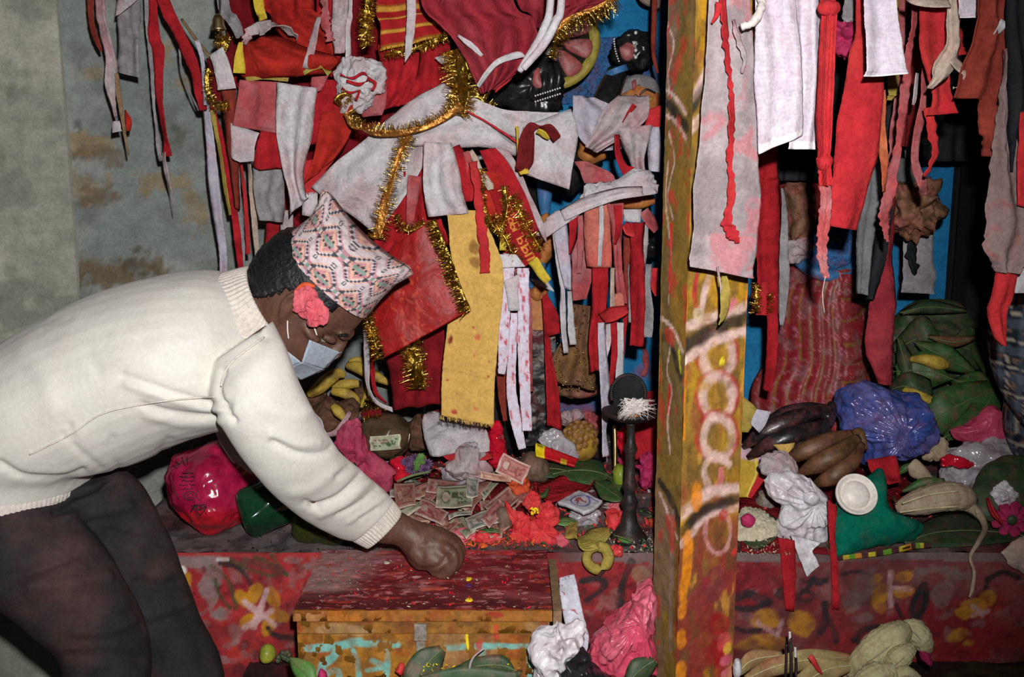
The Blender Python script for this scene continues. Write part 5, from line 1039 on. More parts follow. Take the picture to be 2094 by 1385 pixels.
C2('hanging_cloth', RP, 'faded red square cloth at the left of the bundle', [(492, 164, 572, 168, 2.0), (486, 200, 570, 205, 2.0), (478, 240, 568, 255, 1.99), (474, 256, 566, 274, 1.99)], folds=1, amp=.006)
C2('hanging_cloth', R_, 'red cloth in front of the folded white end', [(535, 268, 565, 272, 1.985), (524, 300, 580, 300, 1.985), (518, 338, 580, 340, 1.985), (530, 348, 570, 344, 1.985)], cr=.005)
C2('hanging_cloth', W, 'white folded cloth end below the faded red square', [(472, 252, 530, 272, 2.0), (472, 290, 525, 290, 2.0), (472, 322, 520, 308, 2.0), (490, 332, 520, 330, 2.0)], cr=.004)
C2('hanging_cloth', RBr, 'dull red cloth hanging at the left rim of the bundle', [(452, 185, 482, 180, 2.03), (455, 230, 482, 230, 2.03), (460, 300, 485, 300, 2.04), (478, 420, 490, 430, 2.06)], folds=1)
C2('hanging_cloth', RDk, 'dark red tinselled cloth beside the brass bell', [(420, 120, 475, 100, 2.06), (425, 160, 482, 150, 2.06), (430, 205, 480, 215, 2.06)], folds=1, amp=.008)
C2('cloth_scrap', W, 'small white rag folded at the left of the bundle', [(428, 112, 456, 96, 1.98), (438, 145, 468, 125, 1.98), (444, 184, 484, 180, 1.98)], cr=.004)
tinsel('gold tinsel curl at the left edge of the bundle', [(428, 140, 8, 1.99), (424, 175, 8, 1.99), (432, 205, 8, 1.99), (450, 218, 8, 1.99), (470, 214, 7, 1.99)], 9, 1.6)
C2('hanging_cloth', W, 'long white cloth hanging at the middle of the bundle', [(566, 168, 650, 180, 1.96), (564, 210, 642, 215, 1.955), (568, 280, 634, 280, 1.95), (580, 350, 620, 350, 1.95), (590, 400, 625, 398, 1.96), (590, 442, 632, 405, 1.97)], folds=1.5, amp=.010)
C2('hanging_cloth', GC_, 'grey white cloth hanging below the red ones', [(518, 344, 582, 342, 2.03), (520, 390, 580, 390, 2.03), (530, 450, 578, 455, 2.03)], folds=1.5, amp=.008)
C2('hanging_cloth', R_, 'deep red cloth right of the long white one', [(640, 160, 705, 165, 2.0), (634, 210, 708, 210, 2.0), (632, 260, 700, 240, 2.0), (625, 298, 680, 290, 2.01)], folds=1, amp=.006)
C2('hanging_cloth', RO, 'bright red cloth overlapping the deep red one', [(660, 230, 722, 215, 1.98), (650, 280, 720, 270, 1.98), (640, 330, 690, 320, 1.98), (620, 380, 660, 345, 1.99)], folds=1, amp=.006)
C2('hanging_cloth', RB, 'red pointed cloth end above the patterned cap', [(618, 330, 690, 318, 2.0), (616, 370, 660, 360, 2.0), (628, 400, 645, 395, 2.0)], cr=.004)
C2('cloth_scrap', W, 'small white square hanging just behind the cap', [(618, 395, 650, 392, 2.0), (616, 440, 648, 446, 2.0)], cr=.003)
C2('cloth_scrap', RP, 'pink and white wrinkled triangle under the yellow folded corner', [(640, 158, 672, 155, 1.97), (636, 175, 660, 182, 1.97), (640, 184, 652, 188, 1.97)], cr=.006)
kn = empty('cloth_knot', P(725, 170, 1.96), 'crumpled white knot with red edges right of the bundle', 'cloth')
puff('knot', None, W, [(688, 150), (710, 125), (745, 118), (775, 140), (780, 180), (760, 195), (735, 222), (710, 225), (700, 205), (694, 180)], 1.99, .03, parent=kn, cr=.010, ridge=.016, fx=40, seg=110, rings=24)
for L in ([(695, 152), (720, 160), (742, 150), (755, 160), (735, 172), (708, 165)], [(698, 180), (715, 190), (735, 185), (728, 205)], [(752, 160), (768, 170), (762, 185)]): ribbon('red_edge', None, R_, [(x, y, 6, 1.935) for x, y in L], parent=kn)
C2('hanging_cloth', RP, 'sheer pink cloth hanging below the white knot', [(735, 190, 790, 170, 2.02), (730, 215, 790, 210, 2.02), (740, 240, 780, 235, 2.02)], folds=1)
C2('hanging_cloth', R_, 'red gauze panel beside the gold striped cloth', [(770, 90, 860, 95, 2.06), (775, 140, 855, 140, 2.05), (770, 190, 845, 190, 2.05), (760, 230, 820, 215, 2.05)], folds=2, amp=.008)
C2('cloth_strip', W, 'white strip hanging over the gold striped cloth', [(828, -215, 846, -215, 1.93), (832, 0, 850, 0, 1.93), (830, 60, 848, 60, 1.93), (828, 128, 842, 108, 1.94)])
tinsel('gold tinsel patch between the bundle and the big white cloth', [(690, 215, 16, 1.96), (705, 200, 22, 1.96), (715, 190, 14, 1.96)], 8, 2.5)
# -- gold striped cloth and burgundy veil at the top
def stripes(u, v, Pf):
    C_ = np.zeros(u.shape+(3,))+lin(168, 34, 38)
    C_[(((v*5.2) % 1) < .22)] = lin(205, 150, 60); C_[(((v*5.2) % 1) > .92)] = lin(150, 90, 36); return C_
cloth('striped_cloth', 'red cloth with gold woven bands at the top centre', 'attr_fab', [(762, -215, 905, -215, 2.02), (765, 0, 905, -10, 2.02), (775, 50, 915, 25, 2.01), (780, 105, 925, 70, 2.01)], folds=2, amp=.008, paint=stripes, res=4)
tinsel('gold tinsel strand down the left of the striped cloth', [(752, -200, 14, 1.98), (755, 0, 14, 1.97), (748, 45, 16, 1.97), (752, 95, 10, 1.98)], 12, 1.4)
tinsel('gold tinsel fringe along the lower edge of the striped cloth', [(785, 110, 8, 1.98), (850, 100, 9, 1.97), (915, 75, 8, 1.97)], 10, 1.5)
C2('veil', 'burgundy', 'large sheer burgundy veil hanging from the top centre', [(858, -215, 1050, -215, 1.90), (862, -5, 1048, -5, 1.88), (900, 45, 1090, 40, 1.87), (935, 90, 1100, 85, 1.86), (960, 140, 1078, 130, 1.86), (985, 192, 1010, 182, 1.87)], folds=2.5, amp=.014, cr=.006, cat='veil')
R2('veil_trim', W, 'white curved hem of the burgundy veil', [(978, 178, 8, 1.845), (995, 150, 11, 1.84), (1020, 125, 13, 1.84), (1062, 112, 12, 1.84), (1085, 122, 8, 1.845)], cat='trim')
R2('veil_trim', W, 'short white strip lying across the burgundy veil', [(936, 72, 6, 1.845), (962, 92, 10, 1.84), (986, 114, 6, 1.84)], cat='trim')
C2('hanging_cloth', RB, 'bright red lining below the burgundy veil', [(1000, 160, 1062, 130, 1.90), (1010, 180, 1055, 150, 1.90), (1012, 190, 1040, 168, 1.9)])
C2('canopy', 'burgundy', 'dark red canopy cloth at the top right of the veil', [(1040, -215, 1260, -215, 2.05), (1045, -10, 1262, -20, 2.03), (1080, 30, 1215, 12, 2.02), (1090, 60, 1160, 45, 2.02)], folds=3, amp=.010, cat='canopy')
tinsel('gold tinsel hem of the dark red canopy', [(1125, 75, 10, 1.99), (1165, 38, 12, 1.99), (1215, 18, 11, 1.99), (1262, -5, 10, 1.99)], 26, 1.6, both=False, band='zari', up=-1)
tinsel('gold tinsel strand hanging over the lotus disc', [(1150, 50, 8, 2.0), (1138, 85, 9, 2.0), (1130, 120, 8, 2.0)], 14, 1.5)
for lab, pts in [('left of two thick white cords hanging over the burgundy veil', [(1128, -215, 1.80, 8), (1126, 0, 1.76, 8), (1112, 60, 1.75, 9), (1092, 100, 1.75, 9), (1062, 146, 1.76, 7)]), ('right of two thick white cords hanging over the burgundy veil', [(1152, -215, 1.80, 8), (1148, 0, 1.75, 8), (1136, 45, 1.74, 9), (1112, 90, 1.74, 9), (1070, 140, 1.75, 7)])]:
    tube('cord', lab, 'white_pure', pts, cat='cord', sides=12, seg=40)
tinsel('thick vertical bunch of gold tinsel at the centre', [(930, 100, 30, 1.93), (938, 150, 34, 1.92), (942, 200, 30, 1.91), (935, 235, 20, 1.9)], 22, 3.2)
tinsel('gold tinsel spray under the burgundy veil', [(960, 190, 22, 1.94), (985, 205, 20, 1.94), (1000, 225, 16, 1.94)], 16, 2)
C2('hanging_cloth', R_, 'red cloth left of the thick tinsel bunch', [(860, 100, 920, 85, 2.03), (850, 150, 925, 140, 2.02), (840, 190, 920, 180, 2.02), (820, 215, 900, 200, 2.02)], folds=2, amp=.008)
C2('cloth_scrap', W, 'small white scrap beside the thick tinsel bunch', [(888, 118, 905, 112, 1.96), (905, 132, 925, 122, 1.96)])
# -- big white drapes of the central idol
C2('cloth_drape', W, 'large white cloth spread behind the cap', [(905, 168, 945, 200, 1.97), (830, 212, 905, 270, 1.96), (760, 270, 860, 340, 1.95), (690, 330, 820, 410, 1.95), (638, 385, 770, 478, 1.97)], folds=1.5, amp=.012, cr=.006)
C2('cloth_drape', W, 'white sash arching across the idol chest', [(845, 300, 835, 275, 1.94), (880, 300, 862, 250, 1.93), (940, 300, 930, 236, 1.92), (1000, 300, 1005, 240, 1.92), (1055, 318, 1060, 278, 1.94)], folds=1.2, amp=.008, cr=.005, N=(0, -1, .2))
C2('cloth_drape', W, 'white sash running right from the thick tinsel bunch', [(945, 222, 960, 196, 1.92), (1000, 255, 1025, 222, 1.92), (1060, 285, 1080, 228, 1.93), (1100, 310, 1145, 230, 1.95)], folds=1, amp=.006)
tinsel('gold fringed red trim swagged across the white cloth', [(708, 230, 10, 1.90), (722, 258, 11, 1.90), (765, 272, 12, 1.89), (830, 272, 13, 1.88), (890, 252, 14, 1.88), (945, 215, 16, 1.88)], 17, 1.3, both=False, band='zari', up=1)
tinsel('gold fringed trim falling from the swag towards the cap', [(838, 276, 12, 1.91), (820, 310, 13, 1.91), (800, 370, 15, 1.91), (785, 430, 20, 1.92), (770, 490, 22, 1.93)], 15, 1.7, band='zari')
R2('trim', RB, 'thin red piping along the right white sash', [(950, 225, 4, 1.905), (1000, 252, 4, 1.9), (1060, 292, 4, 1.9)], cat='trim')
def maroon_band(u, v, Pf):
    C_ = np.zeros(u.shape+(3,))+lin(222, 216, 220); return C_
C2('hanging_cloth', W, 'white cloth carrying a maroon and yellow band', [(1070, 258, 1168, 222, 1.90), (1064, 300, 1182, 280, 1.89), (1060, 345, 1175, 340, 1.89), (1075, 358, 1165, 388, 1.90)], folds=1, amp=.010, cr=.006)
R2('cloth_band', 'maroon', 'maroon band bent across the white cloth', [(1140, 285, 18, 1.862), (1120, 262, 20, 1.86), (1090, 258, 22, 1.86), (1078, 285, 34, 1.86), (1074, 330, 34, 1.86), (1064, 352, 18, 1.865)], cat='cloth')
R2('cloth_hem', 'yellow_bright', 'yellow edging beside the maroon band', [(1058, 258, 5, 1.872), (1060, 300, 5, 1.872), (1070, 352, 16, 1.868), (1080, 350, 12, 1.866)])
R2('cloth_hem', 'yellow_bright', 'yellow corner of the maroon band', [(1098, 268, 8, 1.856), (1110, 274, 12, 1.855), (1122, 285, 4, 1.858)])
C2('hanging_cloth', LV, 'lavender cloth between two black arms', [(1172, 194, 1215, 200, 2.12), (1175, 240, 1260, 225, 2.1), (1185, 280, 1250, 270, 2.1), (1215, 312, 1300, 300, 2.1)], folds=1.5, amp=.010, cr=.006)
C2('hanging_cloth', GP, 'white wrinkled cloth with a red smear under the orange face', [(1265, 195, 1325, 195, 2.02), (1235, 225, 1325, 230, 2.0), (1215, 260, 1300, 262, 2.0), (1198, 300, 1220, 312, 2.0)], folds=1.5, amp=.012, cr=.010)
R2('cloth_strip', R_, 'small red smear strip on the wrinkled white cloth', [(1298, 215, 10, 1.985), (1288, 230, 8, 1.985), (1274, 252, 4, 1.985)])
C2('hanging_cloth', GP, 'white cloth drooping right of the wrinkled one', [(1262, 262, 1335, 255, 1.99), (1275, 300, 1322, 300, 1.99), (1290, 340, 1318, 335, 2.0), (1296, 390, 1325, 385, 2.0)], folds=1.5, amp=.008)
C2('hanging_cloth', RB, 'red cloth patch beside the post under the orange face', [(1330, 222, 1352, 215, 2.05), (1318, 260, 1350, 262, 2.05), (1322, 285, 1345, 300, 2.05)])
C2('hanging_cloth', LV, 'pale cloth flap tucked against the post', [(1330, 260, 1350, 260, 2.0), (1324, 310, 1352, 310, 2.0), (1325, 350, 1350, 352, 2.0)], bulge=.01)
R2('cloth_strip', R_, 'red strip twisting through the wrinkled white cloth', [(1262, 275, 10, 1.985), (1264, 310, 12, 1.985), (1275, 340, 14, 1.985), (1290, 352, 26, 1.985)])
C2('hanging_cloth', RP, 'sheer red scrap over the blue wall', [(1175, 330, 1200, 330, 2.06), (1185, 350, 1250, 355, 2.06), (1195, 375, 1255, 372, 2.06)], cr=.006)
# -- centre front
C2('hanging_cloth', W, 'white cloth hanging straight at the centre above the yellow one', [(868, 290, 922, 292, 1.86), (866, 340, 940, 350, 1.855), (868, 390, 948, 400, 1.85), (874, 444, 958, 436, 1.85)], folds=1.5, amp=.008, cr=.003)
R2('cloth_strip', R_, 'red strip right of the straight white cloth', [(928, 300, 26, 1.88), (945, 340, 26, 1.87), (955, 385, 22, 1.87), (958, 412, 14, 1.87)])
R2('cloth_strip', CR, 'cream twisted strip with a round knot', [(962, 308, 10, 1.86), (972, 325, 12, 1.855), (985, 350, 9, 1.855), (1000, 375, 14, 1.855), (1004, 388, 12, 1.855)])
R2('cloth_strip', RP, 'pale pink strip beside the cream twisted one', [(952, 310, 12, 1.87), (962, 345, 14, 1.87), (970, 400, 8, 1.87)])
C2('hanging_cloth', R_, 'red shimmering sash falling to the lettered ribbon', [(982, 308, 1012, 302, 1.92), (1000, 350, 1040, 335, 1.91), (1020, 400, 1070, 390, 1.91), (1050, 450, 1090, 440, 1.91), (1070, 480, 1100, 475, 1.92)], folds=1.5, amp=.005)
C2('hanging_cloth', GP, 'white border of the red shimmering sash', [(1012, 302, 1040, 308, 1.925), (1040, 335, 1062, 345, 1.92), (1068, 390, 1085, 400, 1.92), (1090, 440, 1108, 450, 1.92), (1105, 480, 1120, 500, 1.925)])
R2('cloth_strip', RB, 'long red strip running down over the yellow cloth', [(968, 330, 16, 1.84), (978, 400, 16, 1.83), (985, 460, 18, 1.825), (990, 520, 22, 1.825), (992, 558, 20, 1.825)], fray=2)
tinsel('gold tinsel loop at the centre right', [(985, 345, 9, 1.86), (984, 400, 10, 1.85), (995, 450, 10, 1.85), (1020, 468, 9, 1.85), (1034, 430, 9, 1.85), (1030, 380, 8, 1.86)], 8, 1.6)
C2('hanging_cloth', RO, 'red cloth inside the gold tinsel loop', [(992, 350, 1030, 355, 1.88), (990, 400, 1030, 400, 1.88), (1000, 455, 1025, 455, 1.88)])
def letters(u, v, Pf):
    C_ = np.zeros(u.shape+(3,))+lin(150, 28, 34); G_ = lin(214, 140, 60)
    # gold syllables read along the ribbon: a headline bar with hanging strokes
    x, y = v, u
    def bar(x0, x1, y0, y1): C_[(x > x0) & (x < x1) & (y > y0) & (y < y1)] = G_
    def ring(cx, cy, rx, ry): r = np.hypot((x-cx)/rx, (y-cy)/ry); C_[(r > .55) & (r < 1)] = G_
    for x0, x1 in [(.12, .42), (.46, .62), (.66, .97)]: bar(x0, x1, .70, .76)
    for xx in (.16, .22, .27, .36, .41, .52, .60, .70, .80, .90, .95): bar(xx, xx+.017, .34, .74)
    ring(.30, .46, .035, .13); ring(.48, .45, .04, .13); ring(.56, .42, .035, .12); ring(.74, .44, .04, .13); ring(.85, .46, .04, .14)
    bar(.16, .24, .42, .48); bar(.80, .86, .32, .38)
    return C_
so = empty('lettered_ribbon', P(1062, 480, 1.87), 'red ribbon with gold lettering and tinsel edges at the centre', 'ribbon')
cloth('ribbon', None, 'attr_fab', rib_rows([(1022, 385, 40, 1.87), (1036, 430, 42, 1.865), (1058, 480, 44, 1.86), (1088, 538, 44, 1.86)]), parent=so, paint=letters, res=1.6, cr=.001)
tinsel(None, [(1046, 400, 5, 1.858), (1070, 450, 6, 1.855), (1105, 515, 8, 1.852)], 14, 2, parent=so); tinsel(None, [(1010, 440, 5, 1.858), (1030, 480, 6, 1.855), (1062, 535, 8, 1.852)], 11, 2, parent=so)
# red chunri with gold fringe below the cap, and the yellow panel
def chunri(u, v, Pf):
    C_ = np.zeros(u.shape+(3,))+lin(150, 20, 20); k = nseed()
    p = (np.abs(((u*6+v*2) % 1)-.5) < .10) | (np.abs(((u*5-v*4) % 1)-.5) < .07) | (np.hypot((u*7) % 1-.5, (v*7) % 1-.5) < .16)
    C_[p & (vn(u*30, v*30, 0, k) > -.1) & (u > .22) & (u < .62) & (v > .2)] = lin(176, 60, 40); C_[np.abs(u-.67) < .006] = lin(140, 16, 16); return C_
ch = empty('fringed_cloth', P(860, 590, 1.80), 'glossy red cloth with gold fringed edges below the cap', 'cloth')
mk('satin', attr=True, rough=.5, var=.3, bump=.5, bscale=60, scale=18, spec=.35, wr=.2)
cloth('panel', None, 'satin', [(800, 505, 885, 448, 1.83, 1.81), (778, 575, 912, 510, 1.82, 1.80), (765, 640, 935, 575, 1.81, 1.79), (785, 732, 958, 636, 1.80, 1.79)], parent=ch, paint=chunri, res=3, cr=.003, bulge=.01)
tinsel(None, [(888, 448, 7, 1.80), (912, 510, 7, 1.79), (935, 575, 7, 1.785), (960, 636, 7, 1.785)], 20, 2.4, both=False, up=-1, parent=ch, mat='gold_dark'); tinsel(None, [(752, 640, 8, 1.80), (760, 680, 9, 1.795), (775, 735, 9, 1.795)], 12, 2.2, parent=ch)
def yellow_p(u, v, Pf):
    C_ = np.zeros(u.shape+(3,))+lin(212, 170, 92); k = nseed()
    def spot(cx, cy, rx, ry, c, a): 
        nonlocal C_
        m = sm(1.15, .75, np.hypot((u-cx)/rx, (v-cy)/ry)+.5*fbm(u*9+k, v*24, 0, k))*a; C_ = C_*(1-m[..., None])+c*m[..., None]
    BRN, RDD = lin(150, 108, 56), lin(168, 40, 50)
    spot(.50, .24, .14, .05, BRN, .9); spot(.46, .335, .13, .035, BRN, .8); spot(.09, .63, .05, .022, lin(120, 20, 40), .95); spot(.60, .62, .07, .015, lin(205, 90, 70), .8); spot(.25, .97, .06, .012, RDD, .9); spot(.66, .94, .05, .012, lin(205, 90, 70), .6)
    for x, y in [(.2, .52), (.38, .53), (.16, .55), (.57, .70), (.85, .73), (.87, .80), (.1, .82), (.3, .88), (.5, .58)]: spot(x, y, .022, .006, RDD, .8)
    C_[np.abs(v-.79-.05*(u-.5)) < .003] *= .8; return C_
yl = empty('yellow_cloth', P(955, 640, 1.83), 'long yellow cloth with red spots hanging at the centre', 'cloth')
cloth('panel', None, 'attr_fab', [(914, 430, 975, 430, 1.86), (918, 500, 1010, 490, 1.85), (925, 560, 1028, 560, 1.845), (915, 680, 1020, 680, 1.84), (904, 770, 1012, 770, 1.835), (900, 852, 1007, 868, 1.835)], parent=yl, paint=yellow_p, res=3, folds=.7, amp=.006, cr=.003, jag=2)
rng = np.random.RandomState(8); thr = []
for k in range(90):
    t = rng.rand(); x, y = 900+107*t, 852+16*t; thr.append(tube_geo([(x, y-2, 1.835, .5), (x+rng.uniform(-3, 3), y+rng.uniform(4, 9), 1.833, .4)], 4, 3))
V, Fc = join(thr); f_ = obj('frayed_edge', V, Fc, 'yellow', yl); f_['kind'] = 'stuff'
C2('hanging_cloth', RDk, 'dark red cloth hanging low behind the glossy red one', [(785, 690, 905, 640, 2.0), (792, 750, 905, 740, 1.99), (805, 838, 900, 825, 1.99)], folds=2, amp=.008)
tinsel('gold tinsel column hanging below the glossy red cloth', [(840, 690, 24, 1.95), (846, 740, 26, 1.95), (852, 798, 28, 1.95)], 18, 2.6)
C2('hanging_cloth', R_, 'red cloth behind the straight white cloth', [(800, 330, 890, 300, 1.97), (780, 400, 900, 380, 1.96), (770, 450, 905, 450, 1.96), (760, 520, 920, 500, 1.97)], folds=3, amp=.008)
R2('cloth_strip', RP, 'pale pink strips above the glossy red cloth', [(850, 360, 24, 1.93), (842, 410, 20, 1.92), (838, 450, 14, 1.92), (845, 470, 18, 1.92)])
tinsel('gold tinsel dots above the glossy red cloth', [(810, 440, 10, 1.9), (830, 470, 10, 1.9), (870, 455, 10, 1.9)], 9, 1.6)
C2('green_leaf', 'leaf_dark', 'dark green leaf glimpsed left of the yellow cloth', [(860, 720, 905, 690, 2.1), (880, 790, 905, 780, 2.1)], cat='leaf')
C2('hanging_cloth', 'statue_blue', 'blue scrap glimpsed behind the glossy red cloth', [(850, 715, 892, 690, 2.12), (858, 735, 890, 720, 2.12)])
# -- white spotted strips right of the yellow cloth
def spotted(u, v, Pf):
    C_ = np.zeros(u.shape+(3,))+lin(214, 206, 222); k = nseed(); n = fbm(u*5+k, v*18, 0, k); C_[n > .40] = lin(186, 50, 64); m = sm(.0, .4, n)[..., None]*.35; return C_*(1-m)+lin(214, 130, 140)*m
for lab, pts in [('short spotted white strip nearest the yellow cloth', [(1042, 520, 26, 1.86), (1036, 570, 28, 1.855), (1030, 650, 26, 1.855), (1030, 720, 22, 1.855), (1026, 765, 14, 1.86)]),
                 ('longest spotted white strip right of the yellow cloth', [(1070, 548, 26, 1.84), (1070, 620, 24, 1.84), (1070, 720, 22, 1.84), (1074, 800, 22, 1.84), (1078, 882, 20, 1.84)]),
                 ('spotted white strip with pink streaks between two others', [(1054, 640, 18, 1.87), (1048, 720, 18, 1.87), (1046, 800, 20, 1.87), (1055, 860, 22, 1.87), (1068, 918, 16, 1.87)])]:
    cloth('cloth_strip', lab, 'attr_fab', rib_rows(pts), cat='ribbon', paint=spotted, res=3, cr=.003)
C2('cloth_scrap', 'white_pure', 'white folded top of the spotted strips', [(1022, 520, 1055, 520, 1.845), (1028, 548, 1075, 545, 1.84)], cr=.006)
C2('cloth_scrap', W, 'white tied end below the lettered ribbon', [(1030, 575, 1062, 560, 1.835), (1035, 600, 1060, 600, 1.835), (1040, 636, 1062, 636, 1.835)], cr=.004)
R2('cloth_strip', 'yellow_bright', 'bright yellow tag below the lettered ribbon', [(1088, 532, 20, 1.83), (1105, 555, 19, 1.83), (1122, 575, 17, 1.83)])
R2('cloth_scrap', 'yellow_bright', 'small yellow scrap left of the lettered ribbon', [(1030, 480, 14, 1.855), (1030, 512, 14, 1.855)])
C2('cloth_scrap', W, 'small white rag on the orange knob', [(1085, 570, 1120, 575, 2.12), (1095, 582, 1132, 596, 2.12)], cr=.006)
C2('cloth_strip', R_, 'broad red strip hanging beside the carved post', [(1108, 608, 1118, 600, 2.1), (1112, 650, 1140, 640, 2.1), (1115, 690, 1152, 680, 2.1)], cr=.004)
C2('cloth_strip', R_, 'long red strip falling over the charred shaft', [(1114, 680, 1124, 690, 2.11), (1116, 740, 1130, 740, 2.1), (1118, 800, 1142, 800, 2.1), (1120, 872, 1150, 880, 2.1)], folds=1)
R2('cloth_strip', RP, 'thin pinkish red strip on the charred shaft', [(1080, 590, 8, 2.1), (1084, 680, 9, 2.1), (1086, 780, 7, 2.1), (1090, 800, 6, 2.1)])
C2('leg_drape', 'glitter_brown', 'brown glittering drape on the idol leg', [(1175, 622, 1208, 625, 2.12), (1160, 680, 1212, 690, 2.11), (1130, 730, 1216, 750, 2.11), (1128, 780, 1222, 800, 2.12)], folds=2, amp=.010, cr=.006, cat='cloth')
V, Fc = join([ball(P(1135+random.random()*80, 630+random.random()*165, 2.088), random.uniform(.0008, .0022), 5) for k in range(160)]); tag(obj('sequin', V, Fc, 'sequin'), 'gold sequins scattered on the brown drape', 'sequins', kind='stuff')
# -- strips hanging from the white scarf, left of the post
sc_ = empty('scarf', P(1220, 405, 1.96), 'white crumpled scarf stretched towards the post', 'scarf')
puff('scarf_cloth', None, W, [(1106, 470), (1130, 440), (1165, 418), (1205, 388), (1250, 368), (1300, 352), (1328, 368), (1338, 395), (1310, 398), (1265, 400), (1225, 420), (1180, 440), (1140, 462), (1122, 482)], 1.98, .018, parent=sc_, cr=.012, ridge=.026, fx=26, seg=130, rings=24)
cloth('scarf_fold', None, W, rib_rows([(1150, 440, 22, 1.955), (1200, 415, 26, 1.945), (1260, 396, 24, 1.94), (1315, 390, 18, 1.945)]), parent=sc_, folds=1.5, amp=.010, cr=.010)
for k_, (lab, m_, pts) in enumerate([('narrow pink strip peeping left of the peach panel', RP, [(1186, 440, 12, 2.02), (1188, 500, 13, 2.02), (1184, 560, 10, 2.02)]), ('thin white strip hanging over the peach panel', W, [(1228, 415, 9, 1.95), (1230, 480, 10, 1.945), (1226, 545, 8, 1.945)]), ('short red strip at the right rim of the peach panel', R_, [(1262, 420, 12, 1.94), (1264, 470, 12, 1.94), (1258, 500, 6, 1.94)]), ('pale strip behind the broad red one beside the post', GP, [(1318, 455, 14, 2.0), (1316, 530, 14, 2.0), (1312, 600, 10, 2.0)]), ('thin red thread strip low beside the lamp dish', R_, [(1276, 560, 8, 2.0), (1278, 640, 9, 2.0), (1274, 730, 6, 2.0)]), ('wine red strip behind the forked white one', 'burgundy', [(1222, 560, 14, 2.02), (1220, 660, 16, 2.02), (1216, 740, 10, 2.02)]), ('dirty white strip over the dull red one', GC_, [(1288, 540, 9, 1.98), (1290, 600, 11, 1.98), (1288, 660, 6, 1.98)]), ('small peach rag low in front of the blue wall', 'peach', [(1262, 600, 16, 1.95), (1268, 618, 20, 1.945), (1276, 640, 8, 1.945)]), ('ragged pink strip left of the carved post', RP, [(1060, 520, 14, 1.9), (1062, 600, 12, 1.9), (1058, 660, 8, 1.9)]), ('red strip glimpsed behind the spotted strips', R_, [(1036, 500, 16, 1.93), (1040, 600, 16, 1.92), (1040, 700, 10, 1.92)]), ('brown strip hanging between yellow cloth and spotted strips', RBr, [(1022, 700, 14, 1.95), (1026, 780, 18, 1.95), (1034, 860, 10, 1.95)]), ('grey olive strip beside the charred shaft', 'grey_dark', [(1044, 780, 16, 1.98), (1048, 850, 18, 1.98), (1060, 905, 12, 1.98)])]): R2('cloth_strip', m_, lab, pts)
C2('cloth_strip', LV, 'pale pink strip hanging from the left end of the scarf', [(1128, 460, 1158, 440, 2.0), (1140, 520, 1165, 510, 1.99), (1155, 590, 1170, 594, 1.99)], folds=1)
R2('cloth_strip', 'white_pure', 'thin white strip at the left end of the scarf', [(1134, 470, 10, 2.01), (1142, 540, 10, 2.01), (1150, 600, 8, 2.01), (1152, 640, 6, 2.01)])
R2('cloth_strip', W, 'white strip hanging over the glittering drape', [(1150, 590, 10, 2.02), (1152, 650, 12, 2.01), (1158, 722, 10, 2.01)])
R2('cloth_strip', W, 'white strip with a slit end over the glittering drape', [(1165, 595, 10, 2.01), (1168, 650, 12, 2.0), (1172, 705, 12, 2.0)])
R2('cloth_strip', R_, 'red tapering strip under the scarf', [(1172, 438, 20, 1.97), (1172, 480, 16, 1.97), (1166, 520, 5, 1.97)])
C2('hanging_cloth', RP, 'pink red cloth panel under the scarf', [(1168, 520, 1200, 440, 2.03), (1170, 560, 1215, 540, 2.03), (1172, 615, 1200, 612, 2.03)])
C2('hanging_cloth', 'peach', 'orange peach cloth panel under the scarf', [(1196, 420, 1248, 408, 1.965), (1194, 480, 1250, 480, 1.96), (1200, 545, 1252, 548, 1.96)], folds=1, amp=.005)
C2('cloth_strip', RP, 'pink and white strip right of the peach panel', [(1242, 418, 1275, 415, 1.95), (1250, 480, 1272, 480, 1.95), (1256, 550, 1272, 550, 1.95), (1260, 622, 1282, 622, 1.96)], folds=1)
C2('cloth_strip', R_, 'red strip below the peach panel', [(1212, 545, 1244, 545, 1.97), (1210, 620, 1240, 615, 1.97), (1205, 700, 1232, 690, 1.97), (1206, 760, 1224, 758, 1.97)], folds=1)
R2('cloth_strip', CR, 'small cream strip beside the peach panel', [(1252, 548, 8, 1.945), (1252, 590, 11, 1.945), (1254, 630, 14, 1.945)])
R2('cloth_strip', LV, 'long white strip reaching down to the lamp stand', [(1230, 660, 16, 1.95), (1232, 740, 18, 1.95), (1238, 830, 18, 1.95), (1236, 880, 10, 1.95), (1240, 934, 14, 1.95)])
R2('cloth_strip', W, 'short forked white strip above the lamp stand', [(1244, 650, 14, 1.97), (1244, 700, 12, 1.97), (1238, 730, 8, 1.97)])
R2('cloth_strip', R_, 'narrow red strip above the lamp stand', [(1256, 640, 14, 1.96), (1256, 720, 13, 1.96), (1248, 790, 9, 1.96)])
R2('cloth_strip', W, 'white strip right of the narrow red one', [(1268, 660, 12, 1.97), (1268, 720, 16, 1.97), (1266, 785, 18, 1.97)])
R2('cloth_bow', RB, 'red knot tied over the white strips', [(1232, 652, 14, 1.93), (1252, 640, 22, 1.925), (1282, 630, 12, 1.93)], fray=3, cr=.008)
R2('cloth_strip', R_, 'broad red strip hanging beside the post', [(1304, 455, 30, 1.95), (1302, 540, 28, 1.95), (1302, 620, 24, 1.95), (1304, 708, 22, 1.955)], folds=1)
R2('cloth_strip', RBr, 'dull red strip left of the broad red one', [(1285, 470, 16, 2.0), (1282, 540, 16, 2.0), (1284, 620, 12, 2.0)])
R2('cloth_strip', GC_, 'grey strip between the broad red one and the post', [(1328, 540, 12, 1.99), (1322, 590, 14, 1.98), (1322, 640, 22, 1.98), (1324, 690, 16, 1.98)])
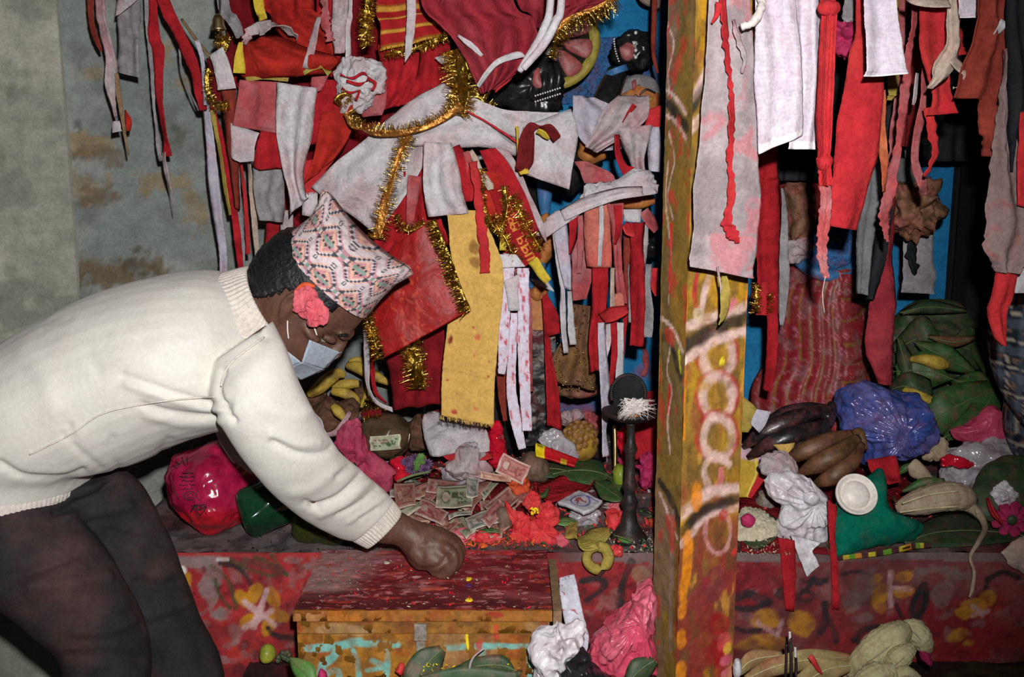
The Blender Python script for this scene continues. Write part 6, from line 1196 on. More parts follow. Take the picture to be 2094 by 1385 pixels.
C2('cloth_scrap', W, 'small white label-like rag under the scarf', [(1276, 428, 1312, 428, 1.93), (1275, 452, 1310, 456, 1.93)])
R2('cloth_scrap', 'petal_red', 'pink crumpled rag under the white label-like one', [(1278, 458, 16, 1.94), (1290, 470, 22, 1.94), (1300, 480, 12, 1.94)], cr=.01)
R2('cloth_scrap', RP, 'pale red cloth flap tucked behind the post', [(1318, 430, 20, 2.0), (1332, 450, 30, 2.0), (1345, 470, 20, 2.0)])
R2('cloth_scrap', RB, 'small red folds low beside the post', [(1338, 548, 14, 2.0), (1340, 580, 18, 2.0), (1345, 605, 10, 2.0)], cr=.006)
C2('hanging_cloth', RDk, 'dark red hanging right behind the lamp stand', [(1300, 800, 1352, 800, 2.2), (1300, 900, 1350, 900, 2.2), (1302, 960, 1350, 960, 2.2)], folds=2)
R2('cloth_strip', RP, 'frayed pink tatters on the blue wall beside the post', [(1318, 700, 8, 2.605), (1324, 740, 14, 2.605), (1318, 770, 6, 2.605)], fray=4, twist=0.)
tinsel('gold tinsel under the coconuts left of the wrapped bowl', [(745, 820, 10, 2.25), (770, 830, 12, 2.25), (795, 845, 10, 2.25)], 9, 1.8)
R2('cloth_strip', W, 'white and red twisted strip hanging left of the dark red cloth', [(748, 680, 10, 2.05), (750, 740, 10, 2.05), (752, 790, 9, 2.05), (770, 822, 9, 2.05), (805, 838, 8, 2.05)])
R2('cloth_strip', R_, 'thin red strip doubling the white twisted one', [(762, 690, 8, 2.06), (762, 750, 9, 2.06), (768, 800, 9, 2.06), (790, 825, 6, 2.06)])
# ------------------------------------------------------------------ bright hangings around the post, right half
def stained(c0, c1, f=7, lo=.0, hi=.3, c2=None):
    def fn(u, v, Pf):
        k = nseed(); C_ = np.zeros(u.shape+(3,))+c0; x, z = Pf[..., 0]*f*3, Pf[..., 2]*f*3; x, z = .8*x+.6*z+1.1*vn(x*1.3, z*1.3, 0, k), .8*z-.6*x+1.1*vn(x*1.3+9, z*1.3, 0, k+1)
        m = sm(lo, hi, fbm(x+k, z, 0, k, 4))[..., None]; C_ = C_*(1-m)+c1*m
        if c2 is not None: m = sm(.12, .3, fbm(x*.7, z*.7+k, 0, k+9, 4))[..., None]; C_ = C_*(1-m)+c2*m
        return C_
    return fn
pst = stained(lin(178, 164, 166), lin(152, 140, 142), 9, -.25, .4, lin(192, 132, 138))
cloth('hanging_cloth', 'long stained grey pink cloth nailed to the front of the post', 'attr_fab', [(1445, -215, 1535, -215, 1.52), (1448, 0, 1535, 0, 1.52), (1440, 150, 1545, 150, 1.52), (1428, 300, 1552, 310, 1.515), (1418, 420, 1556, 430, 1.51), (1412, 500, 1550, 510, 1.51), (1410, 545, 1540, 570, 1.51)], paint=pst, folds=1.2, amp=.006, cr=.003, res=4)
R2('cloth_strip', RB, 'frayed red string ribbon down the stained cloth', [(1475, -215, 16, 1.495), (1480, 0, 18, 1.495), (1486, 80, 14, 1.495), (1494, 160, 10, 1.495), (1498, 240, 13, 1.49), (1494, 320, 11, 1.49), (1494, 400, 13, 1.488), (1488, 455, 16, 1.488), (1500, 478, 22, 1.488), (1508, 496, 5, 1.488)], fray=2.5, res=3)
R2('cloth_strip', RB, 'short red end curling left over the post', [(1470, 5, 14, 1.49), (1466, 30, 10, 1.49), (1455, 48, 4, 1.49)])
R2('cloth_strip', GP, 'thin pale tatter beside the red string ribbon', [(1500, 40, 8, 1.495), (1510, 80, 14, 1.495), (1524, 120, 12, 1.495), (1518, 150, 4, 1.495)], fray=2)
tube('frayed_cord', 'curled frayed white cord at the top of the post', 'thread', [(1562, -215, 1.49, 8), (1558, -20, 1.48, 8), (1556, 15, 1.47, 8), (1540, 45, 1.46, 8), (1515, 55, 1.46, 7)], cat='cord', rough=.35, seg=50)
R2('leaf_scrap', 'yellow_dirty', 'dry yellow scrap dangling under the stained cloth', [(1480, 565, 8, 1.50), (1484, 600, 18, 1.495), (1482, 640, 16, 1.495), (1472, 665, 4, 1.50)], fray=2, cat='scrap')
R2('cloth_strip', GP, 'thin grey string beside the dry yellow scrap', [(1468, 545, 4, 1.50), (1474, 590, 3, 1.498), (1474, 650, 3, 1.498)])
def gauze(u, v, Pf):
    C_ = np.zeros(u.shape+(3,))+lin(224, 214, 226); k = nseed(); g = np.abs(np.sin(Pf[..., 0]*900))*.5+np.abs(np.sin(Pf[..., 2]*900))*.5
    C_ = C_*(.80+.2*g)[..., None]; m = (.2*sm(0, .3, fbm(u*4, v*6, 0, k)))[..., None]; C_ = C_*(1-m)+lin(214, 160, 186)*m; C_[v > .965] = lin(250, 244, 250); return C_
cloth('gauze', 'wide white gauze hanging right of the post', 'attr_fab', [(1540, -215, 1625, -215, 1.50), (1542, 0, 1630, 0, 1.50), (1544, 150, 1640, 150, 1.495), (1552, 315, 1644, 276, 1.49)], paint=gauze, folds=1.5, amp=.006, cr=.002, res=3)
cloth('gauze', 'narrow white gauze partly behind the wide one', 'attr_fab', [(1618, -215, 1680, -215, 1.515), (1622, 0, 1684, 0, 1.515), (1628, 150, 1680, 150, 1.51), (1612, 305, 1672, 306, 1.51)], paint=gauze, folds=1.5, amp=.006, cr=.002, res=3)
cloth('gauze', 'short white gauze with thick hem hanging near the top right', 'attr_fab', [(1758, -215, 1825, -215, 1.44), (1762, 0, 1830, 0, 1.44), (1766, 70, 1840, 80, 1.435), (1770, 135, 1846, 132, 1.43), (1762, 158, 1854, 152, 1.43)], paint=gauze, folds=1, amp=.007, cr=.002, res=3)
cloth('gauze', 'small white gauze end at the top right edge', 'attr_fab', [(1960, -215, 2005, -215, 1.56), (1962, 0, 2008, 0, 1.56), (1965, 36, 2000, 36, 1.56)], paint=gauze, res=3)
tw = empty('twisted_cloth', P(1690, 250, 1.46), 'long red twisted cloth knotted twice beside the white gauze', 'cloth')
cloth('twist', None, RB, rib_rows([(1694, -215, 34, 1.47), (1694, 0, 30, 1.46), (1696, 15, 36, 1.455), (1696, 28, 30, 1.455), (1692, 120, 32, 1.455), (1686, 250, 32, 1.455), (1684, 320, 22, 1.45), (1684, 335, 20, 1.45), (1688, 380, 22, 1.45)]), parent=tw, folds=2, amp=.008, cr=.004, res=3, bulge=.012)
cloth('tail', None, RP, rib_rows([(1686, 340, 20, 1.455), (1690, 400, 22, 1.45), (1686, 470, 22, 1.45), (1682, 520, 20, 1.45), (1690, 570, 12, 1.455)]), parent=tw, folds=2, amp=.006, cr=.004, res=3, fray=2)
puff('knot', None, RB, [(1676, 8), (1690, 2), (1712, 6), (1716, 20), (1705, 30), (1682, 28), (1674, 18)], 1.445, .012, parent=tw, cr=.005); puff('knot', None, RB, [(1672, 325), (1685, 318), (1698, 326), (1694, 342), (1678, 344)], 1.445, .010, parent=tw, cr=.004)
tube('thread', 'fine threads dangling below the red twisted cloth', 'thread', [(1688, 565, 1.45, .7), (1682, 600, 1.45, .6), (1686, 640, 1.45, .5)], cat='thread')
C2('hanging_cloth', 'red_bright', 'broad bright red cloth slanting beside the twisted one', [(1745, -215, 1790, -215, 1.56), (1750, 30, 1800, 30, 1.56), (1738, 110, 1808, 120, 1.555), (1720, 220, 1806, 230, 1.55), (1706, 330, 1790, 340, 1.55), (1694, 462, 1754, 472, 1.55)], folds=.8, amp=.006, cr=.003)
R2('cloth_strip', 'orange', 'narrow orange red strip right of the broad red cloth', [(1796, 185, 22, 1.60), (1800, 250, 18, 1.60), (1806, 320, 16, 1.60), (1806, 392, 12, 1.60)])
R2('cloth_strip', 'red_pale', 'long wavering dusty red strip ending in a point', [(1880, -215, 14, 1.62), (1870, 30, 16, 1.62), (1860, 100, 16, 1.62), (1850, 200, 17, 1.61), (1838, 300, 16, 1.61), (1822, 370, 18, 1.61), (1812, 430, 24, 1.61), (1812, 460, 20, 1.61), (1816, 495, 5, 1.61)], fray=2)
R2('cloth_strip', 'red_pale', 'dusty red strip looping down to the carved mask', [(1900, -215, 12, 1.66), (1898, 0, 14, 1.66), (1894, 120, 16, 1.66), (1888, 200, 17, 1.66), (1876, 280, 16, 1.66), (1872, 340, 18, 1.67), (1885, 378, 20, 1.68), (1890, 400, 14, 1.7)])
C2('hanging_cloth', RB, 'bright red cloth behind the cream twisted rag', [(1878, -215, 1930, -215, 1.58), (1880, 10, 1940, 10, 1.58), (1878, 80, 1945, 80, 1.575), (1890, 140, 1940, 150, 1.575), (1905, 200, 1945, 190, 1.575), (1895, 236, 1956, 232, 1.575)], folds=1, amp=.006, cr=.004)
R2('cloth_strip', RB, 'bright red looped strip under the red cloth', [(1898, 220, 14, 1.60), (1905, 270, 20, 1.60), (1914, 310, 18, 1.60), (1904, 340, 12, 1.60), (1892, 362, 6, 1.60)], fray=2)
R2('cloth_rag', CR, 'cream twisted rag with a forked end', [(1938, -215, 14, 1.52), (1945, 0, 18, 1.52), (1944, 60, 22, 1.515), (1942, 100, 28, 1.51), (1930, 130, 40, 1.51), (1915, 160, 26, 1.51), (1902, 180, 10, 1.51)], folds=1.5, amp=.006, cr=.006, cat='rag')
R2('cloth_rag', CR, 'hooked end of the cream twisted rag', [(1945, 120, 20, 1.508), (1966, 140, 22, 1.505), (1975, 158, 16, 1.505), (1962, 178, 10, 1.505), (1948, 180, 5, 1.508)], cat='rag')
R2('cloth_rag', CR, 'cream rag draped along the top right', [(1835, -10, 8, 1.5), (1870, 4, 16, 1.5), (1905, 10, 22, 1.5), (1940, 8, 20, 1.5)], cat='rag', cr=.006)
R2('cloth_strip', RB, 'thin red strip right of the cream rag', [(1955, -215, 10, 1.58), (1958, 0, 12, 1.58), (1964, 70, 12, 1.58), (1970, 112, 20, 1.58)], fray=2)
C2('hanging_cloth', RBr, 'rust red cloth gathered near the right edge', [(2000, -215, 2070, -215, 1.50), (2000, 0, 2060, 0, 1.50), (1998, 40, 2060, 50, 1.495), (1985, 100, 2058, 100, 1.49), (1962, 150, 2056, 150, 1.49), (1955, 200, 2040, 205, 1.495)], folds=1.5, amp=.010, cr=.004)
R2('cloth_strip', RBr, 'rust red tail under the gathered cloth', [(2018, 195, 36, 1.50), (2022, 240, 30, 1.50), (2030, 290, 26, 1.50), (2024, 320, 14, 1.50)], fray=3)
cloth('hanging_cloth', 'long dusty pink cloth hanging at the right edge', 'attr_fab', [(2052, 100, 2062, 100, 1.47), (2040, 220, 2064, 230, 1.47), (2028, 330, 2085, 340, 1.465), (2020, 440, 2110, 450, 1.46), (2016, 510, 2100, 520, 1.46), (2040, 556, 2080, 558, 1.46)], paint=stained(lin(140, 118, 116), lin(120, 96, 96), 6, -.1, .3, lin(160, 84, 84)), folds=1.5, amp=.008, cr=.005, fray=3)
C2('hanging_cloth', 'black_cloth', 'dark cloth at the very right edge', [(2056, -215, 2150, -215, 1.46), (2058, 0, 2150, 0, 1.46), (2062, 200, 2150, 200, 1.46), (2066, 352, 2100, 350, 1.46)], folds=2, amp=.008)
C2('cloth_strip', RB, 'red cloth tongue hanging below the dusty pink cloth', [(2040, 545, 2086, 535, 1.47), (2032, 600, 2076, 600, 1.465), (2022, 640, 2064, 640, 1.465), (2036, 690, 2062, 690, 1.465), (2050, 708, 2060, 706, 1.465)], folds=1, amp=.006, cr=.003)
C2('cloth_strip', RB, 'red strip at the right edge beside the dark cloth', [(2088, 230, 2120, 220, 1.44), (2078, 340, 2120, 340, 1.44), (2082, 420, 2120, 430, 1.44)])
C2('hanging_cloth', W, 'white cloth end above the plaid shirt', [(2080, 480, 2130, 480, 1.5), (2078, 600, 2130, 600, 1.5)])
R2('cloth_scrap', W, 'small white tip on the rust red cloth', [(2058, 42, 16, 1.48), (2045, 62, 12, 1.48), (2032, 72, 4, 1.48)])
# -- dim cloths further back on the right
C2('hanging_cloth', R_, 'dark red cloth hanging behind the post edge', [(1550, -215, 1590, -215, 2.02), (1545, 300, 1590, 300, 2.02), (1548, 380, 1596, 380, 2.0), (1544, 480, 1598, 480, 2.0), (1546, 560, 1596, 560, 2.0), (1552, 640, 1600, 640, 2.0)], folds=1.5, amp=.006)
R2('cloth_strip', R_, 'red strip continuing low beside the grey one', [(1580, 600, 26, 1.98), (1582, 680, 24, 1.98), (1578, 740, 18, 1.98), (1568, 800, 12, 1.98)])
R2('cloth_strip', GC_, 'grey tapering strip beside the statue bodice', [(1602, 385, 8, 1.96), (1606, 450, 16, 1.96), (1604, 540, 22, 1.96), (1602, 600, 18, 1.96), (1598, 665, 6, 1.96)])
rt = empty('tinsel_ribbon', P(1552, 600, 1.98), 'small red ribbon with gold tinsel edges right of the post', 'ribbon')
cloth('ribbon', None, RB, rib_rows([(1562, 575, 24, 1.992), (1562, 610, 26, 1.985), (1560, 645, 26, 1.98)]), parent=rt); tinsel(None, [(1548, 580, 6, 1.98), (1544, 640, 7, 1.975)], 10, 2, parent=rt); tinsel(None, [(1576, 600, 5, 1.98), (1574, 640, 5, 1.975)], 6, 2, parent=rt)
C2('hanging_cloth', 'grey_dark', 'dark grey cloth hanging left of the dusty red strip', [(1790, -215, 1810, -215, 1.86), (1785, 150, 1806, 150, 1.86), (1775, 280, 1800, 270, 1.86), (1765, 380, 1806, 380, 1.85), (1755, 470, 1790, 480, 1.85), (1752, 600, 1775, 604, 1.85)], folds=1.5, amp=.006)
C2('hanging_cloth', 'black_cloth', 'black cloth strip behind the dark grey one', [(1820, -215, 1832, -215, 1.9), (1806, 300, 1824, 300, 1.9), (1795, 380, 1828, 380, 1.9), (1790, 480, 1822, 480, 1.9), (1778, 560, 1805, 560, 1.9), (1774, 612, 1790, 612, 1.9)], folds=1)
C2('hanging_cloth', 'burgundy', 'wine red cloth hanging long right of the statue', [(1836, -215, 1846, -215, 1.95), (1826, 300, 1836, 300, 1.95), (1812, 470, 1830, 470, 1.95), (1795, 560, 1830, 560, 1.95), (1776, 640, 1830, 640, 1.95), (1775, 720, 1829, 720, 1.95), (1798, 786, 1828, 790, 1.95)], folds=.7, amp=.006)
C2('hanging_cloth', GC_, 'grey cloth with a dark patch hanging on the blue wall', [(1845, -215, 1860, -215, 2.12), (1850, 330, 1870, 330, 2.12), (1860, 430, 1895, 420, 2.13), (1848, 470, 1908, 440, 2.19), (1845, 540, 1912, 540, 2.2), (1842, 598, 1912, 602, 2.2)], cr=.004)
R2('cloth_strip', 'black_cloth', 'charred dark strip over the grey cloth', [(1872, 420, 12, 2.14), (1868, 470, 16, 2.15), (1864, 520, 24, 2.16), (1872, 560, 14, 2.16)], fray=4)
C2('hanging_cloth', 'black_cloth', 'dark curtain above the sari statue', [(1555, -215, 1760, -215, 2.2), (1555, 150, 1800, 150, 2.2), (1560, 370, 1690, 370, 2.2)], folds=4, amp=.012, res=9)
C2('hanging_cloth', 'black_cloth', 'dark curtain above the carved mask', [(1790, -215, 2060, -215, 2.3), (1800, 100, 2050, 100, 2.3), (1820, 330, 2030, 330, 2.3)], folds=4, amp=.012, res=9)
C2('hanging_cloth', 'maroon', 'maroon curtain beside the post top', [(1700, -215, 1900, -215, 1.98), (1715, 0, 1880, 0, 1.98), (1730, 150, 1880, 150, 1.98), (1760, 300, 1870, 300, 1.98)], folds=4, amp=.010, res=9)
R2('cloth_scrap', GC_, 'grey tatters above the pink paper flower', [(1735, -40, 20, 1.70), (1738, 20, 22, 1.70), (1736, 45, 12, 1.70)], folds=2, fray=3)
C2('cloth_strip', 'yellow_dirty', 'olive strip hanging behind the short white gauze', [(1816, -215, 1836, -215, 1.75), (1818, 150, 1838, 150, 1.75), (1815, 205, 1826, 205, 1.75)])
C2('cloth_strip', RP, 'faint pink strip hanging behind the dusty red strip', [(1838, -215, 1852, -215, 1.8), (1832, 120, 1850, 120, 1.8), (1822, 260, 1836, 260, 1.8), (1815, 340, 1826, 340, 1.8)])
R2('cloth_strip', W, 'small white end behind the dusty red strip', [(1876, 150, 10, 1.7), (1872, 200, 12, 1.7), (1868, 215, 6, 1.7)])
# ------------------------------------------------------------------ offerings on the altar, left of the post
FL_N = (0, -.35, 1)
def gY(x, y, dz=0.): return G(x, y, dz).y
def leaf(label, mat, pts, rib='stem_green', name='leaf', cat='leaf', group=None, bulge=.006, **k):
    rows = rib_rows(pts); k.setdefault('cr', .003)
    o = cloth(name, label, mat, rows, cat=cat, group=group, bulge=bulge, th=.0012, **k)
    lf = k.get('lift', 0.)
    if pts[0][3] is None: pp = [(p[0], p[1], None, 1.3, lf+.003+bulge) for p in pts]
    elif pts[0][3] == 's': pp = [(p[0], p[1], 's', 1.3, lf+.003+bulge) for p in pts]
    else: pp = [(p[0], p[1], p[3]-bulge-.002, 1.3) for p in pts]
    tube('midrib', None, rib, pp, parent=o, sides=6, seg=14); return o
def banana(label, pts, mat='banana', parent=None, group=None):
    n = len(pts); V, Fc = tube_geo(pts, 15, 26, facet=.07)
    o = obj('banana', V, Fc, mat, parent)
    if parent is None: tag(o, label, 'banana', group)
    a, b = pts[-1], pts[-2]; tube('tip', None, 'banana_black', [a, (a[0]+(a[0]-b[0])*.18, a[1]+(a[1]-b[1])*.18, a[2], 2.2)+tuple(a[4:])], parent=o, sides=8, seg=4) if parent is None else None
    return o
# pink printed bag
def bag_print(V):
    x, y = project(V); C_ = np.zeros((len(V), 3))+lin(150, 20, 58); k = nseed()
    m = sm(-.2, .3, fbm(V[:, 0]*18, V[:, 1]*18, V[:, 2]*18, k)); C_ = C_*(1-.5*m[:, None])+lin(180, 40, 80)*.5*m[:, None]
    m = sm(1060, 1030, y); C_ = C_*m[:, None]+lin(186, 28, 42)*(1-m[:, None])
    return C_
V, Fc = puff_geo([(342, 960), (360, 935), (400, 925), (450, 905), (505, 930), (535, 980), (528, 1020), (500, 1062), (440, 1076), (405, 1052), (375, 1030), (350, 1000)], None, .10, cr=.008, ridge=.011, fx=16, seg=120, rings=34, lift=.002)
mk('bag_gloss', attr=True, rough=.16, var=.25, bump=.45, bscale=24, scale=14, spec=.6)
bag = obj('plastic_bag', V, Fc, 'bag_gloss', None, bag_print(V)); tag(bag, 'crimson plastic bag with black print beside the green bottles', 'bag')
# black print: block of scribbled lines, ring emblem and a bracket, laid on the bag's skin
BX, BY = project(V); BV = V
def on_bag(px, py, out=.0012):
    i = np.where(np.hypot(BX-px, BY-py) < 7)[0]; j = i[BV[i, 1].argmin()] if len(i) else np.hypot(BX-px, BY-py).argmin(); q_ = P(px, py, BV[j, 1]-out); return (q_.x, q_.y, q_.z, .0008)
pr_ = []; random.seed(11)
for k, y in enumerate([968, 976, 984, 992, 1000]):
    for x0, x1 in [(366, 384), (387, 402)] if k % 2 else [(372, 396)]: pr_.append([(x, y+random.uniform(-1.5, 1.5)) for x in np.arange(x0, x1, 2.5)])
pr_ += [[(389+11*math.cos(a), 1014+9*math.sin(a)) for a in np.linspace(0, 6.3, 18)], [(389+5*math.cos(a), 1014+5*math.sin(a)) for a in np.linspace(0, 6.3, 12)], [(404, 1003), (403, 1018), (410, 1024)], [(376, 1006), (378, 1022)], [(372, 935), (376, 950), (383, 952), (382, 936)], [(359, 945), (367, 950), (363, 958), (355, 952)], [(354, 972), (356, 1000), (365, 1022)]]
pr_ += [[(390+x, 1040+random.uniform(-10, 14)) for x in (0, 8, 16, 24, 32)] for _ in range(5)]
Vp, Fp = join([tube_geo([on_bag(*q_) for q_ in L], 5, len(L)*2, world=True) for L in pr_]); po = obj('print', Vp, Fp, 'iron', bag); po['kind'] = 'stuff'
mk('rose_paper', (.38, .035, .085), rough=.7, var=.3, scale=14, stain=(.46, .10, .15), st=.6, bump=.5, bscale=60, wr=.7)
# two green plastic bottles lying on their side
def bottle(label, c, axis, L, R, mat, lobes=5):
    a = Vector(axis).normalized(); prof = [(.25*R, 0.004), (.62*R, -.004), (.92*R, .006), (R, .02), (R, L*.3), (.94*R, L*.4), (R, L*.5), (R, L*.62), (.8*R, L*.74), (.4*R, L*.85), (.28*R, L*.9), (.28*R, L)]
    V, Fc = lathe_geo([tuple(p) for p in spl(prof, 40)], c, a, 50)
    q_ = V-np.array(c); h = q_@np.array(a); e1 = a.orthogonal().normalized(); e2 = a.cross(e1); th = np.arctan2(q_@np.array(e2), q_@np.array(e1)); f = sm(.05, .0, h)*.12
    rad = q_-h[:, None]*np.array(a); V = np.array(c)+h[:, None]*np.array(a)*(1)+rad*(1+f*np.cos(lobes*th)+.025*fbm(h*40, th*2, 0, 3))[:, None]
    e = empty('bottle', c, label, 'bottle'); obj('bottle_body', V, Fc, mat, e)
    Vc, Fcap = lathe_geo([(.30*R, L*.965), (.34*R, L*.97), (.34*R, L*1.06), (.30*R, L*1.065)], c, a, 20); obj('cap', Vc, Fcap, mat if 'olive' not in mat else 'brass', e); return e
b1 = G(495, 1050, .052); bottle('dark green plastic bottle lying base forward beside the crimson bag', b1, (.85, .30, .25), .22, .050, 'bottle_green')
b2 = G(610, 1062, .040); bottle('olive green bottle with a shiny ring lying under the sleeve', b2, (.55, -.05, -.08), .13, .040, 'bottle_olive', 4)
# bananas and coconuts against the wall
BY_ = 2.30
for lab, pts in [('single yellow banana nearest the face mask', [(632, 808, BY_-.06, 7), (650, 795, BY_-.07, 13), (672, 775, BY_-.07, 14), (690, 764, BY_-.06, 12), (704, 768, BY_-.05, 6)]), ('upper yellow banana behind the white twisted strip', [(712, 748, 2.36, 8), (735, 752, 2.34, 13), (765, 768, 2.33, 12), (798, 785, 2.33, 5)]), ('yellow banana lying level among the coconuts', [(680, 792, BY_, 7), (705, 786, BY_, 11), (735, 784, BY_, 8)]), ('curved yellow banana above the brown coconut', [(680, 800, BY_-.04, 8), (705, 804, BY_-.05, 11), (725, 815, BY_-.05, 10), (734, 828, BY_-.05, 5)]), ('short yellow banana end beside the brown coconut', [(682, 832, 2.16, 8), (692, 842, 2.15, 11), (704, 856, 2.15, 7)]), ('topmost yellow banana under the face', [(714, 740, 2.38, 6), (735, 740, 2.38, 11), (758, 748, 2.38, 9)]), ('thin banana skin hanging among the coconuts', [(752, 792, BY_, 5), (748, 815, BY_, 7), (738, 832, BY_, 5)])]: banana(lab, pts)
for lab, pts, y in [('brown hairy coconut below the bananas', [(640, 830), (670, 815), (700, 830), (705, 865), (680, 885), (645, 878)], 2.24), ('brown coconut partly under the banana', [(690, 825), (720, 815), (735, 835), (725, 860), (700, 858)], 2.22), ('brown coconut in shadow behind the sleeve', [(625, 795), (650, 790), (665, 810), (650, 835), (625, 832)], 2.3), ('brown coconut right of the wrapped bowl', [(828, 870), (850, 852), (876, 862), (882, 895), (865, 920), (838, 918)], 2.2), ('brown coconut behind the yellow bananas', [(725, 790), (750, 780), (768, 800), (758, 825), (732, 825)], 2.36)]: puff('coconut', lab, 'coconut', pts, y, .045, cat='coconut', cr=.008, fx=60, back=1., seg=30, rings=9)
puff('wrapped_bowl', 'dark round bowl wrapped in shiny film holding a banknote', 'dark_wrap', [(738, 900), (745, 865), (775, 848), (812, 850), (838, 875), (840, 905), (822, 928), (785, 934), (752, 925)], 2.13, .055, cat='bowl', cr=.004, ridge=.005, fx=24, back=1.)
tube('wire_rim', 'thin curved wire rim on the wrapped bowl', 'steel', [(838, 885, 2.07, 1.2), (834, 905, 2.065, 1.2), (822, 922, 2.07, 1.2), (808, 932, 2.08, 1.2)], cat='wire')
tinsel('gold tinsel lying on the wrapped bowl', [(738, 850, 10, 2.07), (755, 845, 14, 2.06), (780, 842, 12, 2.06)], 9, 2.5, band='red_dark')
puff('paper_bag', 'magenta pink paper sheet folded beside the sleeve', 'rose_paper', [(690, 880), (705, 862), (738, 858), (745, 900), (770, 925), (795, 955), (802, 985), (775, 1002), (740, 985), (705, 945), (688, 915)], 1.93, .014, cat='paper', cr=.008, ridge=.020, fx=22, seg=110, rings=26)
R2('cloth_strip', W, 'white and pink strip sticking out behind the sleeve', [(640, 846, 10, 2.0), (655, 862, 12, 1.98), (662, 885, 10, 1.97)]); R2('cloth_strip', GP, 'pale pink strip curling past the sleeve', [(665, 890, 12, 1.95), (690, 882, 14, 1.95), (712, 850, 9, 1.96), (716, 842, 6, 1.96)])
C2('cloth_scrap', W, 'white crumpled cloth lying under the yellow cloth', [(866, 848, 900, 842, 2.08), (862, 880, 985, 868, 2.04), (868, 905, 1000, 895, 2.02), (878, 934, 1002, 922, 2.0)], cr=.012, folds=1.5, amp=.010)
C2('cloth_scrap', RB, 'red cloth lying under the white crumpled one', [(860, 850, 910, 835, 2.12), (900, 930, 1000, 925, 2.01), (930, 945, 1000, 940, 1.99)], cr=.006)
puff('plastic_packet', 'glossy red plastic packet under the yellow cloth', 'plastic_red', [(1000, 872), (1020, 862), (1030, 890), (1034, 950), (1015, 960), (998, 940), (992, 905)], 2.06, .02, cat='packet', cr=.006, ridge=.010, fx=30)
puff('plastic_packet', 'small glossy red wrapper left of the purple flowers', 'plastic_red', [(800, 945), (825, 935), (840, 950), (835, 975), (812, 978)], 2.0, .015, cat='packet', cr=.006, ridge=.010, fx=40)
# purple flower sprig
fs_ = empty('flower_sprig', G(850, 975), 'purple daisy sprig with green leaves beside the banknotes', 'flower'); random.seed(3)
for cx, cy in [(832, 945), (850, 938), (872, 948), (868, 962), (842, 960)]:
    V, Fc = join([tube_geo([(cx, cy, 2.0, 1), (cx+math.cos(a)*9, cy+math.sin(a)*7, 1.985, 2.2), (cx+math.cos(a)*15, cy+math.sin(a)*11, 1.985, .6)], 6, 6) for a in np.arange(0, 6.2, .52)]); obj('flower_head', V, Fc, 'petal_purple', fs_)
puff('leaf', None, 'leaf_bright', [(845, 940), (856, 925), (866, 940), (860, 960), (846, 962)], 1.985, .008, parent=fs_, cr=.006, fx=80); tube('stem', None, 'stem_green', [(880, 965, 1.97, 2.5), (845, 972, 1.96, 3), (812, 985, 1.95, 2)], parent=fs_)
leaf('grey green leaf under the purple sprig', 'leaf', [(815, 978, 4, None), (835, 972, 16, None), (860, 968, 16, None), (885, 960, 4, None)], lift=.03, N=FL_N)
# banknotes
NC = {'brown': (lin(186, 140, 120), lin(150, 90, 78), lin(206, 176, 158)), 'pink': (lin(192, 134, 124), lin(158, 80, 78), lin(212, 182, 170)), 'green': (lin(168, 178, 148), lin(64, 92, 62), lin(206, 204, 178)), 'grey': (lin(176, 176, 166), lin(110, 130, 120), lin(206, 202, 190))}
def note_paint(kind):
    a, b, c = NC[kind]
    def fn(u, v, Pf):
        k = nseed(); C_ = np.zeros(u.shape+(3,))+a
        C_[(u < .06) | (u > .94) | (v < .10) | (v > .90)] = c
        C_[(np.abs(v-.15) < .025) & (u > .08) & (u < .92)] = b; C_[(np.abs(v-.85) < .025) & (u > .08) & (u < .92)] = b
        C_[np.hypot((u-.26)/.13, (v-.5)/.28) < 1] = c; C_[np.abs(np.hypot((u-.26)/.13, (v-.5)/.28)-.9) < .12] = b
        C_[(np.hypot((u-.70)/.15, (v-.55)/.26) < 1) & (vn(u*28, v*16, 0, k) > 0)] = b; C_[(np.abs(u-.84) < .05) & (np.abs(v-.28) < .07)] = b; C_[(np.abs(u-.14) < .03) & (np.abs(v-.75) < .06)] = b
        C_[(u > .42) & (u < .58) & ((v*14 % 1) < .4) & (v > .25) & (v < .7)] = b
        m = .35*sm(0, .35, fbm(u*5+k, v*5, 0, k))[..., None]; return C_*(1-m)+lin(190, 110, 104)*m
    return fn
def note(label, x, y, w, h, ang, kind, lift, sk=0., Y=None, cr=.004):
    a = math.radians(ang); c, s = math.cos(a), math.sin(a); f = lambda i, j: (x+i*w/2*c-j*h/2*s+sk*j, y+i*w/2*s+j*h/2*c)
    tl, tr, bl, br = f(-1, -1), f(1, -1), f(-1, 1), f(1, 1)
    cloth('banknote', label, 'attr_paper', [(*tl, *tr, Y), (*[(p+q)/2 for p, q in zip(tl, bl)], *[(p+q)/2 for p, q in zip(tr, br)], Y), (*bl, *br, Y)], cat='banknote', group='banknotes heaped on the altar', paint=note_paint(kind), res=2.6, cr=cr, folds=.5, amp=.004, lift=lift, N=FL_N if Y is None else (0, -1, 0), th=.0006)
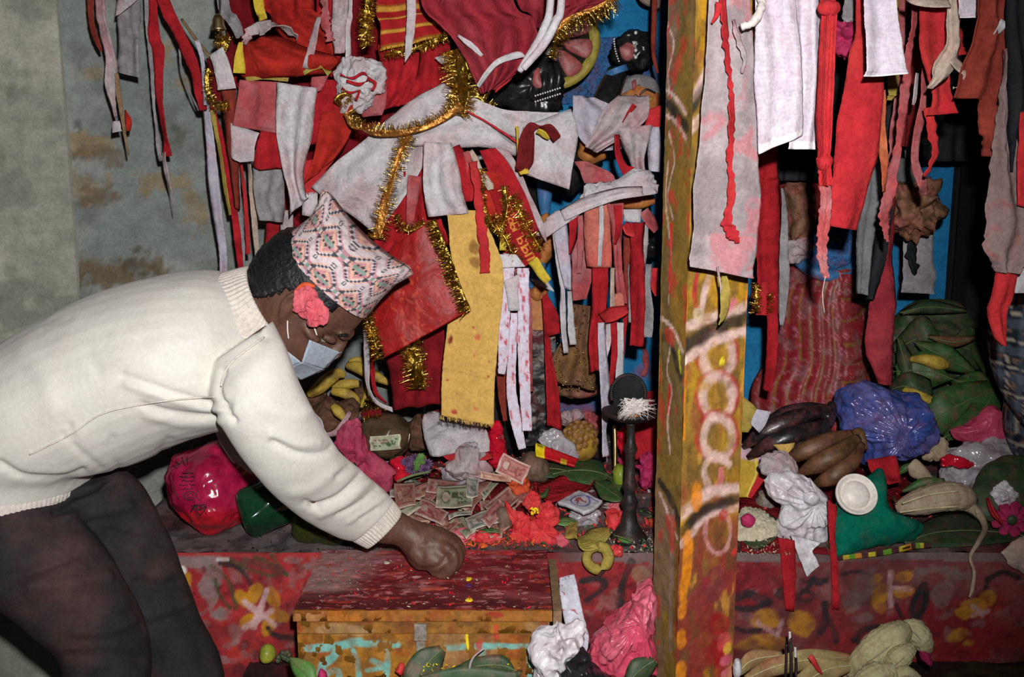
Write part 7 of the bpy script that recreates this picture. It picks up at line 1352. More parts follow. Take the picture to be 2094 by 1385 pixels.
for a_ in [('green banknote in the middle of the money heap', 930, 1015, 76, 46, 6, 'green', .045), ('brown banknote standing beside the pink paper', 828, 1012, 42, 52, -4, 'brown', .035), ('orange banknote behind the green one', 905, 992, 66, 30, 10, 'pink', .04), ('red stained banknote lying in front of the green one', 882, 1048, 64, 34, 28, 'pink', .03), ('grey green note slip in front of the green one', 940, 1050, 50, 12, -18, 'grey', .04), ('grey banknote at the front right of the heap', 985, 1060, 62, 34, -20, 'grey', .03),
           ('brown banknote under the areca nut', 1000, 1078, 60, 30, 14, 'brown', .015), ('folded brown banknote at the right of the heap', 1025, 1028, 66, 36, -38, 'brown', .03), ('pinkish banknote behind the areca nut', 1010, 1050, 58, 26, -48, 'pink', .035), ('brown banknote at the back of the heap', 868, 1000, 50, 24, -14, 'brown', .025), ('brown banknote at the front left of the heap', 855, 1062, 52, 26, -8, 'brown', .012), ('pink banknote near the knuckles', 920, 1082, 60, 24, 10, 'pink', .012), ('brown banknote between the slip and the red stained note', 915, 1065, 50, 22, -30, 'brown', .02), ('pale pink folded banknote below the purple sprig', 848, 990, 40, 24, 30, 'grey', .02), ('grey blue banknote corner right of the green one', 966, 998, 24, 40, 4, 'grey', .05), ('reddish banknote at the right rim of the heap', 1058, 1010, 50, 22, 20, 'pink', .015)]: note(*a_)
random.seed(77)
ORD = ['leftmost', 'second', 'third', 'fourth', 'fifth', 'sixth', 'seventh', 'eighth', 'ninth', 'tenth', 'eleventh', 'twelfth', 'thirteenth', 'rightmost']
for k_ in range(14):
    kd = random.choice(['brown', 'brown', 'grey', 'pink', 'green'])
    note('%s of the faded banknote scraps half buried in the heap%s' % (ORD[k_], '' if k_ in (0, 13) else ', counted from the left'), 832+16.5*k_+random.uniform(-5, 5), random.uniform(990, 1085), random.uniform(44, 72), random.uniform(16, 30), random.uniform(-60, 60), kd, random.uniform(.008, .026), cr=.008)
note('pink banknote leaning behind the red flower', 1050, 960, 62, 42, 24, 'pink', 0, Y=1.98); note('brown rolled banknote left of the leaning pink one', 1012, 975, 64, 14, 8, 'brown', 0, Y=1.97)
note('folded green banknote stuck on the wrapped bowl', 788, 905, 64, 30, -4, 'green', 0, Y=2.055, cr=.002)
puff('crumpled_note', 'large crumpled brown banknote at the back of the heap', 'grey_pink', [(920, 950), (935, 925), (965, 915), (985, 940), (992, 975), (975, 990), (945, 985), (925, 975)], 2.0, .02, cat='banknote', cr=.010, ridge=.020, fx=34)
puff('plastic_wrap', 'lilac crumpled wrap behind the money heap', 'plastic_clear', [(905, 960), (925, 935), (950, 930), (960, 965), (945, 985), (915, 980)], 2.04, .02, cat='wrap', cr=.010, ridge=.016, fx=30)
puff('areca_nut', 'brown oval areca nut beside the red hibiscus', 'nut', [(1014, 1060), (1018, 1042), (1032, 1037), (1046, 1048), (1048, 1070), (1038, 1086), (1022, 1086)], None, .016, cat='nut', back=1., lift=.004)
# red hibiscus
hb = empty('hibiscus', G(1090, 1105), 'large red hibiscus bloom at the edge of the chest', 'flower')
HYb = gY(1090, 1105)+.01
for pts, dy in [([(1088, 1060), (1055, 1045), (1036, 1030), (1045, 1075), (1050, 1100), (1078, 1100)], .01), ([(1085, 1055), (1070, 1030), (1085, 1005), (1108, 1015), (1105, 1045)], .03), ([(1090, 1055), (1105, 1035), (1130, 1032), (1142, 1055), (1130, 1075), (1105, 1072)], .005), ([(1088, 1062), (1108, 1068), (1138, 1080), (1138, 1108), (1100, 1112), (1085, 1095)], -.012), ([(1086, 1062), (1085, 1095), (1075, 1112), (1046, 1110), (1050, 1088)], -.008)]: puff('petal', None, 'petal_red', pts, HYb+dy, .006, parent=hb, cr=.005, ridge=.007, fx=60, knum=9, kamp=.007, N=(0, -1, .35), seg=60, rings=12)
tube('stamen', None, 'petal_orange', [(1087, 1062, HYb-.01, 4), (1090, 1052, HYb-.03, 3), (1093, 1048, HYb-.045, 3)], parent=hb); V, Fc = join([ball(P(1093+random.uniform(-7, 7), 1047+random.uniform(-8, 6), HYb-.045), .0022, 5) for k in range(16)]); an_ = obj('anthers', V, Fc, 'powder_yellow', hb); an_['kind'] = 'stuff'
# other blooms, petals, cloths, leaves
puff('flower', 'orange marigold bits behind the hibiscus', 'petal_orange', [(1040, 985), (1065, 975), (1080, 990), (1070, 1005), (1045, 1002)], 2.0, .012, cat='flower', cr=.008, ridge=.012, fx=70)
puff('petal', 'rosy pink petal lying beside the knuckles', 'petal_pink', [(922, 1092), (945, 1080), (970, 1088), (978, 1102), (955, 1112), (930, 1106)], None, .010, cat='petal', cr=.004, fx=60, N=(0, -.6, 1))
puff('petal', 'small rosy pink petal left of the yellow cloth knot', 'petal_pink', [(1138, 1100), (1150, 1092), (1162, 1102), (1158, 1116), (1142, 1116)], None, .006, cat='petal', cr=.003, fx=60, N=(0, -.8, 1))
C2('cloth_scrap', R_, 'red cloth spread behind the biscuit packet', [(1100, 990, 1195, 955, None), (1105, 1010, 1215, 985, None), (1120, 1030, 1200, 1005, None)], lift=.03, N=FL_N, cr=.008)
C2('cloth_scrap', RDk, 'dark red cloth under the money heap', [(800, 960, 1120, 950, None), (800, 1010, 1130, 1010, None), (800, 1075, 1120, 1080, None)], lift=.006, N=FL_N, cr=.006, res=9)
for lab, m_, pts, lf in [('large round green leaf behind the biscuit packet', 'leaf', [(1130, 970, 10, None), (1170, 962, 46, None), (1220, 965, 58, None), (1262, 985, 44, None), (1282, 1005, 6, None)], .03), ('green leaf below the large round one', 'leaf', [(1215, 985, 10, None), (1240, 1000, 44, None), (1262, 1015, 30, None), (1275, 1025, 4, None)], .035), ('dark green leaf behind the leaning banknote', 'leaf_dark', [(1085, 965, 8, None), (1110, 958, 34, None), (1145, 960, 30, None), (1165, 965, 4, None)], .03), ('small green leaf left of the hibiscus', 'leaf', [(980, 1090, 4, None), (1000, 1088, 12, None), (1022, 1090, 3, None)], .012), ('green leaf under the yellow cloth knot', 'leaf_bright', [(1135, 1070, 6, None), (1155, 1065, 20, None), (1180, 1070, 5, None)], .015), ('green leaf right of the hibiscus', 'leaf', [(1098, 1020, 4, None), (1115, 1012, 14, None), (1122, 1000, 3, None)], .05), ('feathery green sprig by the lamp foot', 'leaf_bright', [(1255, 1095, 3, None), (1272, 1100, 12, None), (1292, 1108, 3, None)], .012)]: leaf(lab, m_, pts, lift=lf, N=FL_N)
puff('lime', 'green lemon beside the large round leaf', 'lime', [(1252, 965), (1262, 950), (1278, 955), (1286, 978), (1280, 1002), (1266, 1000), (1255, 985)], 2.0, .022, cat='fruit', back=1.)
puff('coconut', 'dark brown coconut behind the leaning banknote', 'nut', [(1058, 945), (1080, 928), (1110, 932), (1124, 955), (1118, 982), (1085, 985), (1062, 970)], 2.08, .035, cat='coconut', back=1., cr=.004)
mk('scale_brown', (.24, .10, .03), rough=.5, var=.5, scale=40, stain=(.40, .22, .05), st=.6)
# pineapple-like scaled fruit
pa = empty('custard_apple', P(1190, 930, 2.15), 'yellow brown scaled fruit behind the green leaves', 'fruit'); puff('flesh', None, 'pine', [(1148, 895), (1158, 872), (1185, 860), (1212, 872), (1222, 900), (1216, 930), (1195, 942), (1165, 935)], 2.15, .035, parent=pa, back=1.)
for r_, n_ in ((0, 1), (.36, 6), (.70, 11), (.93, 14)):
    for k in range(n_):
        a = k*2*math.pi/n_+r_*2; x, y = 1186+math.cos(a)*36*r_, 901+math.sin(a)*40*r_; V, Fc = ball(P(x, y, 2.15-.035*math.sqrt(max(0, 1-r_*r_))-.001), .0092, 7, (1-.3*r_*abs(math.cos(a)), .32, 1-.3*r_*abs(math.sin(a)))); obj('scale', V, Fc, 'scale_brown', pa)
# packets
def packet_paint(u, v, Pf):
    C_ = np.zeros(u.shape+(3,))+lin(204, 200, 208); r = np.hypot((u-.5)/.30, (v-.5)/.36); C_[(r > .82) & (r < 1)] = lin(110, 110, 170); C_[(r < .6) & (vn(u*16, v*12, 0, 7) > -.1)] = lin(170, 80, 76); C_[(v > .10) & (v < .16) & (u > .45) & (u < .95)] = lin(96, 100, 160); C_[(v > .19) & (v < .22) & (u > .55) & (u < .95)] = lin(96, 100, 160); return C_
cloth('biscuit_packet', 'white packet with a round blue emblem on red cloth', 'satin', [(1184, 1002, 1232, 1024, None), (1162, 1012, 1212, 1040, None), (1140, 1024, 1194, 1048, None)], paint=packet_paint, lift=.05, N=FL_N, res=2, th=.008, cat='packet')
puff('plastic_wrap', 'clear crumpled plastic below the emblem packet', 'plastic_clear', [(1170, 1048), (1200, 1040), (1235, 1045), (1228, 1062), (1200, 1072), (1178, 1064)], None, .018, cat='wrap', cr=.008, ridge=.014, fx=40)
def ry(u, v, Pf): C_ = np.zeros(u.shape+(3,))+lin(190, 20, 30); C_[u < .22] = lin(240, 210, 20); C_[(u > .62) & (u < .78) & (v > .55)] = lin(206, 170, 40); C_[(u > .04) & (u < .16) & (v > .1) & (v < .2)] = lin(60, 70, 20); return C_
cloth('snack_packet', 'red and yellow glossy packet in front of the scaled fruit', 'satin', [(1098, 905, 1182, 938, 2.08), (1096, 920, 1180, 948, 2.07), (1098, 932, 1178, 952, 2.06)], paint=ry, res=2, th=.006, cat='packet')
puff('plastic_wrap', 'clear plastic catching light left of the scaled fruit', 'plastic_clear', [(1105, 895), (1130, 880), (1150, 890), (1185, 935), (1175, 945), (1140, 925), (1112, 908)], 2.12, .012, cat='wrap', cr=.008, ridge=.016, fx=40)
puff('paper_ball', 'small white and red scraps on the blue wall foot', 'grey_pink', [(1150, 850), (1168, 842), (1185, 852), (1180, 868), (1158, 866)], 2.3, .02, cat='scrap', cr=.010, ridge=.012, fx=50)
puff('paper_ball', 'second pink scrap at the foot of the blue wall', 'red_pale', [(1190, 850), (1210, 846), (1225, 860), (1222, 880), (1200, 872)], 2.32, .02, cat='scrap', cr=.010, ridge=.012, fx=50)
# black iron lamp stand
lp = G(1290, 1118); lx, ly, lz = lp.x, lp.y+.035, lp.z
lamp = empty('lamp_stand', (lx, ly, lz), 'black iron oil lamp stand left of the post', 'lamp')
dish_z = P(1290, 858, ly).z; Hh = dish_z-lz
V, Fc = lathe_geo([(.034, 0), (.036, .006), (.028, .016), (.017, .034), (.012, .06), (.017, .075), (.011, .09), (.010, Hh*.40), (.015, Hh*.45), (.0105, Hh*.50), (.009, Hh*.70), (.0135, Hh*.76), (.008, Hh*.82), (.008, Hh*.95), (.013, Hh)], (lx, ly, lz), (0, 0, 1), 28); obj('stem', V, Fc, 'iron', lamp)
V, Fc = lathe_geo([(.004, Hh-.004), (.032, Hh), (.052, Hh+.010), (.056, Hh+.018), (.052, Hh+.018), (.03, Hh+.008), (.004, Hh+.006)], (lx, ly, lz), (0, 0, 1), 36); obj('dish', V, Fc, 'iron', lamp)
dome = empty('wick_dome', P(1285, 835, ly+.02), 'black beaded dome standing on the lamp dish', 'ornament')
dc = P(1285, 802, ly+.02); puff('dome', None, 'black_cloth', [(1252, 815), (1256, 785), (1275, 768), (1298, 768), (1316, 785), (1320, 815), (1312, 838), (1260, 838)], ly+.02, .012, parent=dome, back=1.)
V, Fc = join([ball(P(1285+35*math.cos(a), 805-38*math.sin(a), ly+.018), .0038, 6) for a in np.linspace(-.3, math.pi+.3, 34)]); rb_ = obj('beaded_rim', V, Fc, 'iron', dome); rb_['kind'] = 'stuff'
V, Fc = join([tube_geo([(1298+random.uniform(-10, 10), 832+random.uniform(-5, 5), ly-.045, .7), (1300+random.uniform(-26, 26), 828+random.uniform(-14, 14), ly-.06, .7), (1304+random.uniform(-42, 40), 838+random.uniform(-22, 24), ly-.055, .5)], 4, 7) for k in range(110)]); tag(obj('thread_tuft', V, Fc, 'thread'), 'tuft of white cotton wicks on the lamp dish', 'wicks', kind='stuff')
puff('clay_lamp', 'small clay lamp on the black dish', 'statue_orange', [(1268, 842), (1290, 838), (1312, 846), (1300, 858), (1278, 856)], ly-.03, .012, cat='lamp')
tube('incense_tube', 'thin brass tube standing left of the lamp stand', 'brass', [(1257, 870, 2.06, 4), (1258, 910, 2.05, 4), (1258, 962, 2.04, 4)], cat='tube')
puff('plastic_packet', 'crinkled orange red foil behind the lamp stem', 'plastic_red', [(1262, 885), (1280, 878), (1290, 900), (1282, 925), (1266, 915)], 2.12, .012, cat='packet', cr=.008, ridge=.014, fx=50)
for lab, c_, y in [('magenta paper flower right of the lamp stand', [(1308, 935), (1325, 925), (1338, 940), (1340, 975), (1328, 992), (1312, 985), (1305, 960)], 2.02), ('magenta flower left of the lamp stand', [(1272, 935), (1285, 928), (1290, 950), (1282, 975), (1270, 965)], 2.08)]: puff('flower', lab, 'petal_magenta', c_, y, .018, cat='flower', cr=.010, ridge=.016, fx=60)
C2('cloth_scrap', R_, 'red cloth hanging behind the lamp stem', [(1300, 840, 1350, 840, 2.14), (1298, 900, 1350, 900, 2.13), (1300, 940, 1350, 945, 2.12)])
# yellow knotted cloth over the slab edge
yk = empty('yellow_wreath', G(1205, 1110), 'yellow net cloth knotted in a ring over the altar edge', 'cloth')
cloth('knot_cloth', None, 'yellow_dirty', rib_rows([(1175, 1068, 16, None), (1168, 1090, 26, None), (1190, 1105, 34, None), (1215, 1100, 44, None), (1245, 1085, 20, None)]), parent=yk, lift=.022, N=FL_N, cr=.010, res=3)
rng_ = [(1222+22*math.cos(a), 1140+22*math.sin(a), 22, FRONT-.014) for a in np.linspace(-math.pi/2, 1.5*math.pi, 9)]; cloth('ring', None, 'yellow_dirty', rib_rows(rng_), parent=yk, cr=.004, res=3, bulge=.008)
for lab, mt, pts in [('orange flower right of the clear plastic', 'petal_orange', [(1235, 1062), (1255, 1050), (1275, 1056), (1270, 1080), (1248, 1082)]), ('red trumpet flower before the lamp foot', 'petal_red', [(1238, 1048), (1262, 1045), (1290, 1060), (1282, 1078), (1262, 1090), (1250, 1075)]), ('pink crumpled bloom left of the lamp foot', 'petal_pink', [(1244, 1035), (1258, 1022), (1272, 1032), (1268, 1048), (1250, 1048)]), ('small red flower at the altar edge', 'petal_red', [(1250, 1122), (1262, 1118), (1268, 1130), (1256, 1136)]), ('tiny orange blossom right of the lamp foot', 'petal_orange', [(1328, 1066), (1340, 1064), (1342, 1076), (1330, 1078)]), ('red petals below the knuckles', 'petal_red', [(960, 1098), (990, 1092), (1025, 1098), (1030, 1108), (990, 1112)])]: puff('flower', lab, mt, pts, None, .010, cat='flower', cr=.006, ridge=.008, fx=70, N=(0, -.8, .7))
# debris nobody could count
def scatter(name, label, mats, n, x0, x1, y0, y1, size, seed, place=G, cat='debris'):
    r = np.random.RandomState(seed); V = []; Fc = []
    for k in range(n):
        q_ = np.array(place(r.uniform(x0, x1), r.uniform(y0, y1), .004+.006*r.rand())); a, b = r.randn(3), r.randn(3); a /= np.linalg.norm(a); b = b-a*(a@b); b /= np.linalg.norm(b); s1, s2 = size*r.uniform(.5, 1.5), size*r.uniform(.2, .6); c = np.cross(a, b)*size*.08
        i = len(V); V += [q_-a*s1, q_-b*s2+c, q_+a*s1, q_+b*s2+c, q_-c*2]; Fc += [[i, i+1, i+2, i+3], [i+1, i, i+4], [i+2, i+1, i+4], [i+3, i+2, i+4], [i, i+3, i+4]]
    o = obj(name, np.array(V), Fc, mats, smooth=False); tag(o, label, cat, kind='stuff')
scatter('petal_litter', 'red petal crumbs littering the altar left of the post', 'petal_red', 620, 780, 1345, 930, 1122, .007, 1); scatter('leaf_litter', 'green leaf crumbs littering the altar left of the post', 'leaf', 420, 820, 1345, 960, 1125, .006, 2); scatter('dark_litter', 'blackish crumbs and stems littering the altar', 'iron', 420, 340, 1345, 960, 1128, .004, 3); scatter('rice_grain', 'rice grains spilled near the lamp foot', 'rice', 160, 1240, 1345, 1085, 1135, .0028, 4); scatter('powder_crumb', 'orange powder crumbs by the chest', 'powder_orange', 120, 930, 1120, 1085, 1118, .004, 5); scatter('pink_litter', 'pink scraps between the offerings', 'grey_pink', 260, 760, 1330, 880, 1040, .010, 6)
LID = lambda x, y, dz=0: PN(x, y, Vector((0, 0, ctop+dz)), Vector((0, 0, 1)))
scatter('lid_crumb', 'bright red crumbs on the chest lid', 'powder_red', 130, 640, 1120, 1125, 1245, .003, 7, LID); scatter('lid_rice', 'pale grains on the chest lid', 'rice', 60, 650, 1110, 1125, 1245, .0026, 8, LID)
for lab, mt, x, y, r_ in [('yellow powder spot in the middle of the lid', 'powder_yellow', 958, 1185, 7), ('lower yellow powder spot near the lid front edge', 'powder_yellow', 958, 1228, 9), ('purple powder spot on the lid', 'powder_purple', 958, 1198, 8), ('cream flake on the left of the lid', 'rice', 790, 1152, 7), ('orange powder patch near the knuckles', 'powder_orange', 965, 1112, 10), ('orange flake at the back edge of the lid', 'powder_orange', 988, 1116, 9)]:
    puff('powder_spot', lab, mt, [(x+r_*math.cos(a)*random.uniform(.6, 1.2), y+r_*.6*math.sin(a)*random.uniform(.6, 1.2)) for a in np.arange(0, 6.2, .7)], LID(x, y).y, .0025, cat='powder', N=(0, -.05, 1), seg=20, rings=4)
puff('wax_drip', 'bright yellow drip on the front of the chest', 'powder_yellow', [(952, 1297), (957, 1300), (960, 1322), (957, 1332), (952, 1318)], cy0-.004, .003, cat='drip', seg=16, rings=4)
# ------------------------------------------------------------------ in front, on the low step
puff('lime', 'round green lime on the step left of the chest', 'lime', [(531, 1338), (535, 1324), (548, 1319), (560, 1326), (564, 1340), (557, 1352), (543, 1355), (534, 1349)], 1.69, .018, cat='fruit', back=1.)
V, Fc = join([ball(P(575+random.uniform(-8, 24), 1342+random.uniform(-8, 10), 1.70), .006, 6) for k in range(12)]); tag(obj('berry_spray', V, Fc, 'leaf_dark'), 'spray of tiny dark green berries beside the chest', 'berries', kind='stuff')
leaf('bright green leaf leaning on the left foot of the chest', 'leaf_bright', [(592, 1345, 6, 1.47), (605, 1360, 34, 1.46), (625, 1378, 44, 1.45), (640, 1400, 20, 1.44)])
leaf('dark green leaf in front of the chest hasp', 'leaf_dark', [(905, 1328, 20, 1.46), (880, 1350, 60, 1.45), (855, 1385, 70, 1.44), (840, 1420, 30, 1.43)]); leaf('dark green leaf strewn with flowers before the chest', 'leaf_dark', [(930, 1375, 20, 1.45), (980, 1362, 40, 1.44), (1030, 1362, 40, 1.44), (1065, 1378, 20, 1.44)]); leaf('lower dark green leaf before the chest', 'leaf_dark', [(860, 1400, 40, 1.42), (960, 1392, 60, 1.42), (1060, 1392, 40, 1.42)])
puff('flower', 'dark red flower bud before the chest', 'petal_red', [(808, 1372), (818, 1356), (828, 1362), (822, 1380)], 1.45, .010, cat='flower'); puff('flower', 'dark plum bud beside the hasp', 'petal_magenta', [(650, 1385), (655, 1368), (668, 1378), (668, 1400)], 1.45, .010, cat='flower')
tube('twig', 'pale forked twig before the chest', 'grey_pink', [(965, 1400, 1.42, 3.5), (960, 1370, 1.42, 3), (968, 1345, 1.425, 2.2), (992, 1325, 1.43, 1.4)], cat='twig')
scatter('flower_litter', 'yellow and orange blossoms littering the leaves', 'powder_yellow', 34, 850, 1070, 1352, 1385, .0032, 12, lambda x, y, d=0: P(x, y, 1.425+.0003*random.randint(0, 40))); scatter('flower_litter', 'orange petals littering the step', 'petal_orange', 60, 640, 1100, 1372, 1400, .005, 13, lambda x, y, d=0: S(x, y+60, .01))
def strip_spots(u, v, Pf): C_ = np.zeros(u.shape+(3,))+lin(186, 184, 196); k = nseed(); C_[fbm(u*8+k, v*30, 0, k) > .36] = lin(160, 40, 60); return C_
cloth('plastic_strip', 'pale grey plastic strip leaning right of the chest', 'satin', [(1144, 1182, 1174, 1174, 1.64), (1144, 1215, 1184, 1215, 1.62), (1152, 1260, 1194, 1260, 1.60), (1166, 1310, 1205, 1310, 1.58), (1172, 1345, 1198, 1342, 1.57)], paint=strip_spots, res=3, cat='plastic')
puff('plastic_bag', 'white crumpled bag standing before the chest corner', 'plastic_white', [(1140, 1275), (1148, 1290), (1165, 1288), (1180, 1282), (1186, 1300), (1172, 1340), (1160, 1400), (1110, 1420), (1098, 1385), (1108, 1330), (1128, 1300)], 1.44, .035, cat='bag', cr=.012, ridge=.022, fx=28, seg=90, rings=22)
puff('plastic_bag', 'black crumpled bag between the white and pink bags', 'plastic_black', [(1150, 1365), (1170, 1345), (1195, 1345), (1222, 1372), (1240, 1410), (1190, 1430), (1148, 1410)], 1.42, .04, cat='bag', cr=.012, ridge=.018, fx=30)
pb = puff('plastic_bag', 'translucent pink bag slumped against the post', 'plastic_pink', [(1290, 1208), (1325, 1208), (1332, 1260), (1338, 1330), (1330, 1385), (1280, 1410), (1230, 1385), (1200, 1350), (1228, 1300), (1250, 1275), (1275, 1255)], 1.50, .05, cat='bag', cr=.012, ridge=.020, fx=26, knum=17, kamp=.008, centre=(1305, 1250), seg=110, rings=24)
leaf('dark leaf tucked under the pink bag', 'leaf_dark', [(1285, 1395, 20, 1.43), (1310, 1370, 50, 1.44), (1340, 1350, 20, 1.45)]); leaf('yellow green strip beside the post foot', 'yellow_dirty', [(1335, 1330, 8, 1.52), (1338, 1360, 16, 1.51), (1332, 1400, 14, 1.50)], rib='leaf_bright')
# ------------------------------------------------------------------ offerings right of the post
def bunch(label, mat, fingers, stalk):
    e = empty('banana_bunch', P(*fingers[0][0][:3]), label, 'bananas')
    for f_ in fingers: V, Fc = tube_geo(f_, 15, 24, facet=.06, rough=.05); obj('banana', V, Fc, mat, e)
    tube('stalk', None, mat, stalk, parent=e); return e
bunch('bunch of blackened bananas beside the post', 'banana_black', [[(1520, 915, 1.98, 6), (1560, 885, 1.96, 18), (1620, 858, 1.96, 20), (1680, 840, 1.98, 12), (1700, 838, 1.99, 8)], [(1530, 935, 1.95, 6), (1580, 905, 1.93, 19), (1640, 885, 1.93, 19), (1690, 868, 1.96, 12), (1702, 850, 1.98, 8)], [(1545, 880, 2.0, 6), (1600, 850, 2.0, 16), (1650, 836, 2.0, 14), (1690, 835, 2.0, 9)], [(1600, 925, 1.94, 8), (1650, 905, 1.93, 16), (1695, 880, 1.95, 10)]], [(1690, 858, 1.97, 12), (1698, 838, 1.99, 11), (1702, 826, 2.0, 9)])
bunch('bunch of brown spotted bananas in front of the blue bag', 'banana_brown', [[(1604, 945, 1.88, 6), (1640, 925, 1.86, 18), (1690, 905, 1.86, 20), (1740, 890, 1.88, 12)], [(1632, 970, 1.86, 6), (1670, 950, 1.83, 19), (1715, 925, 1.83, 20), (1752, 898, 1.87, 11)], [(1668, 990, 1.85, 8), (1700, 975, 1.82, 19), (1740, 945, 1.83, 18), (1760, 910, 1.87, 10)]], [(1742, 892, 1.88, 10), (1758, 885, 1.89, 10), (1766, 920, 1.87, 9)])
puff('plastic_bag', 'blue knotted plastic bag full of offerings', 'plastic_blue', [(1708, 835), (1725, 808), (1765, 792), (1815, 798), (1870, 812), (1902, 842), (1905, 880), (1880, 915), (1850, 925), (1815, 928), (1790, 940), (1765, 938), (1755, 900), (1715, 875)], 2.02, .09, cat='bag', cr=.010, ridge=.016, fx=20, knum=23, kamp=.010, centre=(1822, 872), seg=130, rings=30)
wb = empty('plastic_bag', G(1640, 1110), 'white knotted plastic bag with a tail over the altar edge', 'bag')
puff('pouch', None, 'plastic_white', [(1570, 985), (1590, 970), (1630, 975), (1655, 985), (1668, 1010), (1700, 1035), (1698, 1070), (1690, 1105), (1650, 1130), (1620, 1115), (1590, 1085), (1595, 1040), (1578, 1015)], 1.80, .035, parent=wb, cr=.010, ridge=.012, fx=26, knum=15, kamp=.008, centre=(1660, 1020), seg=100, rings=22)
cloth('tail', None, 'plastic_white', [(1618, 1095, 1680, 1110, 1.735), (1630, 1130, 1662, 1128, 1.722), (1640, 1155, 1672, 1148, 1.720), (1650, 1182, 1676, 1158, 1.718)], parent=wb, cr=.004, res=3); puff('knot', None, 'plastic_white', [(1640, 1008), (1662, 1000), (1678, 1015), (1668, 1032), (1645, 1030)], 1.755, .012, parent=wb, cr=.006)
# green pouch, bowl
gp = puff('cloth_pouch', 'green cloth pouch under the pale bowl', 'green_cloth', [(1696, 1055), (1715, 1020), (1760, 985), (1795, 962), (1808, 985), (1815, 1030), (1850, 1060), (1882, 1075), (1875, 1095), (1820, 1115), (1750, 1132), (1706, 1140), (1700, 1100)], 1.775, .035, cat='pouch', cr=.008, ridge=.006, fx=18, N=(0, -.8, .6), seg=80, rings=16)
bc = P(1750, 1012, 1.735); V, Fc = lathe_geo([tuple(p) for p in spl([(.004, -.020), (.022, -.018), (.036, -.004), (.0385, .004), (.0375, .0075), (.0345, .0065), (.0285, .000), (.0265, -.001), (.0262, .001), (.022, .007), (.014, .011), (.002, .0125)], 50)], bc, (0, -.85, .5), 56)
tag(obj('bowl', V, Fc, 'pale_ceramic'), 'small white bowl heaped with pale paste on the green pouch', 'bowl')
# rice on a leaf
leaf('green leaf carrying a heap of rice beside the post', 'leaf_dark', [(1500, 1080, 30, None), (1540, 1080, 86, None), (1575, 1078, 60, None), (1600, 1075, 14, None)], lift=.008, N=FL_N)
r9 = np.random.RandomState(9); gr = []
puff('rice_heap', 'mound of raw rice on the leaf beside the post', 'rice', [(1500, 1070), (1520, 1042), (1550, 1042), (1578, 1060), (1590, 1080), (1580, 1098), (1545, 1106), (1505, 1104)], None, .012, cat='rice', kind='stuff', cr=.004, fx=220, N=(0, -.5, 1), seg=90, rings=22, lift=.012)
puff('petal', 'dark pink tulip-like petal on the rice', 'petal_magenta', [(1515, 1058), (1530, 1050), (1545, 1062), (1535, 1078), (1518, 1074)], 1.77, .010, cat='petal')
V, Fc = lathe_geo([(.012, 0), (.020, .006), (.022, .016), (.016, .026), (.018, .032), (.014, .033)], G(1565, 1036, .002), (0, -.35, 1), 24); tag(obj('metal_pot', V, Fc, 'hasp'), 'tiny tarnished metal pot behind the rice', 'pot')
# papers by the post
def ypap(u, v, Pf): C_ = np.zeros(u.shape+(3,))+lin(196, 160, 60); C_[u > .70] = lin(190, 44, 52); C_[(v < .18)] = lin(206, 170, 180); C_[np.abs(u-.68) < .03] = lin(226, 204, 90); return C_
cloth('folded_paper', 'yellow and red folded cloth sticking out behind the post', 'attr_fab', [(1495, 895, 1560, 930, 1.99), (1495, 960, 1572, 965, 1.97), (1505, 1010, 1540, 1012, 1.955), (1520, 1016, 1535, 1016, 1.95)], paint=ypap, res=3, cr=.004)
C2('folded_paper', 'yellow_dirty', 'olive yellow paper corner behind the post', [(1505, 800, 1545, 830, 1.85), (1505, 850, 1552, 850, 1.84), (1505, 885, 1530, 885, 1.84)]); C2('folded_paper', LV, 'lilac paper corner beside the olive yellow one', [(1548, 838, 1576, 842, 1.83), (1538, 860, 1566, 868, 1.83), (1536, 868, 1552, 886, 1.83)])
puff('plastic_wrap', 'pink brown crumpled wrap below the blackened bananas', 'grey_pink', [(1560, 935), (1590, 925), (1625, 945), (1625, 970), (1585, 975), (1562, 960)], 1.84, .02, cat='wrap', cr=.010, ridge=.012, fx=30)
C2('folded_paper', 'yellow', 'buff paper scrap between the banana bunches', [(1580, 910, 1625, 905, 1.90), (1600, 930, 1620, 925, 1.90)]); C2('cloth_scrap', R_, 'red cloth tail hanging over the altar edge beside the green pouch', [(1690, 1020, 1712, 1035, 1.74), (1694, 1090, 1708, 1090, 1.727), (1700, 1150, 1714, 1150, 1.722), (1704, 1250, 1718, 1250, 1.722)])
C2('cloth_scrap', R_, 'red cloth tail hanging over the altar edge below the rice', [(1590, 1100, 1625, 1105, 1.732), (1600, 1170, 1628, 1170, 1.722), (1606, 1250, 1624, 1250, 1.722)])
C2('cloth_scrap', RDk, 'dark red cloth spread under the right offerings', [(1510, 960, 1840, 930, None), (1510, 1040, 1860, 1040, None), (1515, 1130, 1720, 1130, None)], lift=.004, N=FL_N, cr=.006, res=9); C2('cloth_scrap', R_, 'red cloth behind the green pouch', [(1770, 940, 1830, 930, 1.9), (1780, 965, 1840, 975, 1.88), (1815, 990, 1845, 985, 1.86)], cr=.008)
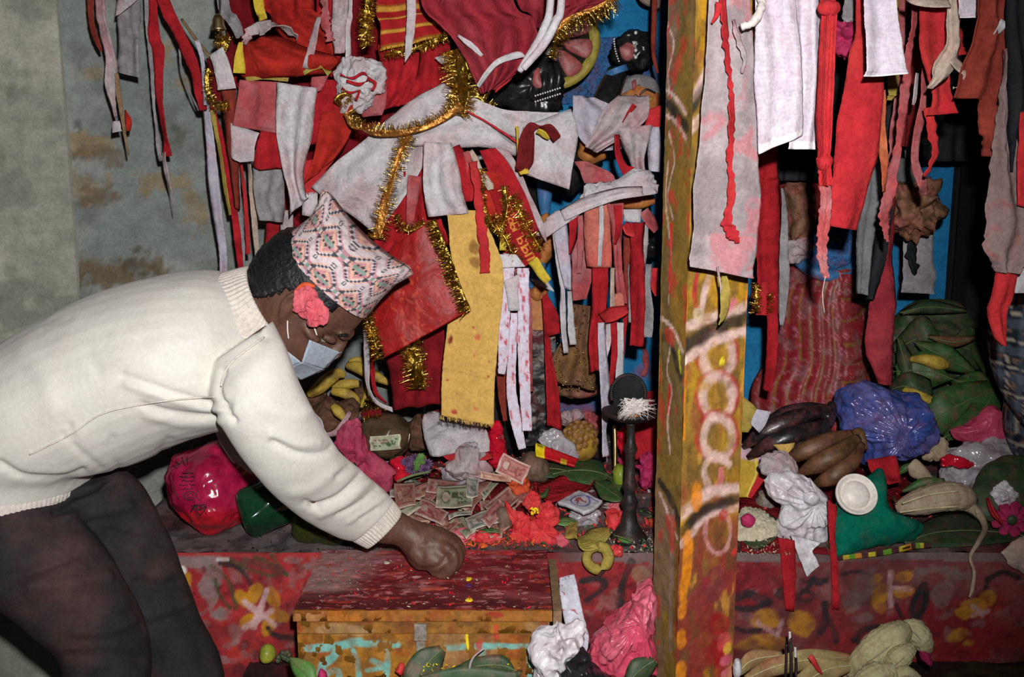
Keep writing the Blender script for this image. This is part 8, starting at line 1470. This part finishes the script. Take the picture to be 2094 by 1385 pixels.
# maize, husks, plastics
mz = empty('maize_cob', G(1950, 1055), 'pale maize cob in its husk with a long dry tail', 'maize')
V, Fc = tube_geo([(1835, 1040, 1.84, 12), (1880, 1028, 1.82, 26), (1930, 1015, 1.82, 30), (1968, 1018, 1.83, 26), (1985, 1025, 1.84, 12)], 64, 40, facet=.022, fn=16, rough=.06); obj('husk', V, Fc, 'husk_dry', mz); tube('tail', None, 'husk_dry', [(1970, 1028, 1.83, 16), (2000, 1050, 1.82, 9), (2014, 1080, 1.78, 6), (2000, 1110, 1.73, 5), (1984, 1140, 1.715, 3.5), (1992, 1170, 1.715, 3.5), (1988, 1205, 1.715, 4), (1982, 1222, 1.715, 2)], parent=mz, seg=50)
for L in ([(1840, 1048), (1900, 1040), (1960, 1036)], [(1845, 1030), (1900, 1012), (1960, 1004)]): tube('husk_fold', None, 'husk', [(x, y, 1.79, 2) for x, y in L], parent=mz)
puff('husk', 'buff husk cone behind the pale maize cob', 'husk_dry', [(1858, 955), (1876, 940), (1905, 970), (1932, 992), (1915, 998), (1880, 982), (1862, 972)], 1.92, .015, cat='husk', cr=.004); leaf('green curled leaf beside the buff husk cone', 'leaf', [(1836, 970, 6, 1.94), (1850, 960, 18, 1.93), (1866, 950, 10, 1.93)])
leaf('dark green leaf under the maize cob', 'leaf_dark', [(1850, 1110, 10, None), (1910, 1090, 60, None), (1980, 1085, 70, None), (2060, 1090, 40, None), (2110, 1100, 10, None)], lift=.006, N=FL_N); leaf('green leaf strip above the maize cob', 'leaf', [(1845, 1005, 6, 1.86), (1890, 990, 26, 1.86), (1930, 985, 16, 1.86)]); leaf('dark leaf between the maize cob and the leaf bowl', 'leaf_dark', [(1960, 1000, 10, 1.85), (1985, 1030, 34, 1.83), (2000, 1060, 10, 1.82)])
puff('plastic_bag', 'clear crumpled plastic at the right of the altar', 'plastic_clear', [(1930, 985), (1925, 950), (1945, 920), (1990, 905), (2060, 900), (2110, 910), (2100, 950), (2040, 960), (1990, 985), (1955, 1000)], 1.98, .04, cat='bag', cr=.012, ridge=.022, fx=20, seg=90, rings=20); puff('plastic_bag', 'rose pink plastic in front of the plaid shirt', 'plastic_rose', [(1948, 880), (1985, 860), (2025, 830), (2050, 850), (2075, 895), (2050, 912), (2000, 910), (1960, 900)], 2.0, .025, cat='bag', cr=.005, ridge=.009, fx=22, seg=90, rings=20)
puff('plastic_packet', 'small glossy red wrapper beside the maize cob', 'plastic_red', [(1920, 935), (1945, 930), (1985, 945), (1980, 955), (1945, 955), (1922, 952)], 1.93, .010, cat='packet', cr=.005, ridge=.008, fx=40); puff('root', 'pale knobbly root behind the buff husk cone', 'husk_dry', [(1885, 915), (1905, 890), (1930, 905), (1935, 940), (1910, 945), (1890, 935)], 2.0, .02, cat='root', cr=.012, fx=50)
# leaf bowl with blossoms, far right
lb = empty('leaf_bowl', G(2060, 1060), 'dark green leaf bowl with white blossom at the right edge', 'leaf bowl')
puff('bowl_leaf', None, 'leaf_dark', [(1982, 1005), (2000, 965), (2040, 938), (2090, 935), (2130, 950), (2140, 1010), (2120, 1060), (2060, 1072), (2005, 1058)], 1.86, .03, parent=lb, cr=.006, N=(0, -.7, .7)); puff('blossom', None, 'plastic_white', [(2034, 995), (2050, 985), (2070, 995), (2075, 1015), (2055, 1030), (2036, 1020)], 1.81, .012, parent=lb, cr=.006, ridge=.012, fx=60)
rf = empty('flower', G(2070, 1085), 'red daisy with a dark centre at the right edge', 'flower'); 
for a in np.arange(0, 6.2, .7): cx_, cy_ = 2070+24*math.cos(a), 1062+20*math.sin(a); puff('petal', None, 'petal_magenta', [(cx_+16*math.cos(b)*abs(math.cos(b-a))+6*math.cos(b), cy_+13*math.sin(b)*abs(math.cos(b-a))+5*math.sin(b)) for b in np.arange(0, 6.2, .8)], 1.79, .004, parent=rf, N=(0, -.7, .7), seg=18, rings=4)
V, Fc = ball(P(2070, 1064, 1.775), .010, 8, (1, .5, 1)); obj('centre', V, Fc, 'leaf_dark', rf); leaf('red leaf blade beside the leaf bowl', 'petal_red', [(2020, 1018, 6, 1.8), (2030, 1045, 14, 1.79), (2048, 1072, 6, 1.78)], rib='red_dark')
puff('rag', 'tan rag hanging on the altar corner at the right edge', 'cream', [(2045, 1130), (2075, 1108), (2120, 1105), (2130, 1180), (2090, 1170), (2060, 1160)], 1.72, .012, cat='rag', cr=.008)
# newspaper edge along the altar rim
def newsp(u, v, Pf): C_ = np.zeros(u.shape+(3,))+lin(60, 30, 36); k = np.floor(u*16).astype(int); C_[(k % 4 == 1)] = lin(190, 170, 40); C_[(k % 5 == 2)] = lin(90, 140, 30); C_[(k % 7 == 3)] = lin(190, 120, 40); C_[(u > .55) & (u < .75) & ((u*90 % 1) < .45) & (v > .3) & (v < .8)] = lin(40, 24, 10); return C_
cloth('newspaper', 'edge of a colourful printed sheet under the green pouch', 'attr_paper', [(1712, 1138, 1713, 1147, 1.732), (1780, 1128, 1781, 1138, 1.730), (1860, 1112, 1861, 1124, 1.730), (1905, 1112, 1905, 1122, 1.730)], paint=lambda u, v, Pf: newsp(v, u, Pf), res=2, cat='paper')
# big leaves heaped at the back right
for lab, m_, pts in [('broad dark leaf highest on the back heap', 'leaf_dark', [(1825, 660, 20, 2.45), (1880, 645, 60, 2.42), (1960, 650, 60, 2.42), (2010, 670, 20, 2.44)]), ('large dark leaf across the middle of the back heap', 'leaf_dark', [(1825, 720, 30, 2.36), (1890, 690, 90, 2.32), (1970, 710, 90, 2.32), (2040, 740, 30, 2.34)]), ('large green leaf slanting under the yellow banana', 'leaf', [(1825, 760, 30, 2.28), (1900, 760, 80, 2.24), (1980, 790, 70, 2.23), (2040, 830, 20, 2.22)]), ('lowest large green leaf beside the blue bag', 'leaf', [(2045, 790, 20, 2.18), (1990, 815, 70, 2.14), (1930, 845, 80, 2.13), (1880, 885, 30, 2.12)]), ('dark leaf behind the blue bag', 'leaf_dark', [(1815, 800, 20, 2.26), (1850, 790, 60, 2.2), (1900, 800, 50, 2.2)]), ('green leaf bending down to the rose pink plastic', 'leaf', [(2050, 760, 20, 2.2), (2010, 840, 60, 2.12), (1960, 880, 40, 2.08), (1930, 895, 10, 2.06)])]: leaf(lab, m_, pts, bulge=.02, cr=.008)
puff('leaf_heap', 'packed mass of withered leaves behind the yellow bananas', 'leaf_dark', [(1815, 690), (1850, 645), (1930, 630), (2000, 645), (2045, 720), (2050, 800), (2010, 890), (1930, 910), (1850, 890), (1815, 800)], 2.44, .08, cat='leaves', kind='stuff', cr=.025, ridge=.03, fx=14, seg=110, rings=24)
for lab, m_, pts in [('torn leaf edge along the top of the back heap', 'leaf_dark', [(1840, 640, 10, 2.36), (1900, 628, 30, 2.36), (1975, 636, 10, 2.37)]), ('withered brown leaf among the back heap', 'glitter_brown', [(1900, 690, 8, 2.27), (1950, 700, 26, 2.25), (2000, 690, 8, 2.26)]), ('green leaf with pale vein over the back heap', 'leaf', [(1870, 700, 10, 2.26), (1930, 730, 50, 2.24), (1990, 760, 12, 2.24)]), ('narrow leaf folded beside the wine red cloth', 'leaf_dark', [(1835, 690, 10, 2.3), (1850, 740, 34, 2.26), (1860, 790, 10, 2.24)]), ('leaf with a red streak in the back heap', 'leaf', [(1985, 670, 10, 2.32), (2015, 720, 46, 2.28), (2030, 780, 14, 2.26)])]: leaf(lab, m_, pts, bulge=.012, cr=.008)
banana('yellow banana end on the large dark leaf', [(1862, 735, 2.24, 5), (1890, 735, 2.22, 11), (1918, 742, 2.22, 14), (1938, 748, 2.22, 7)]); banana('spotted yellow banana beside the blue bag', [(1850, 800, 2.16, 9), (1870, 808, 2.14, 12), (1900, 820, 2.14, 11), (1922, 828, 2.15, 6)])
scatter('leaf_litter', 'green crumbs among the right offerings', 'leaf_dark', 300, 1520, 2094, 900, 1120, .007, 21); scatter('petal_litter', 'red crumbs among the right offerings', 'petal_red', 220, 1520, 2094, 900, 1125, .005, 22); scatter('grain_litter', 'white grains along the altar edge right of the post', 'rice', 120, 1515, 1620, 1105, 1135, .0028, 23)
# on the step, right of the post
for lab, pts in [('largest pale green maize cob on the step', [(1735, 1375, 1.58, 14), (1775, 1345, 1.56, 30), (1820, 1310, 1.56, 34), (1850, 1285, 1.58, 18)]), ('curved pale maize cob behind the largest one', [(1845, 1280, 1.60, 12), (1870, 1290, 1.59, 24), (1888, 1315, 1.59, 20), (1895, 1335, 1.6, 8)]), ('middle pale maize cob in front of the largest one', [(1812, 1370, 1.53, 14), (1840, 1345, 1.52, 22), (1865, 1325, 1.53, 12)]), ('lowest pale maize cob at the bottom of the picture', [(1740, 1410, 1.50, 14), (1790, 1385, 1.49, 28), (1830, 1372, 1.49, 16)]), ('small pale maize tip right of the cobs', [(1820, 1395, 1.5, 12), (1850, 1378, 1.49, 16), (1880, 1390, 1.49, 8)])]:
    e = empty('maize_cob', P(*pts[1][:3]), lab, 'maize', 'maize cobs on the step'); V, Fc = tube_geo(pts, 64, 40, facet=.022, rough=.08, fn=16); obj('husk', V, Fc, 'husk', e); tube('husk_fold', None, 'husk_dry', [(p[0]+2, p[1]+p[3]*.3, p[2]-p[3]*mpp(P(*p[:3]))*.98, 1.5) for p in pts], parent=e); tube('stalk', None, 'husk_dry', [pts[0], (pts[0][0]-(pts[1][0]-pts[0][0])*.3, pts[0][1]-(pts[1][1]-pts[0][1])*.3, pts[0][2], 5)], parent=e)
for lab, pts in [('red powdered husk leaf lying beside the incense sticks', [(1525, 1390, 20, 1.60), (1580, 1365, 40, 1.58), (1650, 1350, 44, 1.58), (1740, 1345, 14, 1.6)]), ('pale husk leaf at the post foot', [(1510, 1375, 20, 1.62), (1540, 1350, 40, 1.63), (1600, 1340, 14, 1.64)]), ('red stained husk leaf under the maize cobs', [(1640, 1400, 40, 1.55), (1690, 1370, 50, 1.56), (1745, 1360, 16, 1.57)])]: leaf(lab, 'husk_red', pts, rib='husk')
for lab, pts in [('leftmost incense stick with a dark tip', [(1606, 1400, 1.56, 3), (1608, 1340, 1.57, 3), (1608, 1318, 1.57, 3)]), ('tallest incense stick with a white ash tip', [(1618, 1400, 1.55, 3.4), (1618, 1340, 1.56, 3.4), (1616, 1300, 1.57, 2.6)]), ('short incense stick with a white tip', [(1628, 1400, 1.55, 3), (1628, 1360, 1.56, 3), (1627, 1332, 1.56, 2.6)])]:
    o = tube('incense_stick', lab, 'iron', pts, cat='incense', group='incense sticks on the step'); a = pts[-1]
    if 'white' in lab: tube('ash_tip', None, 'bead_white', [(a[0], a[1]+12, a[2]-.001, 3.2), (a[0]-1, a[1]-8, a[2]-.001, 2.4)], parent=o)
puff('petal', 'limp red petal lying on the red powdered husk', 'petal_red', [(1652, 1345), (1662, 1340), (1675, 1362), (1682, 1380), (1670, 1372)], 1.55, .005, cat='petal'); puff('pebble', 'grey white pebble at the post foot', 'plastic_white', [(1498, 1362), (1504, 1348), (1514, 1350), (1516, 1372), (1508, 1388), (1500, 1382)], 1.58, .012, cat='pebble'); puff('bud', 'dark bud right of the maize cobs', 'petal_magenta', [(1880, 1330), (1895, 1335), (1908, 1352), (1902, 1365), (1885, 1352)], 1.58, .012, cat='flower', cr=.005)
tube('straw', 'brass straw glinting beside the maize cob', 'brass', [(1826, 1016, 1.85, 2), (1830, 1022, 1.84, 3), (1834, 1032, 1.83, 2)], cat='straw')
